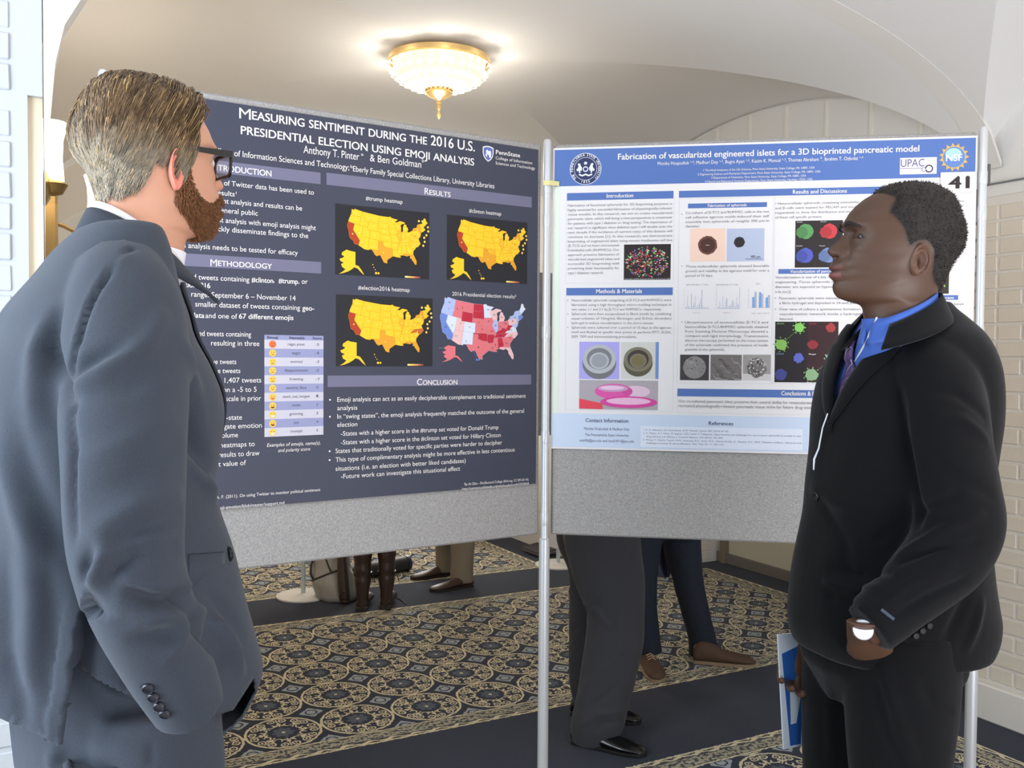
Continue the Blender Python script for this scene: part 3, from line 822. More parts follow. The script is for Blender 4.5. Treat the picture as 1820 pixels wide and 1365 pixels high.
# ------------------------------------------------------------------ maps
ST = {
'WA': '124.7,48.4;123,48.3;122.8,49;117,49;117,46.4;116.9,46;119,46;121.2,45.6;122.8,45.7;124,46.3',
'OR': '124,46.3;122.8,45.7;121.2,45.6;119,46;116.9,46;116.5,44.3;117,44.2;117,42;124.3,42;124.5,42.8',
'CA': '124.3,42;120,42;120,39;114.6,35;114.5,34;114.7,32.7;117.1,32.5;118.5,34;120.6,34.6;121.9,36.6;122.5,37.8;123.8,39.3;124.4,40.4',
'NV': '120,42;114,42;114,36.2;114.7,36.1;114.6,35;120,39',
'ID': '117,49;116,49;116,48;114.5,46.6;114.4,45.5;113,44.5;111.1,44.5;111.1,42;117,42;117,44.2;116.5,44.3;116.9,46',
'MT': '116,49;104,49;104,45;111.1,45;111.1,44.5;113,44.5;114.4,45.5;114.5,46.6;116,48',
'WY': '111.1,45;104.05,45;104.05,41;111.1,41',
'UT': '114,42;111.1,42;111.1,41;109,41;109,37;114,37',
'AZ': '114,37;109,37;109,31.3;111,31.3;114.8,32.5;114.5,34;114.6,35;114.7,36.1;114,36.2',
'CO': '109,41;102,41;102,37;109,37',
'NM': '109,37;103,37;103,32;106.6,32;106.5,31.8;108.2,31.8;108.2,31.3;109,31.3',
'ND': '104,49;97.2,49;96.6,46;104,46',
'SD': '104,46;96.6,46;96.5,43.5;96.5,42.6;98.5,43;104,43',
'NE': '104,43;98.5,43;96.5,42.6;95.8,41;95.3,40;102,40;102,41;104,41',
'KS': '102,40;95.3,40;94.6,39.1;94.6,37;102,37',
'OK': '103,37;94.6,37;94.4,35.4;94.5,33.7;97,33.8;100,34.6;100,36.5;103,36.5',
'TX': '103,36.5;100,36.5;100,34.6;97,33.8;94.5,33.7;94,33;94,31;93.7,29.8;95,29.1;97.2,27.7;97.2,26;99.1,26.4;100.5,28.5;101.4,29.8;102.8,29.4;103.2,29;104.5,29.6;106.5,31.8;106.6,32;103,32',
'MN': '97.2,49;95.1,49.3;94.6,48.7;92,48.3;89.6,48;92,46.7;92.8,45.6;91.2,43.5;96.5,43.5;96.6,46',
'IA': '96.5,43.5;91.2,43.5;90.2,41.8;91.4,40.4;95.8,40.6;96.4,42.5',
'MO': '95.8,40.6;91.4,40.4;90.2,38.8;89.2,37;89.5,36;90.3,36;90.1,36.5;94.6,36.5;94.6,39.1',
'AR': '94.6,36.5;90.1,36.5;90.3,36;89.7,36;91.1,33;94,33;94.5,33.7;94.4,35.4',
'LA': '94,33;91.1,33;91.6,31;89.7,31;89.6,30.2;89,29.2;91,29.3;93.7,29.8;94,31',
'WI': '92.8,45.6;92,46.7;90.5,46.6;88,45.8;87.7,45;88,44.5;87.5,44.5;87.8,42.5;90.6,42.5;91.2,43.5',
'IL': '90.6,42.5;87.8,42.5;87.5,41.7;87.5,39.3;88,37.9;89.2,37;90.2,38.8;91.4,40.4;90.2,41.8',
'MI': '87,41.8;84.8,41.7;83.4,41.8;82.5,43;82.8,44;83.4,44.2;83.4,45.2;84.8,45.8;85.6,45;86.3,43.8;86.2,42.5',
'UP': '90.5,46.6;88,47.3;85,46.7;84.2,46.3;84.8,46;86.7,45.8;87.7,45.2;88,45.8',
'IN': '87.5,41.7;84.8,41.7;84.8,39.1;86,38;88,37.9;87.5,39.3',
'OH': '84.8,41.7;83.4,41.8;82.5,41.5;80.5,42;80.5,40.6;81.7,39.2;82.6,38.4;84.8,39.1',
'KY': '89.2,37;88,37.9;86,38;84.8,39.1;82.6,38.4;82,37.5;83.7,36.6;89.5,36.5',
'TN': '89.5,36.5;83.7,36.6;81.7,36.6;84.3,35;90.3,35;89.7,36',
'MS': '90.3,35;88.2,35;88.4,30.3;89.6,30.2;89.7,31;91.6,31;91.1,33',
'AL': '88.2,35;85.6,35;85,32.3;85,31;87.6,31;87.5,30.3;88.4,30.3',
'GA': '85.6,35;83.1,35;81,32.1;81.4,30.7;82,30.4;85,30.8;85,32.3',
'FL': '87.6,31;85,31;85,30.8;82,30.4;81.4,30.7;80,27;80.4,25.2;81.2,25.3;81.8,26.5;82.8,28;82.8,29;84,30.1;85.3,29.7;87.5,30.3',
'SC': '83.1,35;81,35.1;79.7,34.8;78.6,33.9;81,32.1',
'NC': '84.3,35;81.7,36.6;75.9,36.5;75.6,35.3;77.8,33.9;78.6,33.9;79.7,34.8;81,35.1;83.1,35',
'VA': '83.7,36.6;82,37.5;80.3,37.5;79.5,38.5;77.8,39.1;77,38.3;76.3,38;76,36.5;81.7,36.6',
'WV': '82,37.5;82.6,38.4;81.7,39.2;80.5,40.6;80.5,39.7;77.8,39.5;77.8,39.1;79.5,38.5;80.3,37.5',
'PA': '80.5,42;79.8,42.3;79.8,42;75.3,42;74.7,41.4;75.2,40;75.8,39.7;80.5,39.7',
'NY': '79.8,42.3;79,42.8;79,43.3;76.3,43.5;75,45;73.4,45;73.3,42;73.6,41;72,41;74,40.6;74.7,41.4;75.3,42;79.8,42',
'NJ': '79.5,39.7;75.8,39.7;75.2,40;74.7,41.4;74,41;74,40;75,38.6;76.3,38;77,38.3;77.8,39.1',
'VT': '73.4,45;71.5,45;71,43;73.3,42.8', 'ME': '71.5,45;70.3,46;69.2,47.4;68,47.2;67.8,45.6;67,44.8;69.5,43.8;71,43',
'MA': '73.3,42.8;71,42.9;70,41.8;72,41;73.6,41'}
def albers(lon, lat):
    p1, p2, p0, l0 = R(29.5), R(45.5), R(37.5), R(-96)
    n = (math.sin(p1) + math.sin(p2)) / 2; C = math.cos(p1) ** 2 + 2 * n * math.sin(p1)
    rho = lambda p: math.sqrt(C - 2 * n * math.sin(p)) / n
    th = n * (R(-lon) - l0); r = rho(R(lat))
    return r * math.sin(th), rho(p0) - r * math.cos(th)
STP = {k: [albers(*map(float, p.split(','))) for p in s.split(';')] for k, s in ST.items()}
allp = np.array([p for s in STP.values() for p in s]); bx0, by0 = allp.min(0); bx1, by1 = allp.max(0)
Y = (248, 196, 40); DO = (226, 158, 42); MO_ = (240, 176, 38); RD = (174, 62, 32)
AK = [(.30, 1.0), (.42, .96), (.62, .93), (.62, .40), (.74, .36), (.86, .18), (.95, .0), (.84, .1), (.7, .26), (.58, .3), (.5, .22), (.36, .12), (.18, .04), (.02, .0), (.14, .08), (.26, .2), (.14, .28), (.1, .4), (.2, .46), (.08, .52), (.04, .6), (.16, .66), (.22, .72), (.12, .78), (.14, .88)]
def usmap(a0, a1_, z0, z1, colf, line, nums=False, heat=True, ratio=(.12, .98, .20, .95)):
    w = a1_ - a0; h = z1 - z0
    mx0, mx1, mz0, mz1 = a0 + ratio[0] * w, a0 + ratio[1] * w, z0 + ratio[2] * h, z0 + ratio[3] * h
    def pt(p): return mx0 + (p[0] - bx0) / (bx1 - bx0) * (mx1 - mx0), mz0 + (p[1] - by0) / (by1 - by0) * (mz1 - mz0)
    for k, P in STP.items():
        Q = [pt(p) for p in P]
        po.part('map_state', Q, colf(k), 3)
        # thin border between states
        for i in range(len(Q)):
            p, q = Vector(Q[i]), Vector(Q[(i + 1) % len(Q)]); d = (q - p)
            if d.length < 1e-6: continue
            nrm = Vector((-d.y, d.x)).normalized() * .00022
            po.part('map_border', [p - nrm, q - nrm, q + nrm, p + nrm], line, 4)
        c = sum((Vector(q) for q in Q), Vector((0, 0))) / len(Q)
        if heat and k not in ('UP', 'MA', 'VT'):
            po.disc('map_marker', c.x, c.y, .0021, (250, 214, 110), 5, 8)
    ak0, ak1 = (a0 + .03 * w, a0 + .31 * w) if heat else (a0 + .02 * w, a0 + .27 * w)
    az0, az1 = z0 + .01 * h, z0 + (.36 if heat else .27) * h
    po.part('map_state', list(reversed([(ak0 + p[0] * (ak1 - ak0), az0 + p[1] * (az1 - az0)) for p in AK])), colf('AK'), 3)
    for i, (x, y, r) in enumerate(((.385, .17, .0016), (.395, .13, .0013), (.41, .10, .0014), (.42, .05, .0034), (.445, .05, .003))):
        po.disc('map_state', a0 + x * w, z0 + y * h, r, colf('HI'), 3, 10)
    return pt
def heatcol(extra):
    d = {'CA': RD, 'TX': DO, 'IL': MO_, 'FL': DO, 'NY': DO}; d.update(extra)
    return lambda k: d.get(k, Y)
m1 = po.quadpx('map_panel', 594.5, 363, 488, 761.5, 377.7, 497, (38, 38, 42), 1)
m2 = po.quadpx('map_panel', 792.6, 382, 498, 935.5, 395.8, 504.6, (38, 38, 42), 1)
m3 = po.quadpx('map_panel', 595.7, 524.5, 651.4, 767.3, 529.5, 650.8, (38, 38, 42), 1)
for m_, ex in ((m1, {}), (m2, {'OK': MO_}), (m3, {'NC': (196, 104, 40)})):
    pt = usmap(*m_, heatcol(ex), (214, 150, 30))
    w = m_[1] - m_[0]; h = m_[3] - m_[2]
    for i, (x, y) in enumerate(((.88, .86), (.92, .86), (.98, .78), (.985, .72), (.965, .66), (.94, .62), (.945, .56), (.93, .5))):
        po.disc('map_marker', m_[0] + x * w, m_[2] + y * h, .0032, (250, 206, 90), 5, 12)
    for i in range(6):
        po.rect('map_scale', m_[0] + (.73 + .028 * i) * w, m_[0] + (.758 + .028 * i) * w, m_[2] + .01 * h, m_[2] + .035 * h, [(248, 226, 140), (248, 206, 100), (240, 180, 90), (226, 150, 90), (190, 110, 80), (150, 80, 66)][i], 2)
RED = (188, 44, 62); PK = (222, 116, 122); LP = (232, 188, 186); BLU = (108, 134, 204); LB = (172, 186, 226); VL = (214, 220, 234)
cl4 = {'WA': LB, 'OR': LB, 'CA': BLU, 'NV': VL, 'ID': PK, 'MT': PK, 'WY': RED, 'UT': LP, 'AZ': LP, 'CO': VL, 'NM': VL, 'ND': RED, 'SD': RED, 'NE': PK, 'KS': PK, 'OK': RED, 'TX': PK,
       'MN': VL, 'IA': PK, 'MO': PK, 'AR': RED, 'LA': PK, 'WI': LP, 'IL': LB, 'MI': LP, 'UP': LP, 'IN': PK, 'OH': PK, 'KY': RED, 'TN': RED, 'MS': PK, 'AL': RED, 'GA': PK, 'FL': LP, 'SC': PK, 'NC': LP,
       'VA': VL, 'WV': RED, 'PA': LP, 'NY': LB, 'NJ': LB, 'VT': LB, 'ME': VL, 'MA': BLU, 'AK': PK, 'HI': BLU}
m4 = (BL.loc(780, 580)[0], BL.loc(932, 580)[0], BL.loc(856, 645)[1], BL.loc(856, 531)[1])
pt4 = usmap(*m4, lambda k: cl4[k], (206, 200, 214), heat=False, ratio=(0, 1, .05, 1))
EV = {'WA': 12, 'OR': 7, 'CA': 55, 'NV': 6, 'ID': 4, 'MT': 3, 'WY': 3, 'UT': 6, 'AZ': 11, 'CO': 9, 'NM': 5, 'ND': 3, 'SD': 3, 'NE': 5, 'KS': 6, 'OK': 7, 'TX': 38, 'MN': 10, 'IA': 6, 'MO': 10, 'AR': 6, 'LA': 8, 'WI': 10, 'IL': 20, 'MI': 16, 'IN': 11, 'OH': 18, 'KY': 8, 'TN': 11, 'MS': 6, 'AL': 9, 'GA': 16, 'FL': 29, 'SC': 9, 'NC': 15, 'VA': 13, 'PA': 20, 'NY': 29}
for k, n in EV.items():
    Q = [pt4(p) for p in STP[k]]; c = sum((Vector(q) for q in Q), Vector((0, 0))) / len(Q); s = str(n); w = .0016 * len(s)
    text_loc(po, 'map_number', s, c.x - w, c.x + w, c.y - .002, .0045, (70, 44, 62), 5)
po.rect('map_inset_line', m4[0] - .002, m4[0] + .04, m4[2] + .042, m4[2] + .043, (120, 150, 140), 2)

# ================================================================== white and blue poster
zt2 = (BR.loc(984.3, 264)[1] + BR.loc(1735, 241.5)[1]) / 2; zb2 = (BR.loc(979, 796)[1] + BR.loc(1440, 808)[1]) / 2
b0 = BR.loc(982, 500)[0]; b1 = BR.loc(1733, 400)[0]
pw = Poster(BR, 'poster', 'white poster with blue header about a bioprinted pancreatic model', (b0, b1, zb2, zt2), (222, 219, 219))
BLH = (84, 112, 172); GT = (138, 134, 136); DKB = (52, 60, 92); LBL = (196, 209, 228)
Tw = lambda s, xa, ya, xb, cap, **k: text(pw, k.pop('name', 'body_lettering'), s, xa, ya, xb, cap, k.pop('rgb', GT), **k)
pw.rect('header_panel', b0 + .004, b1 - .004, (BR.loc(985.4, 332)[1] + BR.loc(1670, 316)[1]) / 2, zt2 - .006, BLH)
pw.rect('footer_panel', b0 + .003, b1 - .003, zb2 + .006, (BR.loc(1000, 734)[1] + BR.loc(1440, 742)[1]) / 2, LBL)
pw.rect('margin_tint', b0 + .006, b0 + .022, (BR.loc(1000, 734)[1] + BR.loc(1440, 742)[1]) / 2, BR.loc(990, 333)[1], (214, 224, 208))
def qb(x0, t0, bt0, x1, t1, bt1, rgb=BLH, layer=1, name='section_bar'): return pw.quadpx(name, x0, t0, bt0, x1, t1, bt1, rgb, layer)
qb(1008, 343.6, 356.8, 1197, 340, 353.3); qb(1006.8, 511.6, 525.2, 1195.7, 511.6, 524.7)
qb(1206.7, 341, 353.8, 1722, 327.5, 339.5); qb(1222.8, 362.5, 370.9, 1362.8, 359.7, 368.2)
qb(1383, 478.5, 487, 1528, 477.5, 486); qb(1560, 525, 533.5, 1702, 525, 533.2); qb(1203.8, 689.3, 703, 1722, 698, 712)
Tw('Fabrication of vascularized engineered islets for a 3D bioprinted pancreatic model', 1098.6, 284.6, 1632.4, 10.5, rgb=W, bold=.03, name='title_lettering')
Tw('Monika Hospodiuk ¹·², Madhuri Dey ¹·², Bugra Ayan ¹·², Kazim K. Moncal ¹·², Thomas Abraham ⁴, Ibrahim T. Ozbolat ¹·²', 1169, 294.3, 1533, 6, rgb=W, name='title_lettering')
Tw('1 The Huck Institutes of the Life Sciences, Penn State University, State College, PA 16801, USA', 1250, 305.2, 1447.4, 3.7, rgb=W, name='title_lettering')
Tw('2 Engineering Science and Mechanics Department, Penn State University, State College, PA 16801, USA', 1240, 312.4, 1457.6, 3.7, rgb=W, name='title_lettering')
Tw('3 Department of Chemistry, Penn State University, State College, PA 16801, USA', 1264, 318.5, 1432, 3.7, rgb=W, name='title_lettering')
Tw('4 Neural and Behavioral Sciences Department, Penn State University, Hershey 17033, USA', 1253, 325.2, 1443.4, 3.7, rgb=W, name='title_lettering')
H = dict(rgb=W, bold=.03, name='header_lettering')
Tw('Introduction', 1078.4, 352.2, 1125.6, 7, **H); Tw('Methods & Materials', 1060, 521.5, 1141, 7.2, **H)
Tw('Results and Discussions', 1408.7, 345.2, 1504.4, 7, **H); Tw('Fabrication of spheroids', 1258, 368.4, 1326.7, 5, **H)
Tw('Vascularization of pancreatic islets', 1404, 485.2, 1506, 5, **H); Tw('Bioprinting process', 1702 - 78, 531.8, 1694, 5, **H)
Tw('Conclusions & Future Work', 1388.3, 702.4, 1492, 7.4, **H)
C3 = dict(rgb=DKB, bold=.015, name='header_lettering')
Tw('Contact Information', 1041, 749.8, 1116.8, 6.6, **C3); Tw('References', 1259.6, 755.2, 1302.7, 6.6, **C3)
G2 = dict(rgb=(104, 108, 126))
Tw('Monika Hospodiuk & Madhuri Dey', 1038.4, 763.5, 1118.7, 4.6, **G2); Tw('The Pennsylvania State University', 1040, 774.4, 1117.5, 4.6, **G2); Tw('muh96@psu.edu and med5491@psu.edu', 1030.5, 784.4, 1126.7, 4.6, **G2)
c = 4.4
intro = ['Fabrication of functional spheroids for 3D bioprinting purposes is', 'highly essential for successful fabrication of physiologically-relevant', 'tissue models. In this research, we aim to create vascularized',
 'pancreatic islets, which will bring a new perspectives in treatment', 'for patients with type I diabetes or drug testing. The importance of', 'our research is significant since diabetes type I will double over the',
 'next decade if the incidence of current rates of this disease will', 'continue to increase [1]. In this research, we demonstrate', 'bioprinting of engineered islets using mouse insulinoma cell line']
for i, s in enumerate(intro): Tw(s, 1009.6, 368 + 7.95 * i, 1194.6, c, space=1.0)
for i, s in enumerate(['(β-TC3) and rat heart microvessels', 'Endothelial-cells (RHMVECs). Our', 'approach presents fabrication of', 'vascularized engineered islets and', 'successful 3D bioprinting with', 'preserving their functionality for']):
    Tw(s, 1009.6, 439.3 + 8 * i, 1100.8, c)
Tw('type I diabetes research.', 1009.6, 487.5, 1073, c)
meth = [('Heterocellular spheroids comprising of β-TC3 and RHMVECs were', 1193), ('fabricated using a high throughput micro-molding technique in', 1193), ('two ratios 1:1 and 2:1 by β-TC3 and RHMVECs, respectively.', 1175.6),
        ('Spheroids were then encapsulated in fibrin (made by combining', 1193), ('equal volumes of 10mg/mL fibrinogen and 3U/mL thrombin)', 1193), ('hydrogel to induce vascularization in the micro-tissues.', 1162),
        ('Spheroids were cultured over a period of 10 days in the agarose', 1193), ('mold and flushed at specific time points to perform MTT, ELISA,', 1193), ('SEM, TEM and immunostaining procedures.', 1132)]
for i, (s, x) in enumerate(meth): Tw(s, 1016, 536 + 8.03 * i, x, c)
def bul(x, y, r=.0016):
    a, z = BR.loc(x, y); pw.disc('bullet', a, z, r, GT, 2, 8)
for y in (534, 558.3, 582): bul(1009.6, y)
for y in (381, 473, 572.5): bul(1211.8, y)
for y in (530, 549.5): bul(1377.8, y)
def lines(L, x0, x1):
    for s, y, xe in L: Tw(s, x0, y, xe or x1, c)
lines([('Co-culture of β-TC3 and RHMVEC cells in the non', 381, None), ('cell adhesive agarose molds induced their self', 389, None), ('assembly into spheroids of roughly 300 µm in', 397, None), ('diameter.', 404.8, 1244)], 1218.4, 1366.7)
lines([('These multicellular spheroids showed favorable', 476, None), ('growth and viability in the agarose mold for over a', 484.2, None), ('period of 10 days.', 492.4, 1267)], 1218.4, 1366.7)
lines([('Ultrastructure of monocellular β-TC3 and', 575, None), ('heterocellular β-TC3-RHMVEC spheroids obtained', 583, None), ('from Scanning Electron Microscopy showed a', 591, None), ('compact and rigid morphology. Transmission', 599, None), ('electron microscopy performed on the cross-section', 607, None), ('of the spheroids confirmed the presence of insulin', 615, None), ('granules in the spheroids.', 623, 1288)], 1217.3, 1364.8)
lines([('• Heterocellular spheroids containing endothelial', 364.5, None), ('and β-cells were stained for PECAM and insulin', 372.6, None), ('respectively to show the distribution and location', 380.8, None), ('of these cell specific proteins.', 389, 1461)], 1377.5, 1526)
lines([('Vascularization is one of a key challenges in tissue', 495.3, None), ('engineering. Tissue spheroids over 400 µm in', 503.7, None), ('diameter are exposed to hypoxia and necrosis', 512.3, None), ('in the core [2].', 521, 1405.6)], 1377.5, 1528)
lines([('Pancreatic spheroids were manually mixed with', 532.3, None), ('a fibrin hydrogel and deposited in 24-well plates.', 540.8, None), ('Over time of culture a spontaneous formation', 551.8, None), ('vascularization network inside a hydrogel', 560.3, None), ('detected.', 569, 1409.6)], 1384.6, 1528.5)
for i in range(3): Tw(('vascularization therefore serve as', 'grafts that are physiologically', 'relevant constructs')[i], 1712, 359.5 + 8.3 * i, 1556, c)
for i in range(3): Tw(('bioprinted tissue strands form', 'a network with endothelial', 'sprouts after culture')[i], 1712, 397 + 8.5 * i, 1556, c)
Tw('This stage has been', 1712, 542.5, 1640, c); Tw('performed using glass', 1712, 563.5, 1635, c)
Tw('Our co-cultured pancreatic islets preserve their natural ability for revascularization which may', 1205.7, 715, 1487, 5.2); Tw('recreated physiologically-relevant pancreatic tissue niche for future drug testing.', 1205.7, 723.2, 1450, 5.2)
qb(1138.6, 756.6, 793.5, 1426, 763, 801, (216, 222, 234), 2, 'reference_panel')
for s, x, y, x1 in (('1. M. A. Atkinson, G.S. Eisenbarth, A.W. Michels, Lancet 383 (2014) 69–82.', 1143, 765, 1295), ('2. G. Mehta, A.Y. Hsiao, M. Ingram, G.D. Luker, S. Takayama, Opportunities and challenges for use of tumor spheroids as models to test', 1143, 770.8, 1423.3),
                    ('drug delivery and efficacy, J. Control. Release. 164 (2012) 192–204.', 1148.5, 776.8, 1285), ('3. Wang, P., Fiaschi-Taesch, N.M., Vasavada, R.C., Scott, D.K., Garcia-Ocaña, A., Stewart, A.F., 2015. Diabetes mellitus—advances and', 1143, 782.7, 1423.6),
                    ('challenges in human β-cell proliferation. Nat. Publ. Gr. 11, 201–212.', 1148.5, 788.4, 1286.7)): Tw(s, x, y, x1, 3.0, rgb=(120, 122, 138))
for i, s in enumerate(('This work was supported by the', '(CMMI) grants, the Diabetes', 'Research Institute and thanks to', 'Dr. for the donation of cells', 'printing experiments')): Tw(s, 1440, 770.5 + 6.6 * i, 1560, 4, rgb=(120, 122, 138))
# thin frames
def fr(x0, y0, x1, y1):
    a0, z1_ = BR.loc(x0, y0); a1_, z0_ = BR.loc(x1, y1); pw.frame('section_frame', a0, a1_, z0_, z1_, (200, 200, 206))
fr(1007, 357, 1197, 503); fr(1006, 526, 1196, 731); fr(1207, 354, 1372.5, 682); fr(1374.5, 352, 1531, 683); fr(1533, 350, 1722, 690); fr(1204, 704, 1722, 742)
# pictures
def img(x0, t0, x1, b1, rgb, name='picture'): return pw.quadpx(name, x0, t0, b1, x1, t0, b1, rgb, 1)
a0, a1_, z0, z1 = img(1109, 434.5, 1192, 497.5, (44, 34, 36)); rr = random.Random(3)
for i in range(330):
    t = rr.uniform(0, 6.283); q = math.sqrt(rr.random())
    x = (a0 + a1_) / 2 + q * .46 * (a1_ - a0) * math.cos(t); z = (z0 + z1) / 2 + q * .44 * (z1 - z0) * math.sin(t)
    pw.disc('picture_cells', x, z, .0024, rr.choice([(198, 70, 86), (214, 90, 120), (120, 190, 110), (150, 205, 130), (110, 110, 190), (232, 222, 190), (180, 60, 60), (60, 120, 70)]), 2 + i % 2, 7, wob=.4, seed=i, ry=.0018)
text_loc(pw, 'picture_lettering', 'Copyright (2006) National Academy of Sciences, USA', a0 + .002, a1_ - .001, z0 + .0015, .003, (200, 200, 200))
a0, a1_, z0, z1 = img(1226.5, 406.5, 1288.7, 465, (232, 200, 182)); pw.disc('picture_spheroid', (a0 + a1_) / 2, (z0 + z1) / 2 - .001, .0275, (104, 66, 56), 2, 40, wob=.04, seed=4); pw.disc('picture_spheroid', (a0 + a1_) / 2, (z0 + z1) / 2 - .001, .0215, (74, 46, 40), 3, 36, wob=.05, seed=5)
pw.rect('picture_mark', (a0 + a1_) / 2 - .006, (a0 + a1_) / 2 + .006, (z0 + z1) / 2 - .001, (z0 + z1) / 2, (226, 220, 214), 4)
a0, a1_, z0, z1 = img(1291.6, 406.5, 1358, 464.7, (176, 184, 206)); pw.disc('picture_spheroid', a0 + .036, z0 + .056, .0155, (48, 42, 46), 2, 30, wob=.07, seed=6)
pw.rect('picture_mark', a0 + .054, a1_ - .004, z0 + .006, z0 + .0072, (40, 40, 60), 2); Tw('400 µm', 1334, 458.7, 1351, 4.4, rgb=(60, 60, 84))
def ringpic(x0, t0, x1, b1, bgc, c1, c2, c3, c4):
    a0, a1_, z0, z1 = img(x0, t0, x1, b1, bgc); ca = (a0 + a1_) / 2; cz = (z0 + z1) / 2; r = (a1_ - a0) * .42
    pw.disc('picture_ring', ca, cz - r * .16, r, c2, 2, 40, ry=r * .95); pw.disc('picture_ring', ca, cz + r * .08, r * .98, c1, 3, 40, ry=r * .86)
    pw.disc('picture_ring', ca, cz + r * .1, r * .74, c3, 4, 36, ry=r * .64); pw.disc('picture_ring', ca, cz - .02 * r, r * .58, c1, 5, 32, ry=r * .5); pw.disc('picture_ring', ca, cz - .02 * r, r * .46, c4, 6, 32, ry=r * .4)
ringpic(1029.7, 607.6, 1101, 673.7, (166, 160, 222), (176, 178, 182), (112, 114, 116), (120, 122, 126), (150, 152, 158))
ringpic(1103.5, 608, 1165, 673.7, (200, 200, 194), (122, 116, 98), (88, 84, 66), (66, 60, 54), (116, 106, 72))
a0, a1_, z0, z1 = pw.quadpx('picture', 1165, 608, 673.7, 1170.7, 608, 673.7, (110, 140, 190), 1)
a0, a1_, z0, z1 = img(1029.7, 675.8, 1169.5, 727.8, (168, 160, 166)); ww_ = a1_ - a0; hh = z1 - z0
pw.part('picture_dish', [(a0, z0 + .02 * hh), (a0 + .3 * ww_, z0), (a0 + .3 * ww_, z0 + .2 * hh), (a0, z0 + .36 * hh)], (220, 70, 86), 2)
for (cx, cz, rx, ry, cc, l) in ((.44, .62, .24, .26, (214, 84, 160), 2), (.43, .72, .19, .12, (196, 150, 186), 3), (.42, .74, .15, .07, (224, 190, 214), 4), (.72, .62, .18, .2, (214, 186, 204), 2)):
    pw.disc('picture_dish', a0 + cx * ww_, z0 + cz * hh, rx * ww_, cc, l, 30, ry=ry * hh)
pw.disc('picture_dish', a0 + .63 * ww_, z0 + .26 * hh, .36 * ww_, (206, 70, 150), 5, 36, ry=.2 * hh); pw.disc('picture_dish', a0 + .63 * ww_, z0 + .29 * hh, .28 * ww_, (226, 178, 206), 6, 36, ry=.12 * hh)
# four stained spheroids
a0, a1_, z0, z1 = img(1412.7, 392.3, 1497, 475.7, (48, 42, 42)); ww_ = a1_ - a0; hh = z1 - z0
for i, (x, z, cc) in enumerate(((.22, .77, (92, 150, 92)), (.72, .77, (196, 66, 70)), (.22, .26, (84, 92, 178)), (.70, .26, (112, 134, 178)))):
    pw.disc('picture_cells', a0 + x * ww_, z0 + z * hh, .0215, cc, 2, 30, wob=.06, seed=i); pw.disc('picture_cells', a0 + (x - .08) * ww_, z0 + (z - .02) * hh, .0165, tuple(int(v * .86) for v in cc), 3, 24, wob=.08, seed=i + 9)
    text_loc(pw, 'picture_lettering', ('Insulin', 'PECAM', 'DAPI', 'Merged')[i], a0 + (x - .19) * ww_, a0 + (x - .07) * ww_, z0 + (z + .19) * hh, .0032, (220, 220, 220))
a0, a1_, z0, z1 = pw.quadpx('picture', 1376.7, 571.8, 679.4, 1434, 571.8, 679.6, (40, 36, 38), 1); A0 = a0
a0, a1_, z0, z1 = pw.quadpx('picture', 1434, 571.8, 679.6, 1489, 571.8, 679.8, (58, 36, 38), 1); ww_ = a1_ - A0; hh = z1 - z0
for i, (x, z, cc, r) in enumerate(((.38, .9, (132, 196, 96), .014), (.10, .62, (124, 172, 84), .017), (.88, .9, (160, 62, 62), .013), (.60, .62, (140, 50, 56), .014), (.38, .4, (92, 100, 182), .014), (.10, .12, (66, 70, 128), .017), (.88, .4, (168, 206, 186), .013), (.59, .12, (136, 170, 128), .018))):
    pw.disc('picture_cells', A0 + x * ww_, z0 + z * hh, r, cc, 2, 26, wob=.16, seed=20 + i)
    if i in (0, 1, 6, 7):
        for k in range(9):
            t = k * .7 + i; q = r * 1.25
            pw.disc('picture_cells', A0 + x * ww_ + q * math.cos(t), z0 + z * hh + q * math.sin(t), .002, cc, 2, 6)
for (xa, za, xb, zb, cc) in ((.16, .68, .34, .85, (96, 150, 70)), (.66, .18, .84, .34, (110, 150, 90))):
    for k in range(14):
        t = k / 13; pw.disc('picture_cells', A0 + (xa + (xb - xa) * t) * ww_, z0 + (za + (zb - za) * t) * hh + .0012 * math.sin(k * 2.1), .0012, cc, 2, 5)
for i, (x, z, s) in enumerate(((.03, .955, 'PECAM1'), (.54, .955, 'Insulin'), (.03, .455, 'DAPI'), (.54, .455, 'Merged'))):
    text_loc(pw, 'picture_lettering', s, A0 + x * ww_, A0 + (x + .11) * ww_, z0 + z * hh, .004, [(130, 180, 120), (190, 80, 80), (110, 150, 200), (226, 226, 226)][i], bold=.02)
a0, a1_, z0, z1 = img(1600, 440, 1686, 522.4, (54, 50, 46)); pw.disc('picture_cells', a1_ - .030, z0 + .02, .007, (150, 200, 70), 2, 16, wob=.3, seed=50); pw.disc('picture_cells', a1_ - .012, z0 + .022, .003, (150, 180, 70), 2, 10, wob=.3, seed=51); pw.disc('picture_cells', a1_ - .09, z0 + .09, .02, (110, 170, 90), 2, 20, wob=.2, seed=52)
a0, a1_, z0, z1 = img(1600, 572, 1709, 600.5, (50, 44, 52)); pw.disc('picture_cells', a1_ - .024, z0 + .022, .011, (92, 82, 160), 2, 16, wob=.12, seed=53); pw.disc('picture_cells', a1_ - .1, z0 + .022, .012, (160, 62, 62), 2, 16, wob=.12, seed=54)
img(1600, 606, 1712, 650, (54, 40, 48))
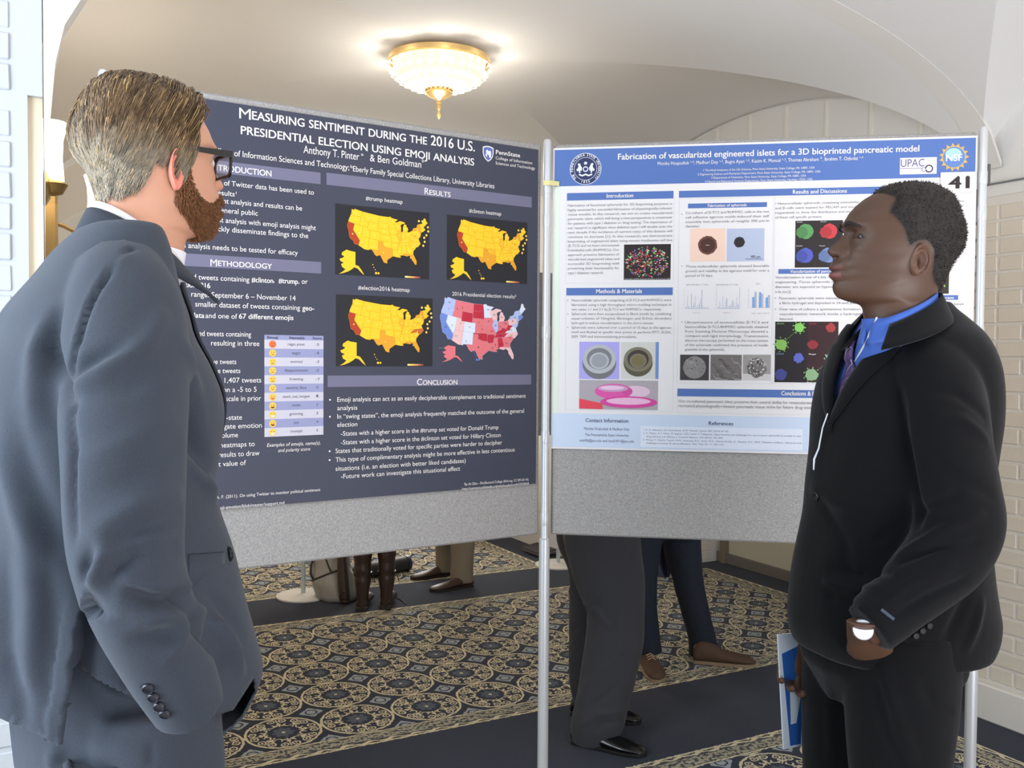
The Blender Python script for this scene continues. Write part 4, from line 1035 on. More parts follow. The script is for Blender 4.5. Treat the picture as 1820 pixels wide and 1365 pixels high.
# micrographs
for (x0, x1, cb, k) in ((1208.6, 1260, (64, 60, 62), 0), (1262.5, 1318, (112, 106, 104), 1), (1320, 1369.4, (150, 146, 142), 2)):
    a0, a1_, z0, z1 = img(x0, 630.4, x1, 675.8, cb); ww_ = a1_ - a0; hh = z1 - z0
    if k == 0:
        pw.disc('picture_micrograph', a0 + .5 * ww_, z0 + .5 * hh, .39 * ww_, (134, 130, 128), 2, 36, wob=.03); 
        for i in range(60):
            t = rr.uniform(0, 6.28); q = .36 * ww_ * math.sqrt(rr.random()); g_ = rr.randint(96, 186)
            pw.disc('picture_micrograph', a0 + .5 * ww_ + q * math.cos(t), z0 + .5 * hh + q * math.sin(t), .0022, (g_ // 20 * 20, g_ // 20 * 20 - 4, g_ // 20 * 20 - 6), 3, 6, wob=.4, seed=i)
    elif k == 1:
        for i in range(16):
            y = rr.random(); x = rr.random() * .8; g_ = rr.choice((80, 96, 136, 152))
            P = []
            for t in np.linspace(0, 1, 8): P.append((a0 + min(1, (x + .35 * t)) * ww_, z0 + np.clip(y - .35 * t + .05 * math.sin(t * 9 + i), .01, .97) * hh))
            P2 = [(p[0], min(p[1] + .05 * hh, z1)) for p in reversed(P)]
            pw.part('picture_micrograph', P + P2, (g_, g_ - 4, g_ - 6), 2 + i % 3)
    else:
        pw.rect('picture_micrograph', a0, a1_, z0, z0 + .25 * hh, (196, 192, 190), 2)
        pw.disc('picture_micrograph', a0 + .5 * ww_, z0 + .5 * hh, .36 * ww_, (112, 108, 106), 3, 26, wob=.12, seed=8)
        for i in range(70):
            t = rr.uniform(0, 6.28); q = .38 * ww_ * math.sqrt(rr.random()); g_ = rr.choice((50, 70, 150, 190, 216))
            pw.disc('picture_micrograph', a0 + .5 * ww_ + q * math.cos(t), z0 + .52 * hh + .9 * q * math.sin(t), .0022, (g_, g_ - 3, g_ - 5), 4, 6, wob=.5, seed=i)
# charts
def chart(x0, x1, y0, y1, n, cols_, seed, wide=.35):
    a0, zt = BR.loc(x0, y0); a1_, zb = BR.loc(x1, y1); q = random.Random(seed)
    pw.rect('chart_axis', a0, a1_, zb, zb + .0007, (190, 190, 200), 2); pw.rect('chart_axis', a0 - .004, a0 - .0034, zb, zt, (210, 210, 220), 2)
    for k in range(5): pw.rect('chart_axis', a0 - .008, a0 - .005, zb + (zt - zb) * k / 5, zb + (zt - zb) * k / 5 + .0012, (206, 206, 212), 2)
    return a0, a1_, zb, zt
a0, a1_, zb, zt = chart(1218.5, 1260, 511, 549, 1, None, 1)
def bars(a0, a1_, zb, zt, hs, cc, w=.3):
    st = (a1_ - a0) / len(hs)
    for i, h in enumerate(hs): pw.rect('chart_bar', a0 + st * (i + .5 - w / 2), a0 + st * (i + .5 + w / 2), zb, zb + (zt - zb) * h, cc[i % len(cc)], 2)
bars(a0, a1_, zb, zt, [.1, .6, .12, .06, .7, .15, .25, .6, .08, .16, .24, .5, .9, .1, .1, .05, .08, .06], [(150, 160, 198), (184, 190, 216)])
a0, a1_, zb, zt = chart(1276, 1315, 511, 549, 1, None, 2); bars(a0, a1_, zb, zt, [.1, .34, .05, .6, .08, .36, .5, .1, .16, .22, .4, .3, .1, .54, .2, 1.0], [(150, 160, 198), (184, 190, 216)])
a0, a1_, zb, zt = chart(1333, 1368, 511, 547, 1, None, 3); bars(a0, a1_, zb, zt, [0, .52, .78, 0, .76, .68, 0, .5, .62], [(170, 176, 200), (110, 158, 214), (170, 174, 190)], .9)
Tw('Spheroid size 1:1 ratio', 1219, 507.5, 1259, 2.8, rgb=(170, 170, 180)); Tw('Spheroid size 2:1 ratio', 1272, 507.5, 1312, 2.8, rgb=(170, 170, 180)); Tw('MTT', 1344, 506.5, 1351, 2.8, rgb=(170, 170, 180))
Tw('Diameter (µm)', 1231, 557, 1244, 2.4, rgb=(190, 180, 184)); Tw('Diameter (µm)', 1285, 557, 1299, 2.4, rgb=(200, 170, 176)); Tw('Day 1  Day 5  Day 10', 1336, 558, 1366, 2.4, rgb=(190, 180, 184))
bb = BR.loc(1545, 590); pw.rect('chart_bar', bb[0], bb[0] + .003, bb[1], bb[1] + .02, (110, 158, 214), 2)
# university seal
sa, sz = BR.loc(1041, 300.8); sr = 28.2 * BR.px2m(1041, 300)
pw.disc('seal_emblem', sa, sz, sr, (216, 218, 230), 2, 56); pw.disc('seal_emblem', sa, sz, sr * .965, (50, 56, 92), 3, 56)
pw.disc('seal_emblem', sa, sz, sr * .73, (200, 204, 220), 4, 48); pw.disc('seal_emblem', sa, sz, sr * .70, (50, 56, 92), 5, 48)
pw.disc('seal_emblem', sa, sz - .02 * sr, sr * .18, (206, 210, 226), 6, 14); pw.disc('seal_emblem', sa, sz - .02 * sr, sr * .11, (50, 56, 92), 7, 12); pw.disc('seal_emblem', sa, sz + .36 * sr, sr * .1, (206, 210, 226), 6, 8, wob=.3)
for sx in (-1, 1):
    P = [(.22, .05), (.3, .2), (.34, .32), (.46, .36), (.5, .26), (.44, .2), (.48, .06), (.58, -.04), (.52, -.16), (.44, -.1), (.4, -.26), (.32, -.26), (.34, -.1), (.26, -.14)]
    P = [(sa + sx * p[0] * sr, sz + p[1] * sr) for p in P]
    pw.part('seal_emblem', P if sx > 0 else list(reversed(P)), (220, 222, 234), 6)
P = [(-.42, -.3), (-.2, -.38), (0, -.3), (.2, -.38), (.42, -.3), (.42, -.4), (.2, -.48), (0, -.4), (-.2, -.48), (-.42, -.4)]
pw.part('seal_emblem', [(sa + p[0] * sr, sz + p[1] * sr) for p in reversed(P)], (220, 222, 234), 6)
RINGTXT = [('THE PENNSYLVANIA STATE UNIVERSITY', 222, -42), ('1855', 254, 286)]
# UPAC label and gold-toothed globe
qb(1598.6, 281.3, 310.8, 1663.8, 280.2, 309.4, (226, 222, 232), 2, 'logo_panel')
Tw('UPAC', 1600, 297.5, 1642, 13.5, rgb=(92, 84, 130), name='logo_lettering', layer=3)
a, z = BR.loc(1599, 301); pw.rect('logo_mark', a, a + .07, z, z + .0014, (92, 84, 130), 3)
for (x, y, r, cc) in ((1650, 300.5, 7, (60, 56, 70)), (1641, 302, 4, (150, 140, 160))):
    a, z = BR.loc(x, y); m_ = BR.px2m(x, y); pw.disc('logo_mark', a, z, r * m_, cc, 4, 24); pw.disc('logo_mark', a, z, r * m_ * .68, (226, 222, 232), 5, 24)
na, nz_ = BR.loc(1694.5, 280); m_ = BR.px2m(1694, 280)
P = []
for i in range(60):
    t = 2 * math.pi * i / 60; rrr = (25.5 if i % 4 in (0,) else 21.5 if i % 4 in (1, 3) else 19.5) * m_; P.append((na + rrr * math.cos(t), nz_ + rrr * math.sin(t)))
pw.part('globe_emblem', P, (206, 168, 92), 2); pw.disc('globe_emblem', na, nz_, 18.4 * m_, (96, 130, 190), 3, 40); pw.disc('globe_emblem', na - .002, nz_ + 6 * m_, 13.5 * m_, (162, 202, 226), 4, 30, ry=10 * m_)
text_loc(pw, 'logo_lettering', 'NSF', na - 13.5 * m_, na + 13.5 * m_, nz_ - 7 * m_, 12 * m_, (236, 240, 246), 5, bold=.03)
# ring lettering of the seal
for s, d0, d1 in RINGTXT:
    n = len(s)
    for i, ch in enumerate(s):
        if ch == ' ': continue
        TEXTJOBS.append((pw, '_ring', ch, 0, 1, 0, 0.01, (0, 0, 0), 0, 0.02, 0.0, 1.0 + (i + d0) * 1e-7))
_ring = [j for j in TEXTJOBS if j[1] == '_ring']; TEXTJOBS[:] = [j for j in TEXTJOBS if j[1] != '_ring']
run_text()
def ring_text():
    for s, d0, d1 in RINGTXT:
        chars = []
        for ch in s:
            cu_ = bpy.data.curves.new('t', 'FONT'); cu_.body = ch; cu_.size = 1; cu_.resolution_u = 2; cu_.offset = .02
            ob = bpy.data.objects.new('t', cu_); col.objects.link(ob); chars.append(ob)
        dg = bpy.context.evaluated_depsgraph_get(); dg.update()
        for i, (ch, ob) in enumerate(zip(s, chars)):
            if ch != ' ':
                me = bpy.data.meshes.new_from_object(ob.evaluated_get(dg))
                ang = R(d0 + (d1 - d0) * i / (len(s) - 1)); flip = d1 > d0
                rad = .80 * sr if not flip else .90 * sr; hh_ = .15 * sr
                cx = sum(v.co.x for v in me.vertices) / max(1, len(me.vertices))
                g = pw.groups.setdefault(('seal_lettering', (224, 226, 236), 6), MB())
                up = Vector((math.cos(ang), math.sin(ang))) * (-1 if flip else 1); rt = Vector((up.y, -up.x))
                V = []
                for v in me.vertices:
                    q = Vector((sa, sz)) + Vector((math.cos(ang), math.sin(ang))) * rad + rt * (v.co.x - cx) * hh_ / .75 + up * v.co.y * hh_ / .69
                    V.append(pw.bd.P(q.x, q.y, pw.off + 6 * .00035))
                g.add(V, [tuple(p.vertices) for p in me.polygons]); bpy.data.meshes.remove(me)
        for ob in chars:
            c_ = ob.data; bpy.data.objects.remove(ob); bpy.data.curves.remove(c_)
ring_text()
po.finish(); pw.finish()

# number card and strip of tape
TEXTJOBS.clear()
ca0, cz1 = BR.loc(1670.2, 307.5); ca1, cz0 = BR.loc(1730.6, 342.6)
card = Poster(BR, 'number_card', 'white paper card printed 41 on the corner of the white and blue poster', (ca0, ca1, cz0, cz1), (226, 222, 218), off=.0078, thick=.0006)
card.root['category'] = 'card'
text(card, 'numerals', '41', 1685, 336.4, 1720, 21, (52, 44, 44), layer=1, bold=.09)
run_text(); card.finish()
tp = empty('tape_strip', pc + Z3 * 1.9); tag(tp, 'short strip of pale yellow masking tape across the centre pole and the white poster', 'tape')
a0, z_ = BR.loc(994.5, 327.5)
q0 = pc + Vector((-.012, -.016, 0)); q1 = BR.P(a0, 0, .0082)
V = []
hgt = .014; mid = pc + Vector((.006, -.0168, 0))
zz = BR.loc(985, 328)[1]
for p in (q0, mid, q1):
    for z in (zz - hgt / 2, zz + hgt / 2):
        V.append(Vector((p.x, p.y, z))); V.append(Vector((p.x, p.y - .0006, z)))
F = []
for i in range(2):
    a = 4 * i; F += [(a + 1, a + 5, a + 7, a + 3), (a, a + 2, a + 6, a + 4), (a, a + 4, a + 5, a + 1), (a + 2, a + 3, a + 7, a + 6)]
F += [(0, 1, 3, 2), (8, 10, 11, 9)]
attach(mesh('tape', V, F, mat('masking_tape', (222, 212, 148), .6)), tp)

# background display stand beyond
s2 = empty('display_stand', at(539, 1060, 5.45)); s2.location.z = 0
tag(s2, 'second display stand behind, with white round floor plates and thin poles', 'display board')
g0 = at(539, 1060, 5.42); g1 = at(992, 1000, 6.28); g0.z = 0; g1.z = 0
for g_ in (g0, g1):
    MB().lathe(g_, [(.158, 0), (.158, .008), (.14, .014), (.03, .02)], 40).build('base_disc', M_white, s2, True)
    MB().lathe(g_, [(.0135, .012), (.0135, 2.0)], 16).build('pole', mat('pale_pole', (196, 206, 208), .4, metal=.2), s2, True)
dd = (g1 - g0).normalized()
MB().bbox((g0 + g1) / 2 + Z3 * 1.45, ((g1 - g0).length - .05, .03, 1.1), (dd, Vector((dd.y, -dd.x, 0)), Z3), b=.005).build('felt_panel', M_felt, s2)
# ================================================================== people: shared tools
def ring_loft(rings, cap=True):
    """rings: list of equally long point lists -> closed surface"""
    n = len(rings[0]); V = [p for r in rings for p in r]; F = []
    for i in range(len(rings) - 1):
        for k in range(n):
            j = (k + 1) % n
            F.append((i * n + k, i * n + j, (i + 1) * n + j, (i + 1) * n + k))
    if cap:
        c0 = sum((Vector(p) for p in rings[0]), Vector()) / n; c1 = sum((Vector(p) for p in rings[-1]), Vector()) / n
        a = len(V); V += [c0, c1]
        for k in range(n):
            j = (k + 1) % n
            F.append((a, j, k)); F.append((a + 1, (len(rings) - 1) * n + k, (len(rings) - 1) * n + j))
    return V, F

def superring(c, ax, ay, a, b, n=40, e=2.0, front=0.0):
    """ax forward, ay side; a half size along ay, b along ax"""
    P = []
    for i in range(n):
        t = 2 * math.pi * i / n; ct, st = math.cos(t), math.sin(t)
        x = math.copysign(abs(ct) ** (2 / e), ct) * b; y = math.copysign(abs(st) ** (2 / e), st) * a * (1 - front * max(0, ct))
        P.append(Vector(c) + ax * x + ay * y)
    return P

def spline(keys, n):
    """Catmull-Rom through rows of numbers (first column is the parameter)"""
    keys = np.array(keys, float); x = keys[:, 0]; xs = np.linspace(x[0], x[-1], n); out = [xs]
    for k in range(1, keys.shape[1]):
        y = keys[:, k]; m = np.gradient(y, x)
        idx = np.clip(np.searchsorted(x, xs) - 1, 0, len(x) - 2); h = x[idx + 1] - x[idx]; t = (xs - x[idx]) / h
        out.append((2 * t**3 - 3 * t**2 + 1) * y[idx] + (t**3 - 2 * t**2 + t) * h * m[idx] + (-2 * t**3 + 3 * t**2) * y[idx + 1] + (t**3 - t**2) * h * m[idx + 1])
    return np.array(out).T

def tube_path(keys, n=40, seg=28, flat=None):
    """keys: (x,y,z,r[,aspect]) ; round limb with smooth radius"""
    K = np.array(keys, float); d = np.r_[0, np.cumsum(np.linalg.norm(np.diff(K[:, :3], axis=0), axis=1))]
    S = spline(np.c_[d, K], n)
    rings = []; up = None
    for i in range(n):
        p = Vector(S[i, 1:4]); t = (Vector(S[min(i + 1, n - 1), 1:4]) - Vector(S[max(i - 1, 0), 1:4])).normalized()
        if up is None:
            up = Vector((0, 1, 0)) if abs(t.y) < .8 else Vector((1, 0, 0))
        up = (up - t * up.dot(t)).normalized(); w = t.cross(up); r = S[i, 4]; asp = S[i, 5] if S.shape[1] > 5 else 1.0
        rings.append([p + (up * math.cos(a) * asp + w * math.sin(a)) * r for a in np.linspace(0, 2 * math.pi, seg + 1)[:-1]])
    return ring_loft(rings)

def remesh(parts, voxel, smooth=6, factor=.5):
    """union of closed surfaces as one evenly meshed surface -> (verts array, faces list)"""
    mb = MB()
    for V, F in parts: mb.add(V, F)
    me = bpy.data.meshes.new('tmp'); me.from_pydata([tuple(v) for v in mb.v], [], mb.f); me.update()
    bm = bmesh.new(); bm.from_mesh(me); bmesh.ops.recalc_face_normals(bm, faces=bm.faces[:]); bm.to_mesh(me); bm.free()
    o = bpy.data.objects.new('tmp', me); col.objects.link(o)
    m = o.modifiers.new('r', 'REMESH'); m.mode = 'VOXEL'; m.voxel_size = voxel
    if smooth:
        s = o.modifiers.new('s', 'SMOOTH'); s.iterations = smooth; s.factor = factor
    dg = bpy.context.evaluated_depsgraph_get(); dg.update()
    e = bpy.data.meshes.new_from_object(o.evaluated_get(dg))
    n = len(e.vertices); co = np.zeros(n * 3); e.vertices.foreach_get('co', co)
    F = [tuple(p.vertices) for p in e.polygons]
    bpy.data.objects.remove(o); bpy.data.meshes.remove(me); bpy.data.meshes.remove(e)
    return co.reshape(-1, 3), F

def normals(co, F):
    N = np.zeros_like(co); q = np.array([f if len(f) == 4 else (f[0], f[1], f[2], f[2]) for f in F])
    a = co[q[:, 2]] - co[q[:, 0]]; b = co[q[:, 3]] - co[q[:, 1]]; tri = q[:, 3] == q[:, 2]
    b[tri] = co[q[tri, 2]] - co[q[tri, 1]]; a[tri] = co[q[tri, 1]] - co[q[tri, 0]]
    fn = np.cross(a, b)
    for k in range(4): np.add.at(N, q[:, k], fn)
    return N / (np.linalg.norm(N, axis=1, keepdims=True) + 1e-12)

def bvh(co, F): return BVHTree.FromPolygons([tuple(p) for p in co], F)
def pick(tree, px, py):
    r = ray(px, py).normalized(); h = tree.ray_cast(CAM, r)
    return (h[0], h[1]) if h[0] is not None else (None, None)

def seg_dist(co, a, b):
    ab = b - a; t = np.clip(((co - a) @ ab) / (ab @ ab + 1e-12), 0, 1)
    return np.linalg.norm(co - (a + t[:, None] * ab), axis=1), t

def folds(co, F, strokes):
    """strokes: (pixel polyline, width m, height m): ridges (+) and creases (-) laid along the cloth"""
    N = normals(co, F); tree = bvh(co, F); D = np.zeros(len(co))
    for pts, w, h in strokes:
        P = [pick(tree, x, y)[0] for x, y in pts]; P = [np.array(p) for p in P if p is not None]
        if len(P) < 2: continue
        best = np.full(len(co), 9.0); tt = np.zeros(len(co)); L = len(P) - 1
        for i in range(L):
            d, t = seg_dist(co, P[i], P[i + 1]); m = d < best; best[m] = d[m]; tt[m] = (i + t[m]) / L
        fade = np.sin(np.pi * np.clip(tt * .84 + .08, 0, 1)) ** .6
        D += h * np.exp(-(best / w) ** 2) * fade
    return co + N * D[:, None]

def clothnoise(co, F, amp=.003, sc=(7, 7, 3.5), seed=0):
    N = normals(co, F); D = np.array([noise.noise(Vector((p[0] * sc[0] + seed, p[1] * sc[1], p[2] * sc[2]))) + .5 * noise.noise(Vector((p[0] * sc[0] * 2.3, p[1] * sc[1] * 2.3 + seed, p[2] * sc[2] * 2.6))) for p in co])
    return co + N * (D * amp)[:, None]

def cloth_obj(name, co, F, m, root):
    return attach(mesh(name, co, F, m, None, True), root)

def suitmat(name, rgb, bumpy=.25):
    m = mat(name, rgb, .92, spec=.12, sheen=.10, bump=(900, bumpy, .0012), vary=(700, .12))
    return m

# ------------------------------------------------------------------ head
SC = .0011
HT = [  # y(px), face front, back, half width, front narrowing, exponent
 (331.5, 1612, 1628, .006, 0, 2), (333, 1592, 1646, .028, 0, 2), (337, 1573, 1662, .043, .02, 2.05), (345, 1552, 1675, .056, .05, 2.1), (355, 1535, 1684, .064, .08, 2.15), (367, 1521, 1690, .069, .12, 2.2),
 (380, 1509.5, 1695, .072, .16, 2.25), (395, 1501, 1700, .0735, .18, 2.3), (403, 1498, 1701, .074, .16, 2.6), (414, 1501.5, 1702, .0735, .14, 2.7), (428, 1503, 1701, .073, .12, 2.7),
 (442, 1501, 1699, .072, .16, 2.6), (452, 1496, 1694, .0705, .22, 2.4), (459, 1489, 1690, .069, .28, 2.15), (464, 1483, 1687, .068, .32, 2.1), (470, 1477, 1684, .0665, .36, 2.05),
 (476, 1474.5, 1681, .065, .40, 2.0), (483, 1475.5, 1678, .0635, .42, 2.0), (492, 1475.5, 1674, .0625, .44, 2.0), (501, 1479.5, 1671, .061, .45, 2.0), (508, 1480, 1669, .060, .46, 2.0), (515, 1480, 1667, .0585, .48, 2.0),
 (522, 1482.5, 1666, .057, .50, 2.0), (528, 1487, 1665, .056, .50, 2.0), (533, 1496, 1665, .0555, .46, 2.0), (537, 1512, 1665, .055, .36, 2.0), (541, 1530, 1665, .0548, .22, 2.0), (547, 1535, 1665, .0545, .16, 2.0),
 (556, 1537, 1666, .0545, .12, 2.0), (572, 1540, 1668, .055, .1, 2.0), (600, 1541, 1672, .058, .05, 2.0), (640, 1550, 1678, .062, 0, 2.0), (670, 1548, 1680, .085, 0, 2.1), (700, 1545, 1682, .10, 0, 2.2), (760, 1540, 1684, .10, 0, 2.2), (900, 1545, 1680, .09, 0, 2.2), (1040, 1545, 1680, .09, 0, 2.2), (1100, 1560, 1670, .07, 0, 2.2)]
NOSE = [(405, 0, .006), (412, 0.5, .0065), (418, 4, .007), (424, 10, .0072), (430, 17, .008), (436, 23, .009), (441, 28, .0105), (445, 29.5, .0115), (449, 28.5, .012), (453, 23, .0125), (457, 15, .012), (461, 7, .011), (466, 1.5, .009), (470, 0, .008)]

def head_grid(ntheta=120, wide=1.0, shift=(0, 0)):
    """returns P[row, theta] in head coordinates (x forward, y left, z up), metres"""
    ys = np.r_[331.5, 332, 333, 335, 338, 342, np.arange(346, 548, 1.6), np.arange(549, 620, 6), np.arange(625, 1101, 25)]
    T = np.array(HT, float); cols_ = [np.interp(ys, T[:, 0], T[:, k]) for k in range(1, 6)]
    # light smoothing of the tables
    for q, c in enumerate(cols_):
        for _ in range(2 if q < 2 else 14):
            c[4:-1] = (c[3:-2] + 2 * c[4:-1] + c[5:]) / 4
    fr_, bk, hw, nar, ex = cols_
    th = np.linspace(0, 2 * math.pi, ntheta, endpoint=False)
    # denser towards the face
    th = th - .35 * np.sin(th)
    ct, st = np.cos(th)[None, :], np.sin(th)[None, :]
    F_ = (1600 - fr_) * SC; B_ = (1600 - bk) * SC; cx = (F_ + B_) / 2; hx = (F_ - B_) / 2
    e = ex[:, None]
    x = cx[:, None] + hx[:, None] * np.sign(ct) * np.abs(ct) ** (2 / e)
    y = (hw * wide)[:, None] * np.sign(st) * np.abs(st) ** (2 / e) * (1 - nar[:, None] * np.clip(ct, 0, 1) ** 1.3)
    z = np.repeat(((435 - ys) * SC)[:, None], ntheta, 1)
    Y = ys[:, None]
    front = np.clip(ct, 0, 1)
    face = smoothstep(.25, .7, ct) * np.ones_like(z)
    # nose
    N = np.array(NOSE); nh = np.interp(ys, N[:, 0], N[:, 1])[:, None] * SC; nw = np.interp(ys, N[:, 0], N[:, 2])[:, None]
    x = x + nh * np.exp(-(np.abs(y) / nw) ** 2.2) * (ct > 0)
    def g(y0, z0, sy, sz): return np.exp(-((np.abs(y) - y0) / sy) ** 2 - ((Y - z0) * SC / sz) ** 2) * face
    x = x + .0062 * g(.0135, 451, .0055, .0065)          # nostril wings
    x = x - .004 * g(.007, 459, .0035, .0028)
    x = x - .0075 * g(.019, 417, .009, .009)             # inner eye hollow
    x = x - .007 * g(.036, 423, .014, .011)              # socket
    x = x + .0055 * g(.031, 425, .0125, .0085)           # eyeball under the lids
    x = x - .0022 * np.exp(-((Y - 426.5 - (np.abs(y) - .031) ** 2 * 9000) * SC / .0013) ** 2) * np.exp(-((np.abs(y) - .031) / .013) ** 4) * face   # lid slit
    x = x + .0045 * g(.025, 402, .018, .0065)            # brow ridge
    x = x + .0040 * g(.040, 447, .014, .011)             # cheekbone
    x = x - .0016 * np.exp(-((np.abs(y) - .023 - (Y - 455) * SC * .25) / .004) ** 2) * smoothstep(448, 456, Y) * (1 - smoothstep(478, 490, Y)) * face
    x = x - .0030 * np.exp(-((Y - 483.5) * SC / .0016) ** 2) * np.exp(-(np.abs(y) / .022) ** 4) * face    # mouth line
    x = x + .0022 * np.exp(-((Y - 477) * SC / .0038) ** 2) * np.exp(-(np.abs(y) / .017) ** 2) * face
    x = x + .0034 * np.exp(-((Y - 491.5) * SC / .0045) ** 2) * np.exp(-(np.abs(y) / .016) ** 2) * face
    x = x - .0028 * np.exp(-((Y - 502) * SC / .004) ** 2) * np.exp(-(np.abs(y) / .018) ** 2) * face
    x = x - .0025 * g(.026, 484, .005, .006)             # mouth corner
    # temples
    y = y * (1 - .045 * np.exp(-((Y - 405) / 22) ** 2) * np.exp(-((x - .055) / .03) ** 2))
    # jaw line: the neck sits inside it
    jl = 531 - (1600 - 1487) * 0 - np.clip((.124 - x) / .124, 0, 1.15) * 30
    below = smoothstep(-5, 12, Y - jl) * smoothstep(-.02, .035, x) * (1 - smoothstep(575, 620, Y))
    y = y * (1 - .05 * below)
    x = np.where(Y < 575, x, x)
    # hollow cheek and masseter
    y = y * (1 + .012 * np.exp(-((Y - 500) / 14) ** 2) * np.exp(-((x - .02) / .025) ** 2))
    sh = smoothstep(566, 690, Y)
    x = x + shift[0] * sh; y = y + shift[1] * sh
    return np.stack([x, y, z], -1), ys

def ear_mesh(side, cx=-.003, cz=-.0385, size=1.0, tilt=.34, wy=.069):
    """outer ear, leaning outwards towards the back"""
    na, nr = 44, 16; V = []; F = []
    for r in range(nr + 1):
        rho = r / nr * 1.06
        for k in range(na):
            a = 2 * math.pi * k / na; ca, sa_ = math.cos(a), math.sin(a)       # a=0 forward, pi/2 up
            rx = .0165 if ca < 0 else .0145; rz = .031 if sa_ > 0 else .029 * (1 - .0 * ca)
            if sa_ < 0: rx *= (1 - .30 * sa_ * sa_)
            q = min(rho, 1.0) if rho <= 1 else 1 - (rho - 1) * .6
            ex_ = rx * ca * q - .003 * sa_ * q * (1 if sa_ < 0 else .6); ez = rz * sa_ * q
            back = smoothstep(-.75, .1, -ca + .25 * sa_)    # 0 at the front attachment
            h = -.008 * math.exp(-(rho / .38) ** 2) + .0050 * math.exp(-((rho - .62) / .12) ** 2) * back * (1 if sa_ > -.75 else .4)
            h += -.0015 * math.exp(-((rho - .80) / .07) ** 2) * back
            h += .0065 * math.exp(-((rho - .95) / .09) ** 2) * back
            h += .004 * math.exp(-((rho - .55) / .16) ** 2) * math.exp(-(((a + math.pi) % (2 * math.pi) - math.pi + .15) / .45) ** 2)   # tragus
            if sa_ < -.6: h += .002 * (rho > .5)
            if rho > 1: h -= (rho - 1) * .19
            h += .004
            x = cx + ex_ * size * math.cos(tilt) ; lat = wy + h * size + max(0, -ex_) * size * math.sin(tilt) * 1.2
            V.append(Vector((x - h * .3, side * lat, cz + ez * size)))
    for r in range(nr):
        for k in range(na):
            j = (k + 1) % na; q = (r * na + k, r * na + j, (r + 1) * na + j, (r + 1) * na + k)
            F.append(q if side > 0 else tuple(reversed(q)))
    return V, F

def set_tint(o, cols_):
    me = o.data; a = me.color_attributes.new('tint', 'FLOAT_COLOR', 'POINT')
    c = np.ones((len(me.vertices), 4), np.float32); c[:, :3] = cols_; a.data.foreach_set('color', c.ravel())

def set_tint2(o, cols_):
    c = np.ones((len(o.data.vertices), 4), np.float32); c[:, :3] = cols_; o.data.color_attributes['tint'].data.foreach_set('color', c.ravel())

def linv(rgb): return np.array(lin(rgb)[:3])

class Frame:
    """local frame: f forward, l left, z up"""
    def __init__(s, o, ang, scale=1.0, pitch=0.0):
        s.o = Vector(o); s.f = Vector((math.cos(ang), math.sin(ang), 0)); s.l = Vector((-s.f.y, s.f.x, 0)); s.z = Vector((0, 0, 1)); s.k = scale
        if pitch:
            q = Matrix.Rotation(-pitch, 3, s.l); s.f = q @ s.f; s.z = q @ s.z
    def w(s, p): return s.o + (s.f * p[0] + s.l * p[1] + s.z * p[2]) * s.k
    def arr(s, P):
        P = np.asarray(P); return np.array(s.o) + s.k * (P[..., :1] * np.array(s.f) + P[..., 1:2] * np.array(s.l) + P[..., 2:3] * np.array(s.z))

def grid_faces(nr, n, sel=None):
    F = []
    for i in range(nr - 1):
        for k in range(n):
            if sel is None or sel[i, k]:
                j = (k + 1) % n; F.append((i * n + k, (i + 1) * n + k, (i + 1) * n + j, i * n + j))
    return F

def hand_parts(wrist, dirv, palm_n, side, L=.185, curl=.5, thumb_out=1.0):
    """closed tubes of palm, thumb and four fingers; palm_n = direction the palm faces; side=+1 thumb towards dirv x palm_n"""
    d = Vector(dirv).normalized(); n = Vector(palm_n); n = (n - d * n.dot(d)).normalized(); s = d.cross(n) * side
    w = Vector(wrist); parts = []
    def prow(t, a, b, off=0): return superring(w + d * (t * L) + n * off, n, s, a * L, b * L, 20, 2.4)
    parts.append(ring_loft([prow(-.05, .14, .11), prow(.05, .15, .10), prow(.2, .20, .095), prow(.38, .235, .09, .002), prow(.48, .23, .075, .003), prow(.52, .20, .05, .003)]))
    for i, (o, ln, r) in enumerate(((.165, .40, .052), (.058, .455, .054), (-.052, .42, .051), (-.158, .33, .045))):
        p = w + d * (.46 * L) + s * (o * L); a = 0; q = [(*p, r * L * 1.05)]
        for j, fr_ in enumerate((.45, .30, .25)):
            a += curl * (.75, 1.0, .8)[j]
            p = p + (d * math.cos(a) + n * math.sin(a)) * (ln * L * fr_) + s * (o * .06 * L)
            q.append((*p, r * L * (.98, .9, .74)[j]))
        parts.append(tube_path(q, 16, 12))
    p = w + d * (.08 * L) + s * (.13 * L) + n * (.02 * L); q = [(*p, .075 * L)]
    for j, (fr_, aa) in enumerate(((.2, .75), (.17, .5), (.14, .25))):
        p = p + (d * math.cos(aa) + s * math.sin(aa) * thumb_out + n * .35 * curl) * (fr_ * L); q.append((*p, (.066, .058, .046)[j] * L))
    parts.append(tube_path(q, 16, 12))
    return parts

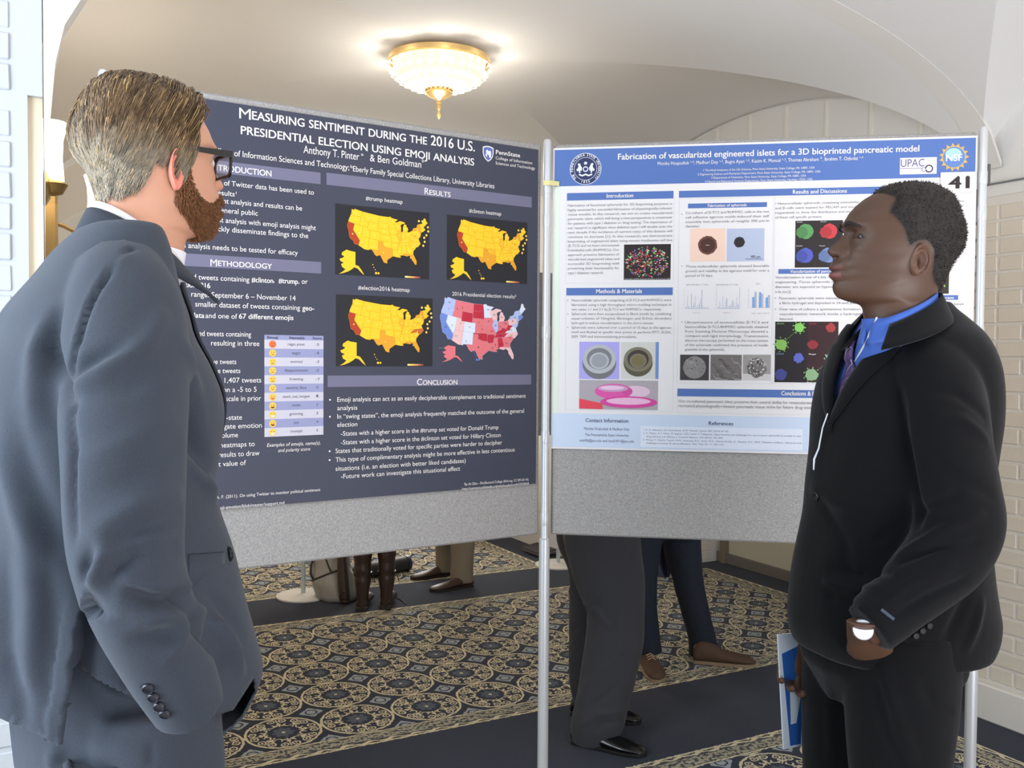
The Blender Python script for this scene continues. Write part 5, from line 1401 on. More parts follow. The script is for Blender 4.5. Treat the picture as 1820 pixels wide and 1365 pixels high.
def shoe(p, ang, L, m, msole, root, name='shoe', boat=False):
    """toe points along ang; p is the heel point on the ground"""
    f = Vector((math.cos(ang), math.sin(ang), 0)); l = Vector((-f.y, f.x, 0)); rings = []
    K = spline([(0, .030, .010, .062, 0), (.05, .034, .010, .075, 0), (.2, .036, .010, .080, 0), (.38, .040, .010, .066, 0), (.55, .046, .010, .050, .003), (.72, .050, .010, .040, .004), (.88, .042, .010, .032, .003), (.97, .026, .010, .024, 0), (1.0, .012, .012, .018, 0)], 26)
    for t, hw, zb_, zt_, off in K:
        if boat: zt_ = zb_ + (zt_ - zb_) * (1.22 + .25 * t)
        c = Vector(p) + f * (t * L) + l * off; P = []
        for i in range(24):
            a = 2 * math.pi * i / 24; ca, sa_ = math.cos(a), math.sin(a)
            zz = (zt_ + zb_) / 2 + (zt_ - zb_) / 2 * math.copysign(abs(sa_) ** .8, sa_); ww = hw * math.copysign(abs(ca) ** .75, ca) * (1 - .35 * max(0, sa_))
            P.append(c + l * ww * (L / .3) + Z3 * zz)
        rings.append(P)
    V, F = ring_loft(rings); o = attach(mesh(name, V, F, m, None, True), root)
    rings = []
    for z, k in ((0, 1.0), (.008, 1.03), (.013, 1.03), (.014, 1.0)):
        P = []
        for t, hw, _, _, off in K: P.append(Vector(p) + f * (t * L * 1.0) + l * (off + hw * k * (L / .3)) + Z3 * z)
        for t, hw, _, _, off in K[::-1]: P.append(Vector(p) + f * (t * L * 1.0) + l * (off - hw * k * (L / .3)) + Z3 * z)
        rings.append(P)
    V, F = ring_loft(rings); s_ = mesh('sole', V, F, msole, None, False); s_.parent = o; s_.matrix_parent_inverse = o.matrix_world.inverted() @ Matrix.Identity(4)
    s_.parent = o; s_.matrix_parent_inverse = Matrix.Translation(-Vector(root.location)).inverted() @ Matrix.Translation(-Vector(root.location))
    h = MB().bbox(Vector(p) + f * (.11 * L) + Z3 * .011, (.2 * L, .058, .022), (f, l, Z3), b=.004)
    if not boat:
        ho = h.build('heel', msole); ho.parent = o
    if boat:
        for q, zz in ((.46, .082), (.52, .078), (.58, .073)):
            c = Vector(p) + f * (q * L) + Z3 * zz; lc = MB().tube([c - l * .018 - Z3 * .008, c + Z3 * .002, c + l * .018 - Z3 * .008], .0022, 6).build('lace', mat('tan_lace', (176, 156, 128), .7)); lc.parent = o
    return o

def strands(name, roots, tips_fn, root, m, width, nseg=5):
    """hair: tapering three-sided strands; tips_fn(i)->polyline; returns the object with per-strand tint"""
    V = []; F = []; C = []
    for i in range(len(roots)):
        pl, c, w = tips_fn(i)
        if pl is None: continue
        base = len(V); k = len(pl)
        up = None
        for j, p in enumerate(pl):
            t = (pl[min(j + 1, k - 1)] - pl[max(j - 1, 0)]); t = t / (np.linalg.norm(t) + 1e-9)
            if up is None: up = np.cross(t, (.3, .5, .8)); up /= np.linalg.norm(up)
            up = up - t * up.dot(t); up /= (np.linalg.norm(up) + 1e-9); s = np.cross(t, up)
            r = w * (1 - .85 * (j / (k - 1)) ** 2)
            for a in (0, 2.094, 4.189): V.append(p + (up * math.cos(a) + s * math.sin(a)) * r); C.append(c)
        for j in range(k - 1):
            for a in range(3):
                b = (a + 1) % 3; F.append((base + 3 * j + a, base + 3 * j + b, base + 3 * j + 3 + b, base + 3 * j + 3 + a))
    o = attach(mesh(name, V, F, m, None, True), root); set_tint(o, np.array(C)); o['kind'] = 'stuff'
    return o

def hmat(name, rough=.5):
    return mat(name, (128, 128, 128), rough, spec=.35, vcol=True)

def polymask(x, z, poly):
    """even-odd test on arrays"""
    ins = np.zeros(x.shape, bool); n = len(poly)
    for i in range(n):
        x0, z0 = poly[i]; x1, z1 = poly[(i + 1) % n]
        c = ((z0 > z) != (z1 > z)) & (x < (x1 - x0) * (z - z0) / (z1 - z0 + 1e-12) + x0); ins ^= c
    return ins

def torso_rows(rows, D, ang, a_of, e=2.35, n=56, dD=None):
    """rows: (y, xl, xr) silhouette in the picture; a_of(z) half shoulder width; cross-section solved so that its outline matches"""
    f = Vector((math.cos(ang), math.sin(ang), 0)); l = Vector((-f.y, f.x, 0)); rings = []
    for row in rows:
        y, xl, xr = row[:3]; DD = D + (row[3] if len(row) > 3 else 0)
        pl = at(xl, y, DD); pr = at(xr, y, DD); z = (pl.z + pr.z) / 2; c = (pl + pr) / 2; hw = (pr - pl).length / 2
        a = a_of(z); b = math.sqrt(max(.03 ** 2, hw * hw - (a * l.x) ** 2)) / abs(f.x)
        if b < .55 * a and row[-1] != 'k': a = min(a, hw / math.sqrt((.6 * f.x) ** 2 + l.x ** 2)); b = .6 * a
        rings.append(superring((c.x, c.y, z), f, l, a, b, n, e))
    return rings
def neck_shirt(P, ys, fr, grow=.004, y0=566, y1=860):
    sel = (ys >= y0) & (ys <= y1); Q = P[sel].copy(); c = Q.mean(1, keepdims=True); d = Q - c; d[..., 2] = 0
    Q = Q + d / (np.linalg.norm(d, axis=-1, keepdims=True) + 1e-9) * grow
    return [[Vector(p) for p in row] for row in fr.arr(Q)]
def smooth_rings(rings, n):
    A = np.array([[tuple(p) for p in r] for r in rings]); t = np.arange(len(rings)); m = A.shape[1]
    S = spline(np.c_[t, A.reshape(len(rings), -1)], n)[:, 1:]
    return [[Vector(p) for p in r.reshape(m, 3)] for r in S]
# ================================================================== man in the black suit (right)
RM_D = 1.83
RM_ANG = math.pi + R(14)            # looks along -X, turned a little towards the viewer
rm = empty('person', (.80, 1.90, 0))
tag(rm, 'man in black suit, blue shirt and striped tie, hand in pocket, seen in left profile', 'person')
hc = at(1600, 435, 1.80)
HF = Frame(hc, math.pi + R(2), SC and 1.0)
P, ys = head_grid(150, shift=(.0, -.10))
nr_, nt_ = P.shape[:2]
HP = HF.arr(P)
co = [Vector(p) for p in HP.reshape(-1, 3)]; F = grid_faces(nr_, nt_)
F.append(tuple(range(nt_))); F.append(tuple(reversed([(nr_ - 1) * nt_ + k for k in range(nt_)])))
hb = MB().add(co, F)
skin = np.tile(linv((78, 54, 40)), (len(co), 1))
yy = np.repeat(ys, nt_); lx = P.reshape(-1, 3)[:, 0]; ly = np.abs(P.reshape(-1, 3)[:, 1])
def blend(mask, rgb):
    global skin
    skin = skin * (1 - mask[:, None]) + linv(rgb)[None] * mask[:, None]
frontm = (lx > .07)
blend(np.exp(-((yy - 477.5) / 4.6) ** 2) * (ly < .021) * frontm * .75, (100, 58, 56)); blend(np.exp(-((yy - 491) / 5.5) ** 2) * (ly < .019) * frontm * .85, (122, 70, 70))
blend(np.exp(-((yy - 483.6) / 1.3) ** 2) * (ly < .023) * frontm * .9, (56, 32, 28))
blend(np.exp(-((yy - 426.7) / 1.4) ** 2) * np.exp(-((ly - .031) / .0125) ** 4) * frontm * .9, (34, 22, 18))
blend(np.exp(-((yy - 458.5) / 2.2) ** 2) * np.exp(-((ly - .007) / .0035) ** 2) * frontm, (30, 18, 16))
blend(np.exp(-((yy - 468) / 3) ** 2) * (ly < .02) * frontm * .35, (52, 36, 30))
blend(np.exp(-((yy - 424) / 3.2) ** 2) * np.exp(-((ly - .031) / .012) ** 4) * frontm * .35, (60, 40, 30))
nb = len(co)
for s_ in (1, -1):
    V, F2 = ear_mesh(s_); hb.add([HF.w(v) for v in V], F2)
skin = np.vstack([skin, np.tile(linv((96, 66, 50)), (len(hb.v) - nb, 1))])
# far hand (holds the folder) and near hand (in the trouser pocket, wrist showing)
wr_ = at(1541, 1122, 1.665); hdir = (at(1556, 1186, 1.80) - wr_)
hp = hand_parts(wr_, hdir, (.25, 1, 0), 1, L=.19, curl=.35)
hp.append(tube_path([(*(wr_ + (at(1640, 1060, 1.66) - wr_) * .9), .036), (*(wr_ + (at(1600, 1090, 1.64) - wr_) * .5), .031), (*wr_, .0285)], 14, 18))
hp.append(ring_loft([superring(wr_ + hdir * t, Vector((1, 0, 0)), Vector((0, 1, 0)), a_, b_, 20, 2.2) for t, a_, b_ in ((-.25, .026, .032), (0.2, .028, .04), (.8, .024, .044), (1.3, .02, .04))]))
c1, f1 = remesh(hp, .0035, 3)
hb.add([Vector(p) for p in c1], f1)
fw = at(1432, 1150, 2.06)
hp2 = hand_parts(fw + Vector((0.0, 0, .03)), (-.35, -.1, -1), (0, -.9, 0), -1, L=.185, curl=.75)
hp2.append(tube_path([(*(fw + Vector((.14, .05, .22))), .037), (*(fw + Vector((.05, .02, .10))), .032), (*(fw + Vector((0, 0, .02))), .028)], 12, 16))
c2, f2 = remesh(hp2, .0035, 3)
hb.add([Vector(p) for p in c2], f2)
skin = np.vstack([skin, np.tile(linv((86, 60, 45)), (len(c1) + len(c2), 1))])
M_skin_d = mat('brown_skin', (112, 76, 56), .48, spec=.4, sss=.05, bump=(900, .12, .0006), vcol=True)
body = attach(mesh('body', hb.v, hb.f, M_skin_d, None, True), rm); set_tint(body, skin)
# eyes: ball and iris under the lids
for s_ in (1, -1):
    k_ = np.argmin(np.abs(ys - 426)); row = P[k_]; ex0 = row[np.argmin(np.abs(row[:, 1] - s_ * .031) + (row[:, 0] < .03) * 9), 0]
    V, F2 = ring_loft([[HF.w(Vector((ex0 - .0104 + .0112 * math.cos(a), s_ * .031 + .0112 * math.sin(a) * math.cos(b), .0092 + .0006 + .0112 * math.sin(a) * math.sin(b)))) for b in np.linspace(0, 2 * math.pi, 17)[:-1]] for a in np.linspace(.05, 2.8, 10)])
    attach(mesh('eye', V, F2, mat('eye_white', (46, 35, 30), .2), None, True), rm)
# brows
for s_ in (1, -1):
    V = []; F2 = []
    for i in range(9):
        t = i / 8; yv = .010 + .032 * t; zv = (435 - (402.5 - 4 * math.sin(t * 2.2) + 10 * t * t)) * SC
        k = np.argmin(np.abs(ys - (435 - zv / SC))); row = P[k]; j = np.argmin(np.abs(row[:, 1] - s_ * yv) + (row[:, 0] < .03) * 9); xf = row[j, 0]
        h = .0052 * (1 - .6 * t * t)
        for (dz, dx) in ((-h, .0004), (0, .0020), (h, .0004)): V.append(HF.w(Vector((xf + dx, s_ * yv, zv + dz))))
    for i in range(8):
        for q in range(2): F2.append((3 * i + q, 3 * i + q + 1, 3 * i + q + 4, 3 * i + q + 3))
    o = mesh('eyebrow', V, F2, mat('black_brow', (30, 22, 19), .8, bump=(1500, .6, .001)), None, True); attach(o, rm)
    sm = o.modifiers.new('th', 'SOLIDIFY'); sm.thickness = .0014; sm.offset = 0
# close-cropped hair cap
hl = [(1543, 320), (1543, 349), (1552, 352), (1564, 362), (1556, 376), (1553, 388), (1562, 398), (1569, 408), (1576, 420), (1580, 436), (1586, 448), (1594, 446), (1600, 438), (1616, 438), (1627, 452), (1632, 470), (1634, 492), (1642, 506), (1655, 515), (1720, 515), (1720, 320)]
gx = 1600 - P[..., 0] / SC; gy = np.repeat(ys[:, None], nt_, 1)
side_m = polymask(gx, gy, hl)
# hairline across the forehead
front_arc = 349 + 12 * (np.abs(P[..., 1]) / .05) ** 2
def edge_soft(px, py, poly):
    pts = np.array(poly + [poly[0]], float); d = np.full(px.shape, 99.0)
    for i in range(1, len(poly) - 3):
        a = pts[i]; b = pts[i + 1]; ab = b - a; t = np.clip(((px - a[0]) * ab[0] + (py - a[1]) * ab[1]) / (ab @ ab), 0, 1)
        d = np.minimum(d, np.hypot(px - a[0] - t * ab[0], py - a[1] - t * ab[1]))
    return d
dist = edge_soft(gx, gy, hl); thick = np.where(side_m, .0012 + .0055 * smoothstep(0, 16, dist), 0.0)
thick = np.where(side_m, .0066 * smoothstep(1, 18, dist) - .0006, 0.0)
scm = np.where(side_m, smoothstep(-2, 6, dist), 0).reshape(-1)
skin[:nb] = skin[:nb] * (1 - scm[:, None] * .9) + linv((34, 28, 25))[None] * scm[:, None] * .9
set_tint2(body, skin)
Pc = P.copy(); ctr = np.array([-.01, 0, .01]); nrm = Pc - ctr; nrm[..., 2] *= .8; nrm /= np.linalg.norm(nrm, axis=-1, keepdims=True)
HN = Pc + nrm * thick[..., None]
sel = side_m.copy(); sel[:-1] &= side_m[1:]; sel &= np.roll(side_m, -1, 1)
sel = sel[:-1]
Vh = HF.arr(HN).reshape(-1, 3); Fh = grid_faces(nr_, nt_, np.vstack([sel, np.zeros((1, nt_), bool)])); Fh.append(tuple(range(nt_)))
used = sorted({i for f in Fh for i in f}); mp = {i: k for k, i in enumerate(used)}
m_h = mat('cropped_black_hair', (30, 24, 21), .62, spec=.5, bump=(420, 1.0, .0035), vary=(300, .35))
ho = attach(mesh('hair', [Vh[i] for i in used], [tuple(mp[i] for i in f) for f in Fh], m_h, None, True), rm)
# fine stubble curls over the cap
rr = random.Random(5); rts = []
idx = [i for i in used if thick.reshape(-1)[i] > 0]
def curl(i):
    a = rr.choice(idx); p = Vh[a] + np.array([rr.uniform(-1, 1), rr.uniform(-1, 1), rr.uniform(-1, 1)]) * .0022
    n_ = np.array(HF.w(Vector(nrm.reshape(-1, 3)[a])) - HF.o); d = n_ + np.array([rr.uniform(-1, 1), rr.uniform(-1, 1), rr.uniform(-1, 1)]) * .9
    d /= np.linalg.norm(d); s = n_ + .0; q = [p - n_ * .001, p + d * .0018, p + d * .0024 + np.cross(d, n_) * .001]
    k = rr.choice((0, 0, 1)); return q, linv((34, 27, 24) if k == 0 else (54, 44, 38)), .0005
strands('hair_curls', [0] * 9000, curl, rm, hmat('cropped_curls', .55), .0005)

# ---- jacket
def a_rm(z): return float(np.interp(z, [0, .85, 1.0, 1.15, 1.32, 1.42, 1.47, 1.50, 1.53, 1.6], [.17, .185, .18, .175, .20, .205, .19, .155, .11, .07]))
rows = [(538, 1568, 1668), (552, 1553, 1676), (572, 1540, 1688), (598, 1521, 1704), (635, 1502, 1722), (680, 1478, 1738), (740, 1463, 1745), (800, 1457, 1742), (861, 1446, 1738), (914, 1441, 1736), (965, 1430, 1738), (1012, 1420, 1744), (1060, 1414, 1752), (1095, 1412, 1758), (1125, 1416, 1752), (1148, 1424, 1738)]
trs = smooth_rings(torso_rows(rows, 1.90, RM_ANG, a_rm), 60)
shirt_rings = []
for r in trs[:46]:
    c = sum(r, Vector()) / len(r); shirt_rings.append([c + (p - c) * .87 for p in r])
sV, sF = ring_loft(shirt_rings)
def sleeve(keys): return tube_path(keys, 46, 36)
S = at
slL = sleeve([(*S(1648, 622, 1.79), .062, 1), (*S(1664, 668, 1.755), .074, 1), (*S(1676, 730, 1.735), .079, 1), (*S(1685, 800, 1.715), .077, 1), (*S(1697, 870, 1.70), .077, 1), (*S(1703, 930, 1.69), .078, 1), (*S(1686, 980, 1.68), .074, 1), (*S(1642, 1028, 1.67), .066, 1), (*S(1590, 1076, 1.66), .057, 1), (*S(1542, 1116, 1.65), .052, 1)])
slR = sleeve([(*S(1580, 635, 2.06), .08, 1), (*S(1590, 720, 2.12), .075, 1), (*S(1600, 850, 2.14), .07, 1), (*S(1590, 950, 2.13), .066, 1), (*S(1530, 1040, 2.11), .056, 1), (*S(1462, 1095, 2.08), .045, 1)])
co, F = remesh([ring_loft(trs), slL, slR], .0055, 7)
co = clothnoise(co, F, .0028, seed=3)
_q = 1.6
co = folds(co, F, [(a_, b_, c_ * _q) for a_, b_, c_ in [
 ([(1560, 960), (1640, 905), (1700, 880)], .010, -.006), ([(1600, 985), (1680, 940), (1740, 915)], .010, .006), ([(1600, 1000), (1660, 975), (1735, 965)], .008, -.006),
 ([(1560, 1085), (1610, 1040), (1690, 1010)], .009, .004), ([(1590, 1095), (1650, 1060), (1715, 1030)], .008, -.005),
 ([(1640, 690), (1700, 700), (1748, 740)], .010, -.004), ([(1660, 740), (1710, 745), (1752, 780)], .010, .004), ([(1650, 820), (1700, 850), (1760, 880)], .012, -.004),
 ([(1596, 700), (1606, 780), (1622, 860), (1632, 930)], .012, -.010), ([(1585, 640), (1592, 690), (1600, 740)], .010, -.005),
 ([(1480, 1010), (1530, 1022), (1580, 1018)], .010, -.006), ([(1470, 1035), (1520, 1052), (1560, 1045)], .009, .006), ([(1476, 1062), (1520, 1076)], .008, -.005),
 ([(1445, 870), (1500, 900), (1570, 905)], .014, .004), ([(1460, 890), (1500, 960), (1510, 1020)], .014, -.004),
 ([(1720, 1060), (1700, 1100), (1680, 1140)], .012, -.005), ([(1745, 1070), (1735, 1110), (1720, 1150)], .010, .005)]])
M_black = suitmat('black_worsted', (13, 13, 15))
tree = bvh(co, F)
# open the jacket front: cloth inside the V is removed so that the shirt shows
Vpoly = [(1600, 540), (1591.7, 560), (1556.5, 597), (1506, 663), (1472, 731), (1452, 800), (1430, 800), (1430, 540)]
fr3 = np.array(Frame((0, 0, 0), RM_ANG).f); lf3 = np.array(Frame((0, 0, 0), RM_ANG).l)
C0 = np.array(at(1600, 700, 1.90)); 
locx = (co - C0) @ fr3; locl = (co - C0) @ lf3
# V in the jacket's own frame, symmetric about its centre line
def vwidth(z): return np.interp(z, [1.30, 1.36, 1.42, 1.48, 1.53, 1.60], [-.002, .018, .040, .058, .064, .066])
zc_ = co[:, 2]
inV = (locx > 0.0) & (np.abs(locl) < vwidth(zc_)) & (zc_ > 1.25)
def neckhole(co, nx, ny, ang, zb, zf, r=.15):
    f = np.array((math.cos(ang), math.sin(ang))); d = co[:, :2] - np.array((nx, ny)); fw_ = d @ f
    zp = zf + (zb - zf) * np.clip((1 - fw_ / .075) / 2, -.25, 1.15)
    return (co[:, 2] > zp) & (np.hypot(d[:, 0], d[:, 1]) < r)
nc = at(1601, 545, 1.80)
nh_ = neckhole(co, nc.x, nc.y, RM_ANG, nc.z + .004, nc.z - .085)
Fk = [f for f in F if not all(inV[i] for i in f) and not all(nh_[i] for i in f)]
jk = cloth_obj('jacket', co, Fk, M_black, rm)
JR = (co, F, tree)
# lapels laid on the jacket from its own centre line outwards
def surf_at(tree, z, l, C0, fr3, lf3):
    o_ = Vector(C0) + Vector(lf3) * l; o_ = Vector((o_.x, o_.y, z)) + Vector(fr3) * .6
    h = tree.ray_cast(o_, -Vector(fr3)); return h[0], h[1]
def lapel(tree, side, C0, fr3, lf3, zs, win, wout, m, root, name='lapel', off=.004, th=.0035):
    V = []; F2 = []; K = 6
    for z in zs:
        for k in range(K + 1):
            l_ = side * (win(z) + (wout(z) - win(z)) * k / K - .004)
            h, n_ = surf_at(tree, z, l_, C0, fr3, lf3)
            if h is None: h = Vector(C0) + Vector(lf3) * l_ + Vector(fr3) * .08; h.z = z; n_ = Vector(fr3)
            V.append(h + n_ * (off + .003 * math.sin(math.pi * k / K)))
    for i in range(len(zs) - 1):
        for k in range(K):
            a = i * (K + 1) + k; q = (a, a + 1, a + K + 2, a + K + 1); F2.append(q)
    o = attach(mesh(name, V, F2, m, None, True), root); s_ = o.modifiers.new('s', 'SOLIDIFY'); s_.thickness = th; s_.offset = 0
    return o
M_black2 = suitmat('black_worsted_lapel', (15, 15, 17))
zs = np.linspace(1.285, 1.50, 30)
for side in (1, -1):
    lapel(tree, side, C0, fr3, lf3, zs, vwidth, lambda z: vwidth(z) + np.interp(z, [1.285, 1.33, 1.40, 1.455, 1.462, 1.50], [.004, .03, .055, .072, .045, .050]), M_black2, rm)
# collar: from notch round the neck
def neck_collar(z_back, z_front, r0, r1, h, m, root, name, cx, cy, ang, asp=1.15, arc=(0.55, 2 * math.pi - .55), n=44, th=.003, spread=.0, flare=.35):
    """band around the neck; arc in angle measured from the front"""
    f = Vector((math.cos(ang), math.sin(ang), 0)); l = Vector((-f.y, f.x, 0)); V = []; F2 = []; K = 5
    for i in range(n + 1):
        a = arc[0] + (arc[1] - arc[0]) * i / n; t = (1 - math.cos(a)) / 2       # 0 front, 1 back
        zc = z_front + (z_back - z_front) * t
        for k in range(K + 1):
            s = k / K; rad = r0 + (r1 - r0) * t + flare * h * (1 - s) * (1.25 - .75 * t)
            V.append(Vector((cx, cy, zc + h * (s - 1))) + f * (math.cos(a) * rad * asp) + l * (math.sin(a) * rad) )
    for i in range(n):
        for k in range(K):
            q = i * (K + 1) + k; F2.append((q, q + K + 1, q + K + 2, q + 1))
    o = attach(mesh(name, V, F2, m, None, True), root); s_ = o.modifiers.new('s', 'SOLIDIFY'); s_.thickness = th; s_.offset = 0
    return o
M_blue = mat('blue_shirt', (70, 104, 186), .75, spec=.2, sheen=.1, bump=(800, .2, .001), vary=(40, .04))
nsV, nsF = ring_loft(neck_shirt(P, ys, HF), cap=False); _m = MB().add(sV, sF).add(nsV, nsF)
sh = attach(mesh('shirt', _m.v, _m.f, M_blue, None, True), rm)
nc = at(1601, 545, 1.80)
neck_collar(nc.z + .034, nc.z - .030, .056, .057, .045, M_blue, rm, 'shirt_collar', nc.x, nc.y, RM_ANG, 1.2, arc=(.12, 2 * math.pi - .12), flare=.18)
neck_collar(nc.z + .029, nc.z - .046, .061, .060, .048, M_black2, rm, 'jacket_collar', nc.x + .004, nc.y, RM_ANG, 1.22, arc=(.70, 2 * math.pi - .70), flare=.7, th=.005)
# tie: knot and blade over the shirt front
stree = bvh(np.array([tuple(v) for v in _m.v]), _m.f)
m_tie = bpy.data.materials.new('striped_tie'); m_tie.use_nodes = True; nt = m_tie.node_tree; b_ = nt.nodes['Principled BSDF']; b_.inputs['Roughness'].default_value = .45
w_ = nt.nodes.new('ShaderNodeTexWave'); w_.inputs['Scale'].default_value = 34; w_.inputs['Distortion'].default_value = .6; w_.bands_direction = 'DIAGONAL'
g_ = nt.nodes.new('ShaderNodeTexCoord'); nt.links.new(g_.outputs['Object'], w_.inputs['Vector']); cr = nt.nodes.new('ShaderNodeValToRGB'); nt.links.new(w_.outputs['Fac'], cr.inputs[0])
for p_, c_ in ((0.0, (88, 62, 110)), (.35, (120, 88, 140)), (.5, (196, 172, 206)), (.62, (84, 84, 158)), (1, (66, 52, 96))):
    e_ = cr.color_ramp.elements[0] if p_ == 0 else cr.color_ramp.elements[1] if p_ == 1 else cr.color_ramp.elements.new(p_); e_.position = p_; e_.color = lin(c_)
nt.links.new(cr.outputs[0], b_.inputs['Base Color'])
V = []; F2 = []; K = 4; Z = np.linspace(1.25, 1.475, 26)
for z in Z:
    hw = float(np.interp(z, [1.25, 1.40, 1.425, 1.432, 1.46, 1.475], [.034, .020, .015, .019, .024, .022])); bulge = float(np.interp(z, [1.25, 1.42, 1.43, 1.455, 1.475], [.004, .006, .014, .018, .012]))
    for k in range(K + 1):
        l_ = hw * (2 * k / K - 1); h, n_ = surf_at(stree, z, l_, C0, fr3, lf3)
        if h is None: h = Vector(C0) + Vector(fr3) * .1; h.z = z
        V.append(h + Vector(fr3) * (bulge * (1 - .5 * (2 * k / K - 1) ** 2)))
for i in range(len(Z) - 1):
    for k in range(K):
        a = i * (K + 1) + k; F2.append((a, a + 1, a + K + 2, a + K + 1))
o = attach(mesh('tie', V, F2, m_tie, None, True), rm); s_ = o.modifiers.new('s', 'SOLIDIFY'); s_.thickness = .006; s_.offset = 0
# white lanyard cord
M_cord = mat('white_cord', (222, 226, 232), .6)
pts = []
for (x, y) in ((1567, 554), (1556, 566), (1545, 590), (1530, 620), (1512, 650), (1504, 662), (1488, 700)):
    h, n_ = pick(stree, x, y)
    if h is not None: pts.append(h + (n_ or Vector()) * .004 + Vector((-.002, -.006, 0)))
if len(pts) > 2: MB().tube(pts, .0022, 8).build('lanyard', M_cord, rm, True)
cd = at(1474, 730, 1.86)
MB().tube([at(1471, 735, 1.86), at(1462, 760, 1.87), at(1455, 797, 1.88), at(1447, 816, 1.88), at(1446, 835, 1.88)], [.0014, .0015, .0017, .0022, .0014], 8).build('lanyard', M_cord, rm, True)
def button(tree, x, y, m, root, r=.0075, parent=None):
    h, n_ = pick(tree, x, y)
    if h is None: return
    n_ = n_.normalized(); t = n_.orthogonal().normalized(); b2 = n_.cross(t)
    o = MB().lathe(h + n_ * .001, [(r, 0), (r, .002), (r * .85, .0034), (r * .6, .0026), (.001, .0026)], 16, (t, b2, n_)).build('button', m, root, True); return o
button(tree, 1452, 882, mat('black_button', (20, 20, 22), .3), rm, .009)
for k in range(3): button(tree, 1627 + 12 * k, 1130 - 9 * k, mat('black_button_matte', (22, 22, 24), .7), rm, .0065)
# maker's tag stitched on the sleeve
h1, n1 = pick(tree, 1577, 1092)
if h1 is not None:
    dd_ = (pick(tree, 1591, 1102)[0] - pick(tree, 1563, 1080)[0]).normalized(); bb_ = n1.cross(dd_).normalized()
    MB().box(h1 + n1 * .0015, (.027, .0055, .0012), (dd_, bb_, n1)).build('sleeve_tag', mat('navy_tag', (36, 52, 72), .6), rm)
# wrist watch with a white dial
wn = Vector((-.28, -.9, .18)).normalized(); wc = at(1534, 1119, 1.628); t1 = wn.orthogonal().normalized(); t2 = wn.cross(t1)
wo = MB().lathe(wc, [(.0175, -.006), (.019, 0), (.019, .003), (.0175, .005)], 36, (t1, t2, wn)).build('watch', mat('steel_case', (200, 204, 208), .25, metal=.8), rm, True)
MB().lathe(wc + wn * .0052, [(.017, 0), (.017, .0008), (.001, .001)], 36, (t1, t2, wn)).build('watch_dial', mat('white_dial', (236, 240, 244), .25), rm, True)
# ---- trousers
def leg_rows(rows, D, asp=.85, n=36):
    rings = []
    for (y, xl, xr, *d) in rows:
        DD = D + (d[0] if d else 0); pl = at(xl, y, DD); pr = at(xr, y, DD); c = (pl + pr) / 2; hw = (pr - pl).length / 2
        rings.append(superring((c.x, c.y, (pl.z + pr.z) / 2), Vector((1, 0, 0)), Vector((0, 1, 0)), hw * asp, hw, n, 2.15))
    return rings
zz_ = lambda z, D: 634 + (CAMZ - z) * FPX / D
hips = [superring(Vector(at(1565, zz_(z, 1.9), 1.9).xy.to_3d()) + Z3 * z, Frame((0,0,0), RM_ANG).f, Frame((0,0,0), RM_ANG).l, a_, b_, 40, 2.3) for z, a_, b_ in ((1.02, .15, .12), (.95, .165, .14), (.88, .17, .155), (.80, .165, .15), (.72, .12, .10))]
def leg(x_top, D, x_knee, x_foot, dx=0):
    K = []
    for z, hw_, xx in ((.90, .105, x_top), (.80, .110, x_top), (.68, .102, (x_top + x_knee) / 2), (.52, .088, x_knee), (.35, .078, (x_knee + x_foot) / 2), (.18, .076, x_foot), (.06, .080, x_foot), (.03, .080, x_foot)):
        K.append((*at(xx, zz_(z, D), D).xy, z, hw_, .95))
    return tube_path(K, 44, 34)
co, F = remesh([ring_loft(hips), leg(1600, 1.80, 1596, 1606), leg(1520, 2.0, 1500, 1496)], .007, 6)
co = clothnoise(co, F, .004, seed=8)
co = folds(co, F, [([(1570, 1190), (1590, 1260), (1620, 1340)], .012, .008), ([(1560, 1220), (1575, 1300), (1600, 1360)], .012, -.008), ([(1470, 1180), (1475, 1260), (1478, 1360)], .012, .005), ([(1505, 1140), (1515, 1165), (1545, 1180)], .006, -.008), ([(1640, 1220), (1660, 1250), (1690, 1262)], .01, -.006)])
cloth_obj('trousers', co, F, suitmat('black_worsted', (12, 12, 14)), rm)
M_shoe = mat('black_leather', (18, 18, 19), .22, spec=.6)
M_sole = mat('black_sole', (14, 14, 14), .6)
for (x, D) in ((1606, 1.80), (1496, 2.0)):
    p = at(x, zz_(0, D), D); p.z = 0; shoe(p - Frame((0, 0, 0), RM_ANG).f * .09, RM_ANG, .30, M_shoe, M_sole, rm)

# ---- folder held at his far side
fd = empty('folder', at(1404, 1230, 2.02)); tag(fd, 'blue and white glossy folder held upright beside the black suit', 'folder')
def fpt(x, y, D=2.02): return at(x, y, D)
Q = [fpt(1380.5, 1127), fpt(1449, 1121, 2.07), fpt(1452, 1318, 2.07), fpt(1391, 1331)]
dn = (Q[1] - Q[0]).cross(Q[3] - Q[0]).normalized()
if dn.y > 0: dn = -dn
def slab(name, pts, m, t=.003, o0=0.0, par=fd):
    V = [p + dn * (o0) for p in pts] + [p + dn * (o0 + t) for p in pts]; n = len(pts)
    F2 = [tuple(range(n)), tuple(reversed(range(n, 2 * n)))] + [(i, (i + 1) % n, n + (i + 1) % n, n + i) for i in range(n)]
    return attach(mesh(name, V, F2, m), par)
slab('back_cover', Q, mat('white_card', (206, 216, 224), .35), .004)
def inq(s, t): return Q[0].lerp(Q[1], s).lerp(Q[3].lerp(Q[2], s), t)
slab('blue_print', [inq(.07, .17), inq(.63, .10), inq(.58, .52), inq(.48, .98), inq(.18, .98)], mat('blue_gloss', (46, 96, 170), .25), .0006, .0042)
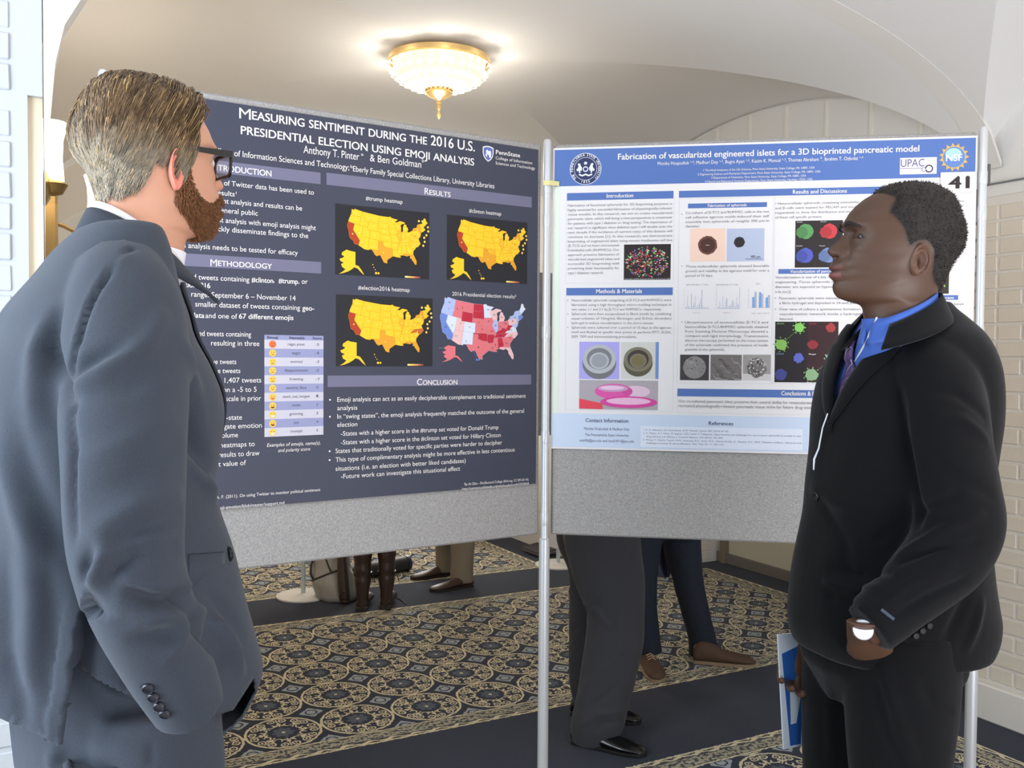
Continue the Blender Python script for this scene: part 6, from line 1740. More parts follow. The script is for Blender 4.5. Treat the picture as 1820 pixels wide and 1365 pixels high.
slab('photo_print', [inq(.64, .24), inq(.98, .22), inq(.98, .66), inq(.6, .7)], mat('green_yellow_photo', (96, 130, 90), .3, vary=(60, .8)), .0006, .0052)
slab('inner_sheet', [inq(.56, .72), inq(.98, .70), inq(.98, .97), inq(.5, .99)], mat('pale_sheet', (214, 224, 236), .4), .0006, .0046)
# ================================================================== blond man in the grey suit (left)
LM_ANG = R(37); LD = 1.32
lm = empty('person', (-.56, 1.34, 0))
tag(lm, 'blond bearded man in blue-grey suit and black glasses, seen from behind', 'person')
LF = Frame((0, 0, 0), LM_ANG); hc2 = at(264, 281, 1.42)
HF2 = Frame(hc2, R(54), .955, R(-4))
P2, ys2 = head_grid(140, wide=1.0, shift=(-.02, 0.0))
nr2, nt2 = P2.shape[:2]
gx2 = 1600 - P2[..., 0] / SC; gy2 = np.repeat(ys2[:, None], nt2, 1)
co = [Vector(p) for p in HF2.arr(P2).reshape(-1, 3)]; F = grid_faces(nr2, nt2)
F.append(tuple(range(nt2))); F.append(tuple(reversed([(nr2 - 1) * nt2 + k for k in range(nt2)])))
hb2 = MB().add(co, F); nb2 = len(co)
sk = np.tile(linv((206, 152, 124)), (nb2, 1)); yy = gy2.reshape(-1); lx = P2.reshape(-1, 3)[:, 0]; ly = np.abs(P2.reshape(-1, 3)[:, 1])
def bl2(mask, rgb):
    global sk
    sk = sk * (1 - mask[:, None]) + linv(rgb)[None] * mask[:, None]
fm = lx > .07
bl2(np.exp(-((yy - 452) / 12) ** 2) * np.exp(-(ly / .02) ** 2) * fm * .4, (214, 128, 104)); bl2(np.exp(-((yy - 485) / 8) ** 2) * (ly < .021) * fm * .7, (186, 104, 98))
bl2(np.exp(-((yy - 426.7) / 1.4) ** 2) * np.exp(-((ly - .031) / .0125) ** 4) * fm * .9, (70, 46, 38))
hair_poly = [(1540, 300), (1536, 350), (1546, 362), (1557, 380), (1558, 400), (1566, 418), (1571, 440), (1574, 462), (1592, 462), (1594, 446), (1600, 434), (1618, 436), (1627, 452), (1628, 474), (1636, 492), (1654, 504), (1720, 506), (1720, 300)]
hm2 = polymask(gx2, gy2, hair_poly); hd2 = edge_soft(gx2, gy2, hair_poly)
scm = np.where(hm2, smoothstep(-1, 9, hd2), 0).reshape(-1); bl2(scm * .85, (124, 104, 80))
beard_poly = [(1571, 452), (1566, 466), (1552, 480), (1530, 488), (1508, 486), (1495, 474), (1488, 466), (1440, 463), (1440, 545), (1512, 541), (1552, 530), (1578, 514), (1592, 500), (1593, 462), (1590, 452)]
bm2 = polymask(gx2, gy2, beard_poly); bd2 = edge_soft(gx2, gy2, beard_poly + [(1571, 452)] * 0)
bl2(np.where(bm2, .8, 0).reshape(-1) * ~((np.abs(yy - 485) < 6) & (ly < .02) & fm), (112, 74, 48))
for s_ in (1, -1):
    V, F2 = ear_mesh(s_, cx=.004, cz=-.0275, size=1.08, tilt=.42, wy=.069); hb2.add([HF2.w(v) for v in V], F2)
sk = np.vstack([sk, np.tile(linv((224, 140, 120)), (len(hb2.v) - nb2, 1))])
# hands in the trouser pockets
w1 = at(318, 1228, 1.165); hp = hand_parts(w1, at(305, 1290, 1.30) - w1, (.2, 1, 0), -1, L=.19, curl=.3)
hp.append(tube_path([(*at(300, 1185, 1.10), .032), (*at(316, 1215, 1.12), .030), (*w1, .027)], 12, 16)); c1, f1 = remesh(hp, .004, 3); hb2.add([Vector(p) for p in c1], f1)
w2 = at(150, 1190, 1.56); hp = hand_parts(w2, at(165, 1270, 1.52) - w2, (.2, -1, 0), 1, L=.19, curl=.4)
hp.append(tube_path([(*at(110, 1120, 1.58), .034), (*w2, .029)], 12, 16)); c2, f2 = remesh(hp, .004, 3); hb2.add([Vector(p) for p in c2], f2)
sk = np.vstack([sk, np.tile(linv((206, 152, 128)), (len(c1) + len(c2), 1))])
M_skin_l = mat('fair_skin', (206, 152, 124), .5, spec=.35, sss=.12, bump=(900, .1, .0006), vcol=True)
body2 = attach(mesh('body', hb2.v, hb2.f, M_skin_l, None, True), lm); set_tint(body2, sk)

# ---- hair
tree_h = BVHTree.FromPolygons([tuple(v) for v in HF2.arr(P2).reshape(-1, 3)], grid_faces(nr2, nt2))
Wp = HF2.arr(P2).reshape(-1, 3); area_w = (np.maximum(.05, np.sqrt(np.clip(1 - (P2[..., 2] / .125) ** 2, 0, 1)))).reshape(-1)
f3 = np.array(HF2.f); l3 = np.array(HF2.l); z3 = np.array(HF2.z)
def loc_of(p):
    q = (np.array(p) - np.array(HF2.o)) / HF2.k
    return q @ f3, q @ l3, q @ z3
def sample(mask, n, seed, jit=.0025):
    r = np.random.default_rng(seed); ids = np.nonzero(mask.reshape(-1))[0]
    # weight by cell size
    w = np.ones(len(ids)); row = ids // nt2; 
    Q = P2.reshape(-1, 3)[ids]; nxt = P2.reshape(-1, 3)[(row * nt2 + (ids % nt2 + 1) % nt2)]; w = np.linalg.norm(Q - nxt, axis=1) + 1e-5
    dr = np.linalg.norm(P2.reshape(-1, 3)[ids] - P2.reshape(-1, 3)[np.minimum(ids + nt2, nr2 * nt2 - 1)], axis=1); w *= dr + 1e-5; w /= w.sum()
    k = r.choice(ids, n, p=w); return Wp[k] + r.uniform(-jit, jit, (n, 3)), k
def lay(p, tree, h):
    q, n_, _, _ = tree.find_nearest(Vector(p)); n_ = np.array(n_); q = np.array(q)
    c = np.array(HF2.o); 
    if n_ @ (q - c) < 0: n_ = -n_
    return q + n_ * h, n_
rootsA, idA = sample(hm2 & (hd2 > 2), 15000, 21)
rr = np.random.default_rng(5)
def hair_strand(i):
    p = rootsA[i]; a, b, c = loc_of(p); y_ = 435 - c / SC
    L = float(np.interp(y_, [335, 370, 400, 430, 462, 505], [.075, .062, .050, .034, .020, .013])) * rr.uniform(.7, 1.15)
    vol = float(np.interp(y_, [335, 352, 380, 420, 460, 505], [.011, .012, .010, .0065, .004, .0025]))
    vol += .013 * float(smoothstep(.0, .07, a)) * float(smoothstep(395, 350, y_))
    top = float(smoothstep(395, 350, y_))
    clump = noise.noise(Vector((a * 60 + 3, b * 60, c * 26)))
    clump2 = noise.noise(Vector((a * 150, b * 150 + 7, c * 60)))
    sidew = -1.0 if b < .02 else 1.0
    d = f3 * (-.75 * top - .42 * (1 - top)) + np.array((0, 0, -1.0)) * (1 - top * .85) + l3 * sidew * .45 * top
    d = d + f3 * (.18 * clump) + l3 * .12 * clump2
    n_ = None; out = []; q = p.copy(); K = 6
    h0 = .001; 
    for j in range(K):
        t = j / (K - 1); h = h0 + (vol * (1.0 + .35 * clump) * min(1, 1.6 * t + .15)) * (1 - .45 * t * t) * rr.uniform(.93, 1.07)
        pos, n_ = lay(q, tree_h, h); out.append(pos)
        dt = d - n_ * (d @ n_); dt /= (np.linalg.norm(dt) + 1e-6)
        if top < .5: pass
        q = q + dt * (L / (K - 1)); d = d + np.array((0, 0, -.35)) * top
    g = np.clip(.5 + 1.1 * clump2, 0, 1); base = linv((136, 110, 80)) * (1 - g) + linv((86, 68, 50)) * g
    lo = float(smoothstep(372, 430, y_)); base = base * (1 - lo * .75) + linv((146, 136, 118)) * lo * .75
    if rr.random() < .05 + .12 * (1 - lo) * (a > 0): base = linv((196, 160, 108))
    if clump < -.12: base = base * .6
    return out, base * rr.uniform(.8, 1.2), .00085 * rr.uniform(.8, 1.3)
m_hair = hmat('blond_hair', .42)
# hair-brown scalp shell under the strands
nrm2 = P2 - np.array([-.01, 0, .01]); nrm2 /= np.linalg.norm(nrm2, axis=-1, keepdims=True)
th2 = np.where(hm2, smoothstep(2, 22, hd2) * np.interp(gy2, [335, 352, 380, 420, 460, 505], [.006, .007, .005, .003, .0015, .0006]), 0) - .0008 * (~hm2)
th2 = th2 + .007 * smoothstep(.0, .07, P2[..., 0]) * smoothstep(395, 350, gy2) * smoothstep(4, 20, hd2) * hm2
HS = HF2.arr(P2 + nrm2 * th2[..., None]).reshape(-1, 3); sel = hm2 & (hd2 > 1.5); s2_ = sel.copy(); s2_[:-1] &= sel[1:]; s2_ &= np.roll(sel, -1, 1)
Fh = [f for f in grid_faces(nr2, nt2, s2_)]; Fh.append(tuple(range(nt2))); used = sorted({i for f in Fh for i in f}); mp = {i: k for k, i in enumerate(used)}
attach(mesh('hair_base', [HS[i] for i in used], [tuple(mp[i] for i in f) for f in Fh], mat('hair_underlayer', (96, 80, 58), .7, bump=(500, .8, .002)), None, True), lm)
hairobj = strands('hair', rootsA, hair_strand, lm, m_hair, .0008)
# ---- beard
rootsB, idB = sample(bm2 & (gx2 < 1596), 6500, 33, .002)
def beard_strand(i):
    p = rootsB[i]; a, b, c = loc_of(p); y_ = 435 - c / SC
    if abs(y_ - 484) < 5 and abs(b) < .02 and a > .08: return None, None, 0
    L = float(np.interp(y_, [450, 475, 505, 540], [.004, .005, .008, .008])) * rr.uniform(.7, 1.1)
    pos, n_ = lay(p, tree_h, 0.0); d = np.array((0, 0, -1.0)) + f3 * (.15 + .3 * (a > .05)) + n_ * (.25 if y_ < 500 else .55) + np.array([rr.uniform(-.25, .25) for _ in range(3)])
    d /= np.linalg.norm(d); out = [pos - n_ * .001]
    for j in range(1, 4): out.append(pos + d * (L * j / 3) + n_ * (.0035 * math.sin(j) * (1 if y_ < 500 else .2)))
    k = rr.random(); base = linv((172, 120, 76)) * k + linv((104, 72, 48)) * (1 - k)
    return out, base * rr.uniform(.75, 1.2), .0006
strands('beard', rootsB, beard_strand, lm, hmat('beard_hair', .55), .0006)
for s_ in (1, -1):
    V = []; F2 = []
    for i in range(9):
        t = i / 8; yv = .010 + .034 * t; zv = (435 - (404 - 4 * math.sin(t * 2.2) + 4 * t)) * SC
        k = np.argmin(np.abs(ys2 - (435 - zv / SC))); row = P2[k]; xf = row[np.argmin(np.abs(row[:, 1] - s_ * yv) + (row[:, 0] < .03) * 9), 0]; h = .004 * (1 - .5 * t)
        for (dz, dx) in ((-h, .0004), (0, .0022), (h, .0004)): V.append(HF2.w(Vector((xf + dx, s_ * yv, zv + dz))))
    for i in range(8):
        for q in range(2): F2.append((3 * i + q, 3 * i + q + 1, 3 * i + q + 4, 3 * i + q + 3))
    o = attach(mesh('eyebrow', V, F2, mat('blond_brow', (132, 98, 62), .8), None, True), lm); sm = o.modifiers.new('th', 'SOLIDIFY'); sm.thickness = .0014
    k_ = np.argmin(np.abs(ys2 - 426)); row = P2[k_]; ex0 = row[np.argmin(np.abs(row[:, 1] - s_ * .031) + (row[:, 0] < .03) * 9), 0]
    V, F2 = ring_loft([[HF2.w(Vector((ex0 - .0096 + .0112 * math.cos(a), s_ * .031 + .0112 * math.sin(a) * math.cos(b), .0098 + .0112 * math.sin(a) * math.sin(b)))) for b in np.linspace(0, 2 * math.pi, 17)[:-1]] for a in np.linspace(.05, 2.8, 10)])
    attach(mesh('eye', V, F2, mat('eye_white_l', (214, 208, 200), .2), None, True), lm)
# ---- glasses
M_acet = mat('black_acetate', (26, 20, 18), .18, spec=.6)
gl = empty('glasses', hc2); tag(gl, 'thick black-framed glasses worn by the blond bearded man', 'glasses')
gz = .0135; gxf = .1195
def rrect(cy, cz, w, h, r, n=7):
    P = []
    for (sx, sz, a0) in ((1, 1, 0), (-1, 1, 90), (-1, -1, 180), (1, -1, 270)):
        for i in range(n):
            a = R(a0 + 90 * i / (n - 1)); P.append((cy + sx * (w / 2 - r) + r * math.cos(a), cz + sz * (h / 2 - r) + r * math.sin(a)))
    return P
for s_ in (1, -1):
    o_ = rrect(s_ * .0345, gz - .004, .056, .041, .009); i_ = rrect(s_ * .0345, gz - .0045, .047, .032, .007); V = []; n = len(o_)
    wrapx = lambda yv: gxf - 1.9 * yv * yv
    for (pp) in (o_, i_):
        for dx in (.002, -.002): V += [HF2.w(Vector((wrapx(y_) + dx, y_, z_))) for y_, z_ in pp]
    F2 = []
    for k in range(n):
        j = (k + 1) % n; F2 += [(k, j, 2 * n + j, 2 * n + k), (n + k, 3 * n + k, 3 * n + j, n + j), (k, n + k, n + j, j), (2 * n + k, 2 * n + j, 3 * n + j, 3 * n + k)]
    attach(mesh('rim', V, F2, M_acet, None, False), gl)
    lens = bpy.data.materials.get('lens_glass')
    if not lens:
        lens = bpy.data.materials.new('lens_glass'); lens.use_nodes = True; b_ = lens.node_tree.nodes['Principled BSDF']; b_.inputs['Roughness'].default_value = .03; b_.inputs['Alpha'].default_value = .22; b_.inputs['Base Color'].default_value = (.9, .94, .98, 1); b_.inputs['Specular IOR Level'].default_value = 1.0
    attach(mesh('lens', [HF2.w(Vector((wrapx(y_), y_, z_))) for y_, z_ in i_], [tuple(range(len(i_)))], lens), gl)
    tm = [(wrapx(.0635), .0635, gz + .011, .0055), (.106, .0705, gz + .010, .0058), (.085, .0735, gz + .007, .0052), (.04, .0755, gz + .001, .0040), (.012, .0765, gz + .002, .0034), (-.004, .0765, gz - .003, .0032), (-.018, .0735, gz - .016, .0036), (-.030, .070, gz - .034, .0036)]
    V = []; F2 = []
    for (x_, y_, z_, h) in tm:
        for dz, dy in ((h, 0), (h, .003), (-h, .003), (-h, 0)): V.append(HF2.w(Vector((x_, s_ * (y_ + dy), z_ + dz))))
    for i in range(len(tm) - 1):
        for k in range(4): F2.append((4 * i + k, 4 * i + (k + 1) % 4, 4 * i + 4 + (k + 1) % 4, 4 * i + 4 + k))
    F2 += [(3, 2, 1, 0), tuple(4 * (len(tm) - 1) + k for k in range(4))]
    attach(mesh('temple', V, F2, M_acet), gl)
MB().tube([HF2.w(Vector((gxf + .001, y_, gz + .004 - abs(y_) * .2))) for y_ in (-.009, -.004, 0, .004, .009)], .0022, 8).build('bridge', M_acet, gl, True)

# ---- jacket
M_grey = suitmat('blue_grey_worsted', (64, 69, 78), .35); M_grey2 = suitmat('blue_grey_worsted_dark', (54, 58, 66), .35)
def a_lm(z): return float(np.interp(z, [.85, 1.0, 1.15, 1.32, 1.42, 1.50, 1.55, 1.59, 1.63, 1.7], [.21, .20, .195, .215, .22, .21, .175, .13, .085, .065]))
rows = [(402, 152, 292), (412, 126, 300), (430, 104, 308), (455, 78, 316), (490, 48, 324), (525, 15, 334), (560, -14, 348), (600, -38, 364), (650, -54, 383), (700, -62, 396), (745, -62, 398), (800, -58, 391), (860, -54, 382), (905, -52, 388), (990, -50, 407), (1080, -50, 424), (1150, -52, 439), (1200, -54, 449), (1240, -54, 440), (1276, -52, 424)]
trs2 = smooth_rings(torso_rows(rows, LD, LM_ANG, a_lm), 70)
sl1 = tube_path([(*S(212, 492, 1.235), .058, 1), (*S(222, 540, 1.19), .070, 1), (*S(224, 610, 1.155), .0755, 1), (*S(223, 700, 1.12), .0745, 1), (*S(222, 820, 1.08), .0695, 1), (*S(222, 920, 1.06), .066, 1), (*S(228, 1000, 1.05), .062, 1), (*S(252, 1080, 1.06), .058, 1), (*S(283, 1150, 1.08), .0535, 1), (*S(315, 1215, 1.10), .048, 1), (*S(337, 1258, 1.12), .0435, 1)], 60, 40)
sl2 = tube_path([(*S(90, 600, 1.46), .06, 1), (*S(30, 680, 1.52), .068, 1), (*S(2, 800, 1.58), .068, 1), (*S(10, 930, 1.60), .064, 1), (*S(50, 1040, 1.60), .056, 1), (*S(110, 1140, 1.58), .047, 1)], 40, 32)
co, F = remesh([ring_loft(trs2), sl1, sl2], .0052, 6)
co = clothnoise(co, F, .0026, seed=11)
LMF = [
 ([(235, 440), (190, 490), (160, 540), (140, 600), (122, 660)], .0045, -.008), ([(222, 455), (178, 505), (150, 560), (132, 620)], .007, .003),
 ([(100, 560), (85, 620), (105, 680), (122, 715)], .014, -.012), ([(70, 590), (62, 660), (60, 740)], .016, .006),
 ([(125, 670), (160, 640), (215, 620)], .010, -.006), ([(130, 690), (180, 665), (260, 610), (290, 560)], .012, .005), ([(122, 720), (128, 800), (124, 880), (132, 950)], .008, -.006),
 ([(150, 700), (230, 690), (300, 640)], .012, -.003), ([(150, 820), (220, 790), (300, 740)], .014, .003), ([(160, 880), (240, 850), (310, 800)], .014, -.003),
 ([(170, 940), (240, 900), (312, 880)], .012, .005), ([(190, 965), (250, 940), (315, 915)], .010, -.005),
 ([(155, 1040), (175, 1010), (186, 985), (182, 965)], .009, .008), ([(165, 990), (150, 1010), (150, 1040)], .008, -.006), ([(190, 1050), (205, 1010), (240, 985), (310, 975)], .009, -.006),
 ([(225, 1045), (270, 1065), (330, 1062)], .009, -.009), ([(215, 1030), (270, 1045), (335, 1040)], .008, .006), ([(250, 1100), (290, 1095), (335, 1090)], .010, .006), ([(245, 1140), (285, 1130), (320, 1132)], .010, -.006),
 ([(300, 1165), (320, 1140), (335, 1100)], .009, .005), ([(310, 1060), (330, 1085), (350, 1110)], .008, -.006),
 ([(340, 720), (345, 780), (365, 830), (384, 860)], .013, -.014), ([(330, 620), (338, 680), (350, 740)], .016, .006), ([(345, 830), (365, 855), (380, 880)], .010, .007),
 ([(350, 1085), (385, 1110), (410, 1150), (425, 1190)], .010, .010), ([(345, 1110), (370, 1140), (390, 1180)], .010, -.010), ([(372, 1060), (405, 1090), (430, 1130)], .010, -.005),
 ([(30, 760), (60, 860), (110, 960)], .016, -.004), ([(0, 800), (30, 900), (80, 1000)], .016, .005), ([(40, 920), (60, 1060), (50, 1200)], .018, .005), ([(80, 1000), (92, 1120), (84, 1250)], .016, -.004),
 ([(10, 1000), (12, 1150), (10, 1250)], .016, -.005), ([(20, 1180), (35, 1240), (40, 1290)], .012, -.005)]
co = folds(co, F, [(p_, w_q, h_ * 1.8) for p_, w_q, h_ in LMF])
# side vent and rising side hem on the near side
def proj(co):
    d = co - np.array(CAM); X = d @ np.array(_r); Yv = d @ np.array(_u); Zv = d @ np.array(_f)
    return 910 + FPX * X / Zv, 682.5 - FPX * Yv / Zv, Zv
px_, py_, pz_ = proj(co); N = normals(co, F); facing = (N * (np.array(CAM) - co)).sum(1) > -.1
vent_x = np.interp(py_, [1029, 1322], [152, 109]); hem_y = np.interp(px_, [100, 143, 248, 300, 372, 415, 452], [1180, 1196, 1246, 1262, 1275, 1262, 1205])
arm = np.zeros(len(co), bool)
for q in range(0, 30):
    pass
slt = BVHTree.FromPolygons([tuple(v) for v in sl1[0]], sl1[1])
dsl = np.array([(slt.find_nearest(Vector(p))[3]) if 60 < x < 470 and y > 1100 else 9 for p, x, y in zip(co, px_, py_)])
hem2 = np.interp(px_, [-80, 0, 73, 112], [1245, 1277, 1309, 1327])
gone_b = (px_ <= vent_x + 3) & (py_ > hem2) & (dsl > .012)
gone = facing & (px_ > vent_x + 3) & (px_ < 452) & (py_ > hem_y) & (dsl > .012)
gone = gone | gone_b; hem_y = np.where(px_ <= vent_x + 3, hem2, hem_y)
Fk = [f for f in F if not any(gone[i] for i in f)]
# pull the vent edge: panel in front of the vent sits deeper than the back panel
in_side = facing & (px_ > vent_x + 2) & (px_ < 210) & (py_ > 1035) & (dsl > .010)
depth = .022 * smoothstep(1029, 1120, py_) * np.exp(-((px_ - vent_x) / 40) ** 2)
co = co - N * (np.where(in_side, depth, 0))[:, None]
back_p = facing & (px_ <= vent_x + 2) & (px_ > vent_x - 30) & (py_ > 1035)
co = co + N * (np.where(back_p, .006 * smoothstep(1035, 1150, py_), 0))[:, None]
kept = {i for f in Fk for i in f}; lost = {i for f in F if any(gone[j] for j in f) for i in f}
bd = np.array(sorted(kept & lost)); 
for i in bd:
    dl = min(abs(py_[i] - hem_y[i]), 8) * (1 if py_[i] > hem_y[i] else -1)
    if px_[i] > vent_x[i] + 9 or px_[i] < vent_x[i] - 6: co[i, 2] += dl * pz_[i] / FPX
    else: co[i, 0] -= (px_[i] - vent_x[i] - 3) * pz_[i] / FPX
# open the front: shirt and lapels show there
_C2 = np.array(at(180, 700, LD)); _fx = (co - _C2) @ np.array(LF.f); _ll = (co - _C2) @ np.array(LF.l)
_vw = np.interp(co[:, 2], [1.19, 1.3, 1.42, 1.50, 1.56, 1.7], [-.002, .02, .045, .06, .066, .07])
inV2 = (_fx > 0) & (np.abs(_ll) < _vw) & (co[:, 2] > 1.19)
Fk = [f for f in Fk if not all(inV2[i] for i in f)]
zb_, zf_ = at(180, 374, 1.45).z, at(309, 463, 1.40).z - .010; nk = at(243, 413, 1.405)
nh2 = neckhole(co, nk.x, nk.y + .01, R(46), zb_ - .006, zf_ - .040)
Fk = [f for f in Fk if not all(nh2[i] for i in f)]
jk2 = cloth_obj('jacket', co, Fk, M_grey, lm)
so = jk2.modifiers.new('lining', 'SOLIDIFY'); so.thickness = .0025; so.offset = -1
tree2 = bvh(co, F)
M_wshirt = mat('white_shirt', (236, 234, 236), .7, sheen=.1, bump=(900, .15, .001))
neck_collar(zb_, zf_, .058, .058, .042, M_wshirt, lm, 'shirt_collar', nk.x, nk.y + .005, R(46), 1.13, arc=(.1, 2 * math.pi - .1), flare=.1, th=.003)
neck_collar(zb_ - .011, zf_ - .013, .0635, .0635, .045, M_grey2, lm, 'jacket_collar', nk.x, nk.y + .005, R(46), 1.13, arc=(.5, 2 * math.pi - .5), flare=.8, th=.005)
shirt2 = []
for r in trs2[:50]:
    c = sum(r, Vector()) / len(r); shirt2.append([c + (p - c) * .84 for p in r])
V, F2 = ring_loft(shirt2); nsV, nsF = ring_loft(neck_shirt(P2, ys2, HF2), cap=False); _m = MB().add(V, F2).add(nsV, nsF); V, F2 = _m.v, _m.f; attach(mesh('shirt', V, F2, M_wshirt, None, True), lm)
# lapels on the unseen front
C2 = np.array(at(180, 700, LD)); fl = np.array(LF.f); ll = np.array(LF.l)
vw2 = lambda z: float(np.interp(z, [1.20, 1.3, 1.42, 1.50, 1.56], [.0, .02, .045, .06, .062]))
for side in (1, -1):
    lapel(tree2, side, C2, fl, ll, np.linspace(1.20, 1.53, 26), vw2, lambda z: vw2(z) + float(np.interp(z, [1.20, 1.27, 1.40, 1.47, 1.48, 1.53], [.004, .03, .055, .072, .045, .05])), M_grey2, lm, off=.004)
# sleeve buttons, front button, pocket flap
mb_ = mat('dark_horn_button', (34, 36, 44), .22, spec=.7)
for (x, y) in ((264, 1222), (274, 1238), (284, 1254), (294, 1267)): button(tree2, x, y, mb_, lm, .0072)
hb_ = at(408, 985, 1.30); MB().lathe(hb_, [(.010, -.003), (.011, 0), (.010, .002)], 18, (Vector(LF.l), Z3, Vector(LF.f))).build('button', mb_, lm, True)
def strip(tree, pts, hgt, m, root, name, off=.003):
    V = []; F2 = []; n = 0
    for x, y in pts:
        h, n_ = pick(tree, x, y)
        if h is None: continue
        V += [h + n_ * off, h + n_ * off - Z3 * hgt]; n += 1
    for i in range(n - 1): F2.append((2 * i, 2 * i + 1, 2 * i + 3, 2 * i + 2))
    if n > 1:
        o = attach(mesh(name, V, F2, m, None, True), root); s_ = o.modifiers.new('s', 'SOLIDIFY'); s_.thickness = .003; return o
strip(tree2, [(x, 986 - (x - 330) * .05) for x in range(334, 398, 7)], .044, M_grey, lm, 'pocket_flap')

# ---- trousers and shoes
hips = [superring(Vector((-.575, 1.335, z)), LF.f, LF.l, a_, b_, 40, 2.3) for z, a_, b_ in ((1.06, .15, .12), (1.0, .17, .135), (.92, .175, .14), (.84, .17, .135), (.74, .12, .09))]
def legL(x_top, D, x_foot, r=.1):
    K = []
    for z, hw_, t in ((.96, r * .9, 0), (.86, r * 1.02, 0), (.74, r, .1), (.62, r * .95, .2), (.48, r * .86, .4), (.32, r * .8, .7), (.15, r * .78, 1), (.03, r * .8, 1)):
        xx = x_top + (x_foot - x_top) * t; K.append((*at(xx, zz_(z, D), D).xy, z, hw_, 1.0))
    return tube_path(K, 44, 34)
co, F = remesh([ring_loft(hips), legL(272, 1.235, 262, .093), legL(176, 1.42, 170, .094)], .0065, 6)
co = clothnoise(co, F, .004, seed=5)
co = folds(co, F, [([(100, 1330), (95, 1350), (92, 1364)], .010, .01), ([(150, 1320), (200, 1325), (260, 1340)], .012, .004), ([(270, 1320), (268, 1345), (266, 1364)], .004, -.004), ([(160, 1190), (200, 1225), (245, 1235)], .008, .010), ([(200, 1180), (215, 1210), (235, 1222)], .008, -.008)])
cloth_obj('trousers', co, F, M_grey, lm)
for (x, D) in ((262, 1.235), (170, 1.42)):
    p = at(x, zz_(0, D), D); p.z = 0; shoe(p - LF.f * .09, LM_ANG, .30, mat('brown_leather', (62, 40, 28), .3), M_sole, lm)
# ================================================================== visitors behind the stand
def visitor(name_label, hips_c, ang, height, leg_parts, top_rgb, leg_mat, skin_rgb, hair_rgb, shoes, seed=0, lower_top=.0, sitz=None):
    """legs come as closed tubes; the rest of the figure is hidden by the boards from here but complete"""
    c = Vector(hips_c); root = empty('person', (c.x, c.y, 0)); tag(root, name_label, 'person')
    Fm = Frame((0, 0, 0), ang); k = height / 1.78
    # body: head and neck to hips, arms and hands
    P, ys = head_grid(64); hc = c + Fm.f * .03 + Z3 * (height - .115); Hf = Frame(hc, ang, 1.0)
    sel = ys < 900; P = P[sel]; ys_ = ys[sel]
    mb = MB().add([Vector(p) for p in Hf.arr(P).reshape(-1, 3)], grid_faces(*P.shape[:2])); 
    for s in (1, -1):
        V, F = ear_mesh(s); mb.add([Hf.w(v) for v in V], F)
        wr = c + Fm.l * s * .13 + Fm.f * .27 + Z3 * 1.14 * k
        hp = hand_parts(wr, Fm.f * .5 - Fm.l * s * .8, Z3 * -.4 - Fm.f, -s, curl=.5); c1, f1 = remesh(hp, .006, 2); mb.add([Vector(p) for p in c1], f1)
    body = attach(mesh('body', mb.v, mb.f, mat('skin_%d' % seed, skin_rgb, .5, sss=.05), None, True), root)
    gx = 1600 - P[..., 0] / SC; gy = np.repeat(ys_[:, None], P.shape[1], 1)
    hm = polymask(gx, gy, [(1540, 300), (1543, 352), (1560, 372), (1566, 410), (1580, 440), (1600, 438), (1626, 450), (1640, 500), (1720, 512), (1720, 300)])
    n_ = P - np.array([-.01, 0, .01]); n_ /= np.linalg.norm(n_, axis=-1, keepdims=True); H = Hf.arr(P + n_ * .012).reshape(-1, 3)
    s2 = hm.copy(); s2[:-1] &= hm[1:]; Fh = grid_faces(*P.shape[:2], s2); Fh.append(tuple(range(P.shape[1]))); used = sorted({i for f in Fh for i in f}); mp = {i: q for q, i in enumerate(used)}
    attach(mesh('hair', [H[i] for i in used], [tuple(mp[i] for i in f) for f in Fh], mat('hair_%d' % seed, hair_rgb, .6, bump=(300, .8, .003)), None, True), root)
    # upper garment with sleeves
    rings = [superring(c + Z3 * z * k, Fm.f, Fm.l, a, b, 36, 2.3) for z, a, b in ((.86 + lower_top, .17, .115), (1.0, .165, .115), (1.15, .16, .11), (1.3, .185, .12), (1.42, .19, .115), (1.47, .16, .1), (1.51, .085, .07), (1.54, .062, .06))]
    parts = [ring_loft(rings)]
    for s in (1, -1):
        parts.append(tube_path([(*(c + Fm.l * s * .17 + Z3 * 1.42 * k), .062), (*(c + Fm.l * s * .215 + Z3 * 1.25 * k), .055), (*(c + Fm.l * s * .235 + Z3 * 1.1 * k), .048), (*(c + Fm.l * s * .20 + Fm.f * .13 + Z3 * 1.10 * k), .044), (*(c + Fm.l * s * .14 + Fm.f * .25 + Z3 * 1.135 * k), .038)], 24, 20))
    co, F = remesh(parts, .009, 4); co = clothnoise(co, F, .004, seed=seed); cloth_obj('top', co, F, mat('cloth_%d' % seed, top_rgb, .9, bump=(500, .2, .001)), root)
    co, F = leg_parts; cloth_obj('trousers', co, F, leg_mat, root)
    for (p, a, L, m, ms, boat) in shoes: shoe(p, a, L, m, ms, root, boat=boat)
    return root
def px_leg(rows, n=40, asp=.9):
    """rows: (y, xl, xr, D): outline of one trouser leg at its distance"""
    rings = []
    for (y, xl, xr, D) in rows:
        pl = at(xl, y, D); pr = at(xr, y, D); c = (pl + pr) / 2; hw = (pr - pl).length / 2
        rings.append([Vector((c.x + hw * math.cos(a), c.y + hw * asp * math.sin(a), (pl.z + pr.z) / 2)) for a in np.linspace(0, 2 * math.pi, 33)[:-1]])
    return ring_loft(smooth_rings(rings, n))
def ground(px, py):
    r = ray(px, py); t = -CAMZ / r.z; return CAM + r * t

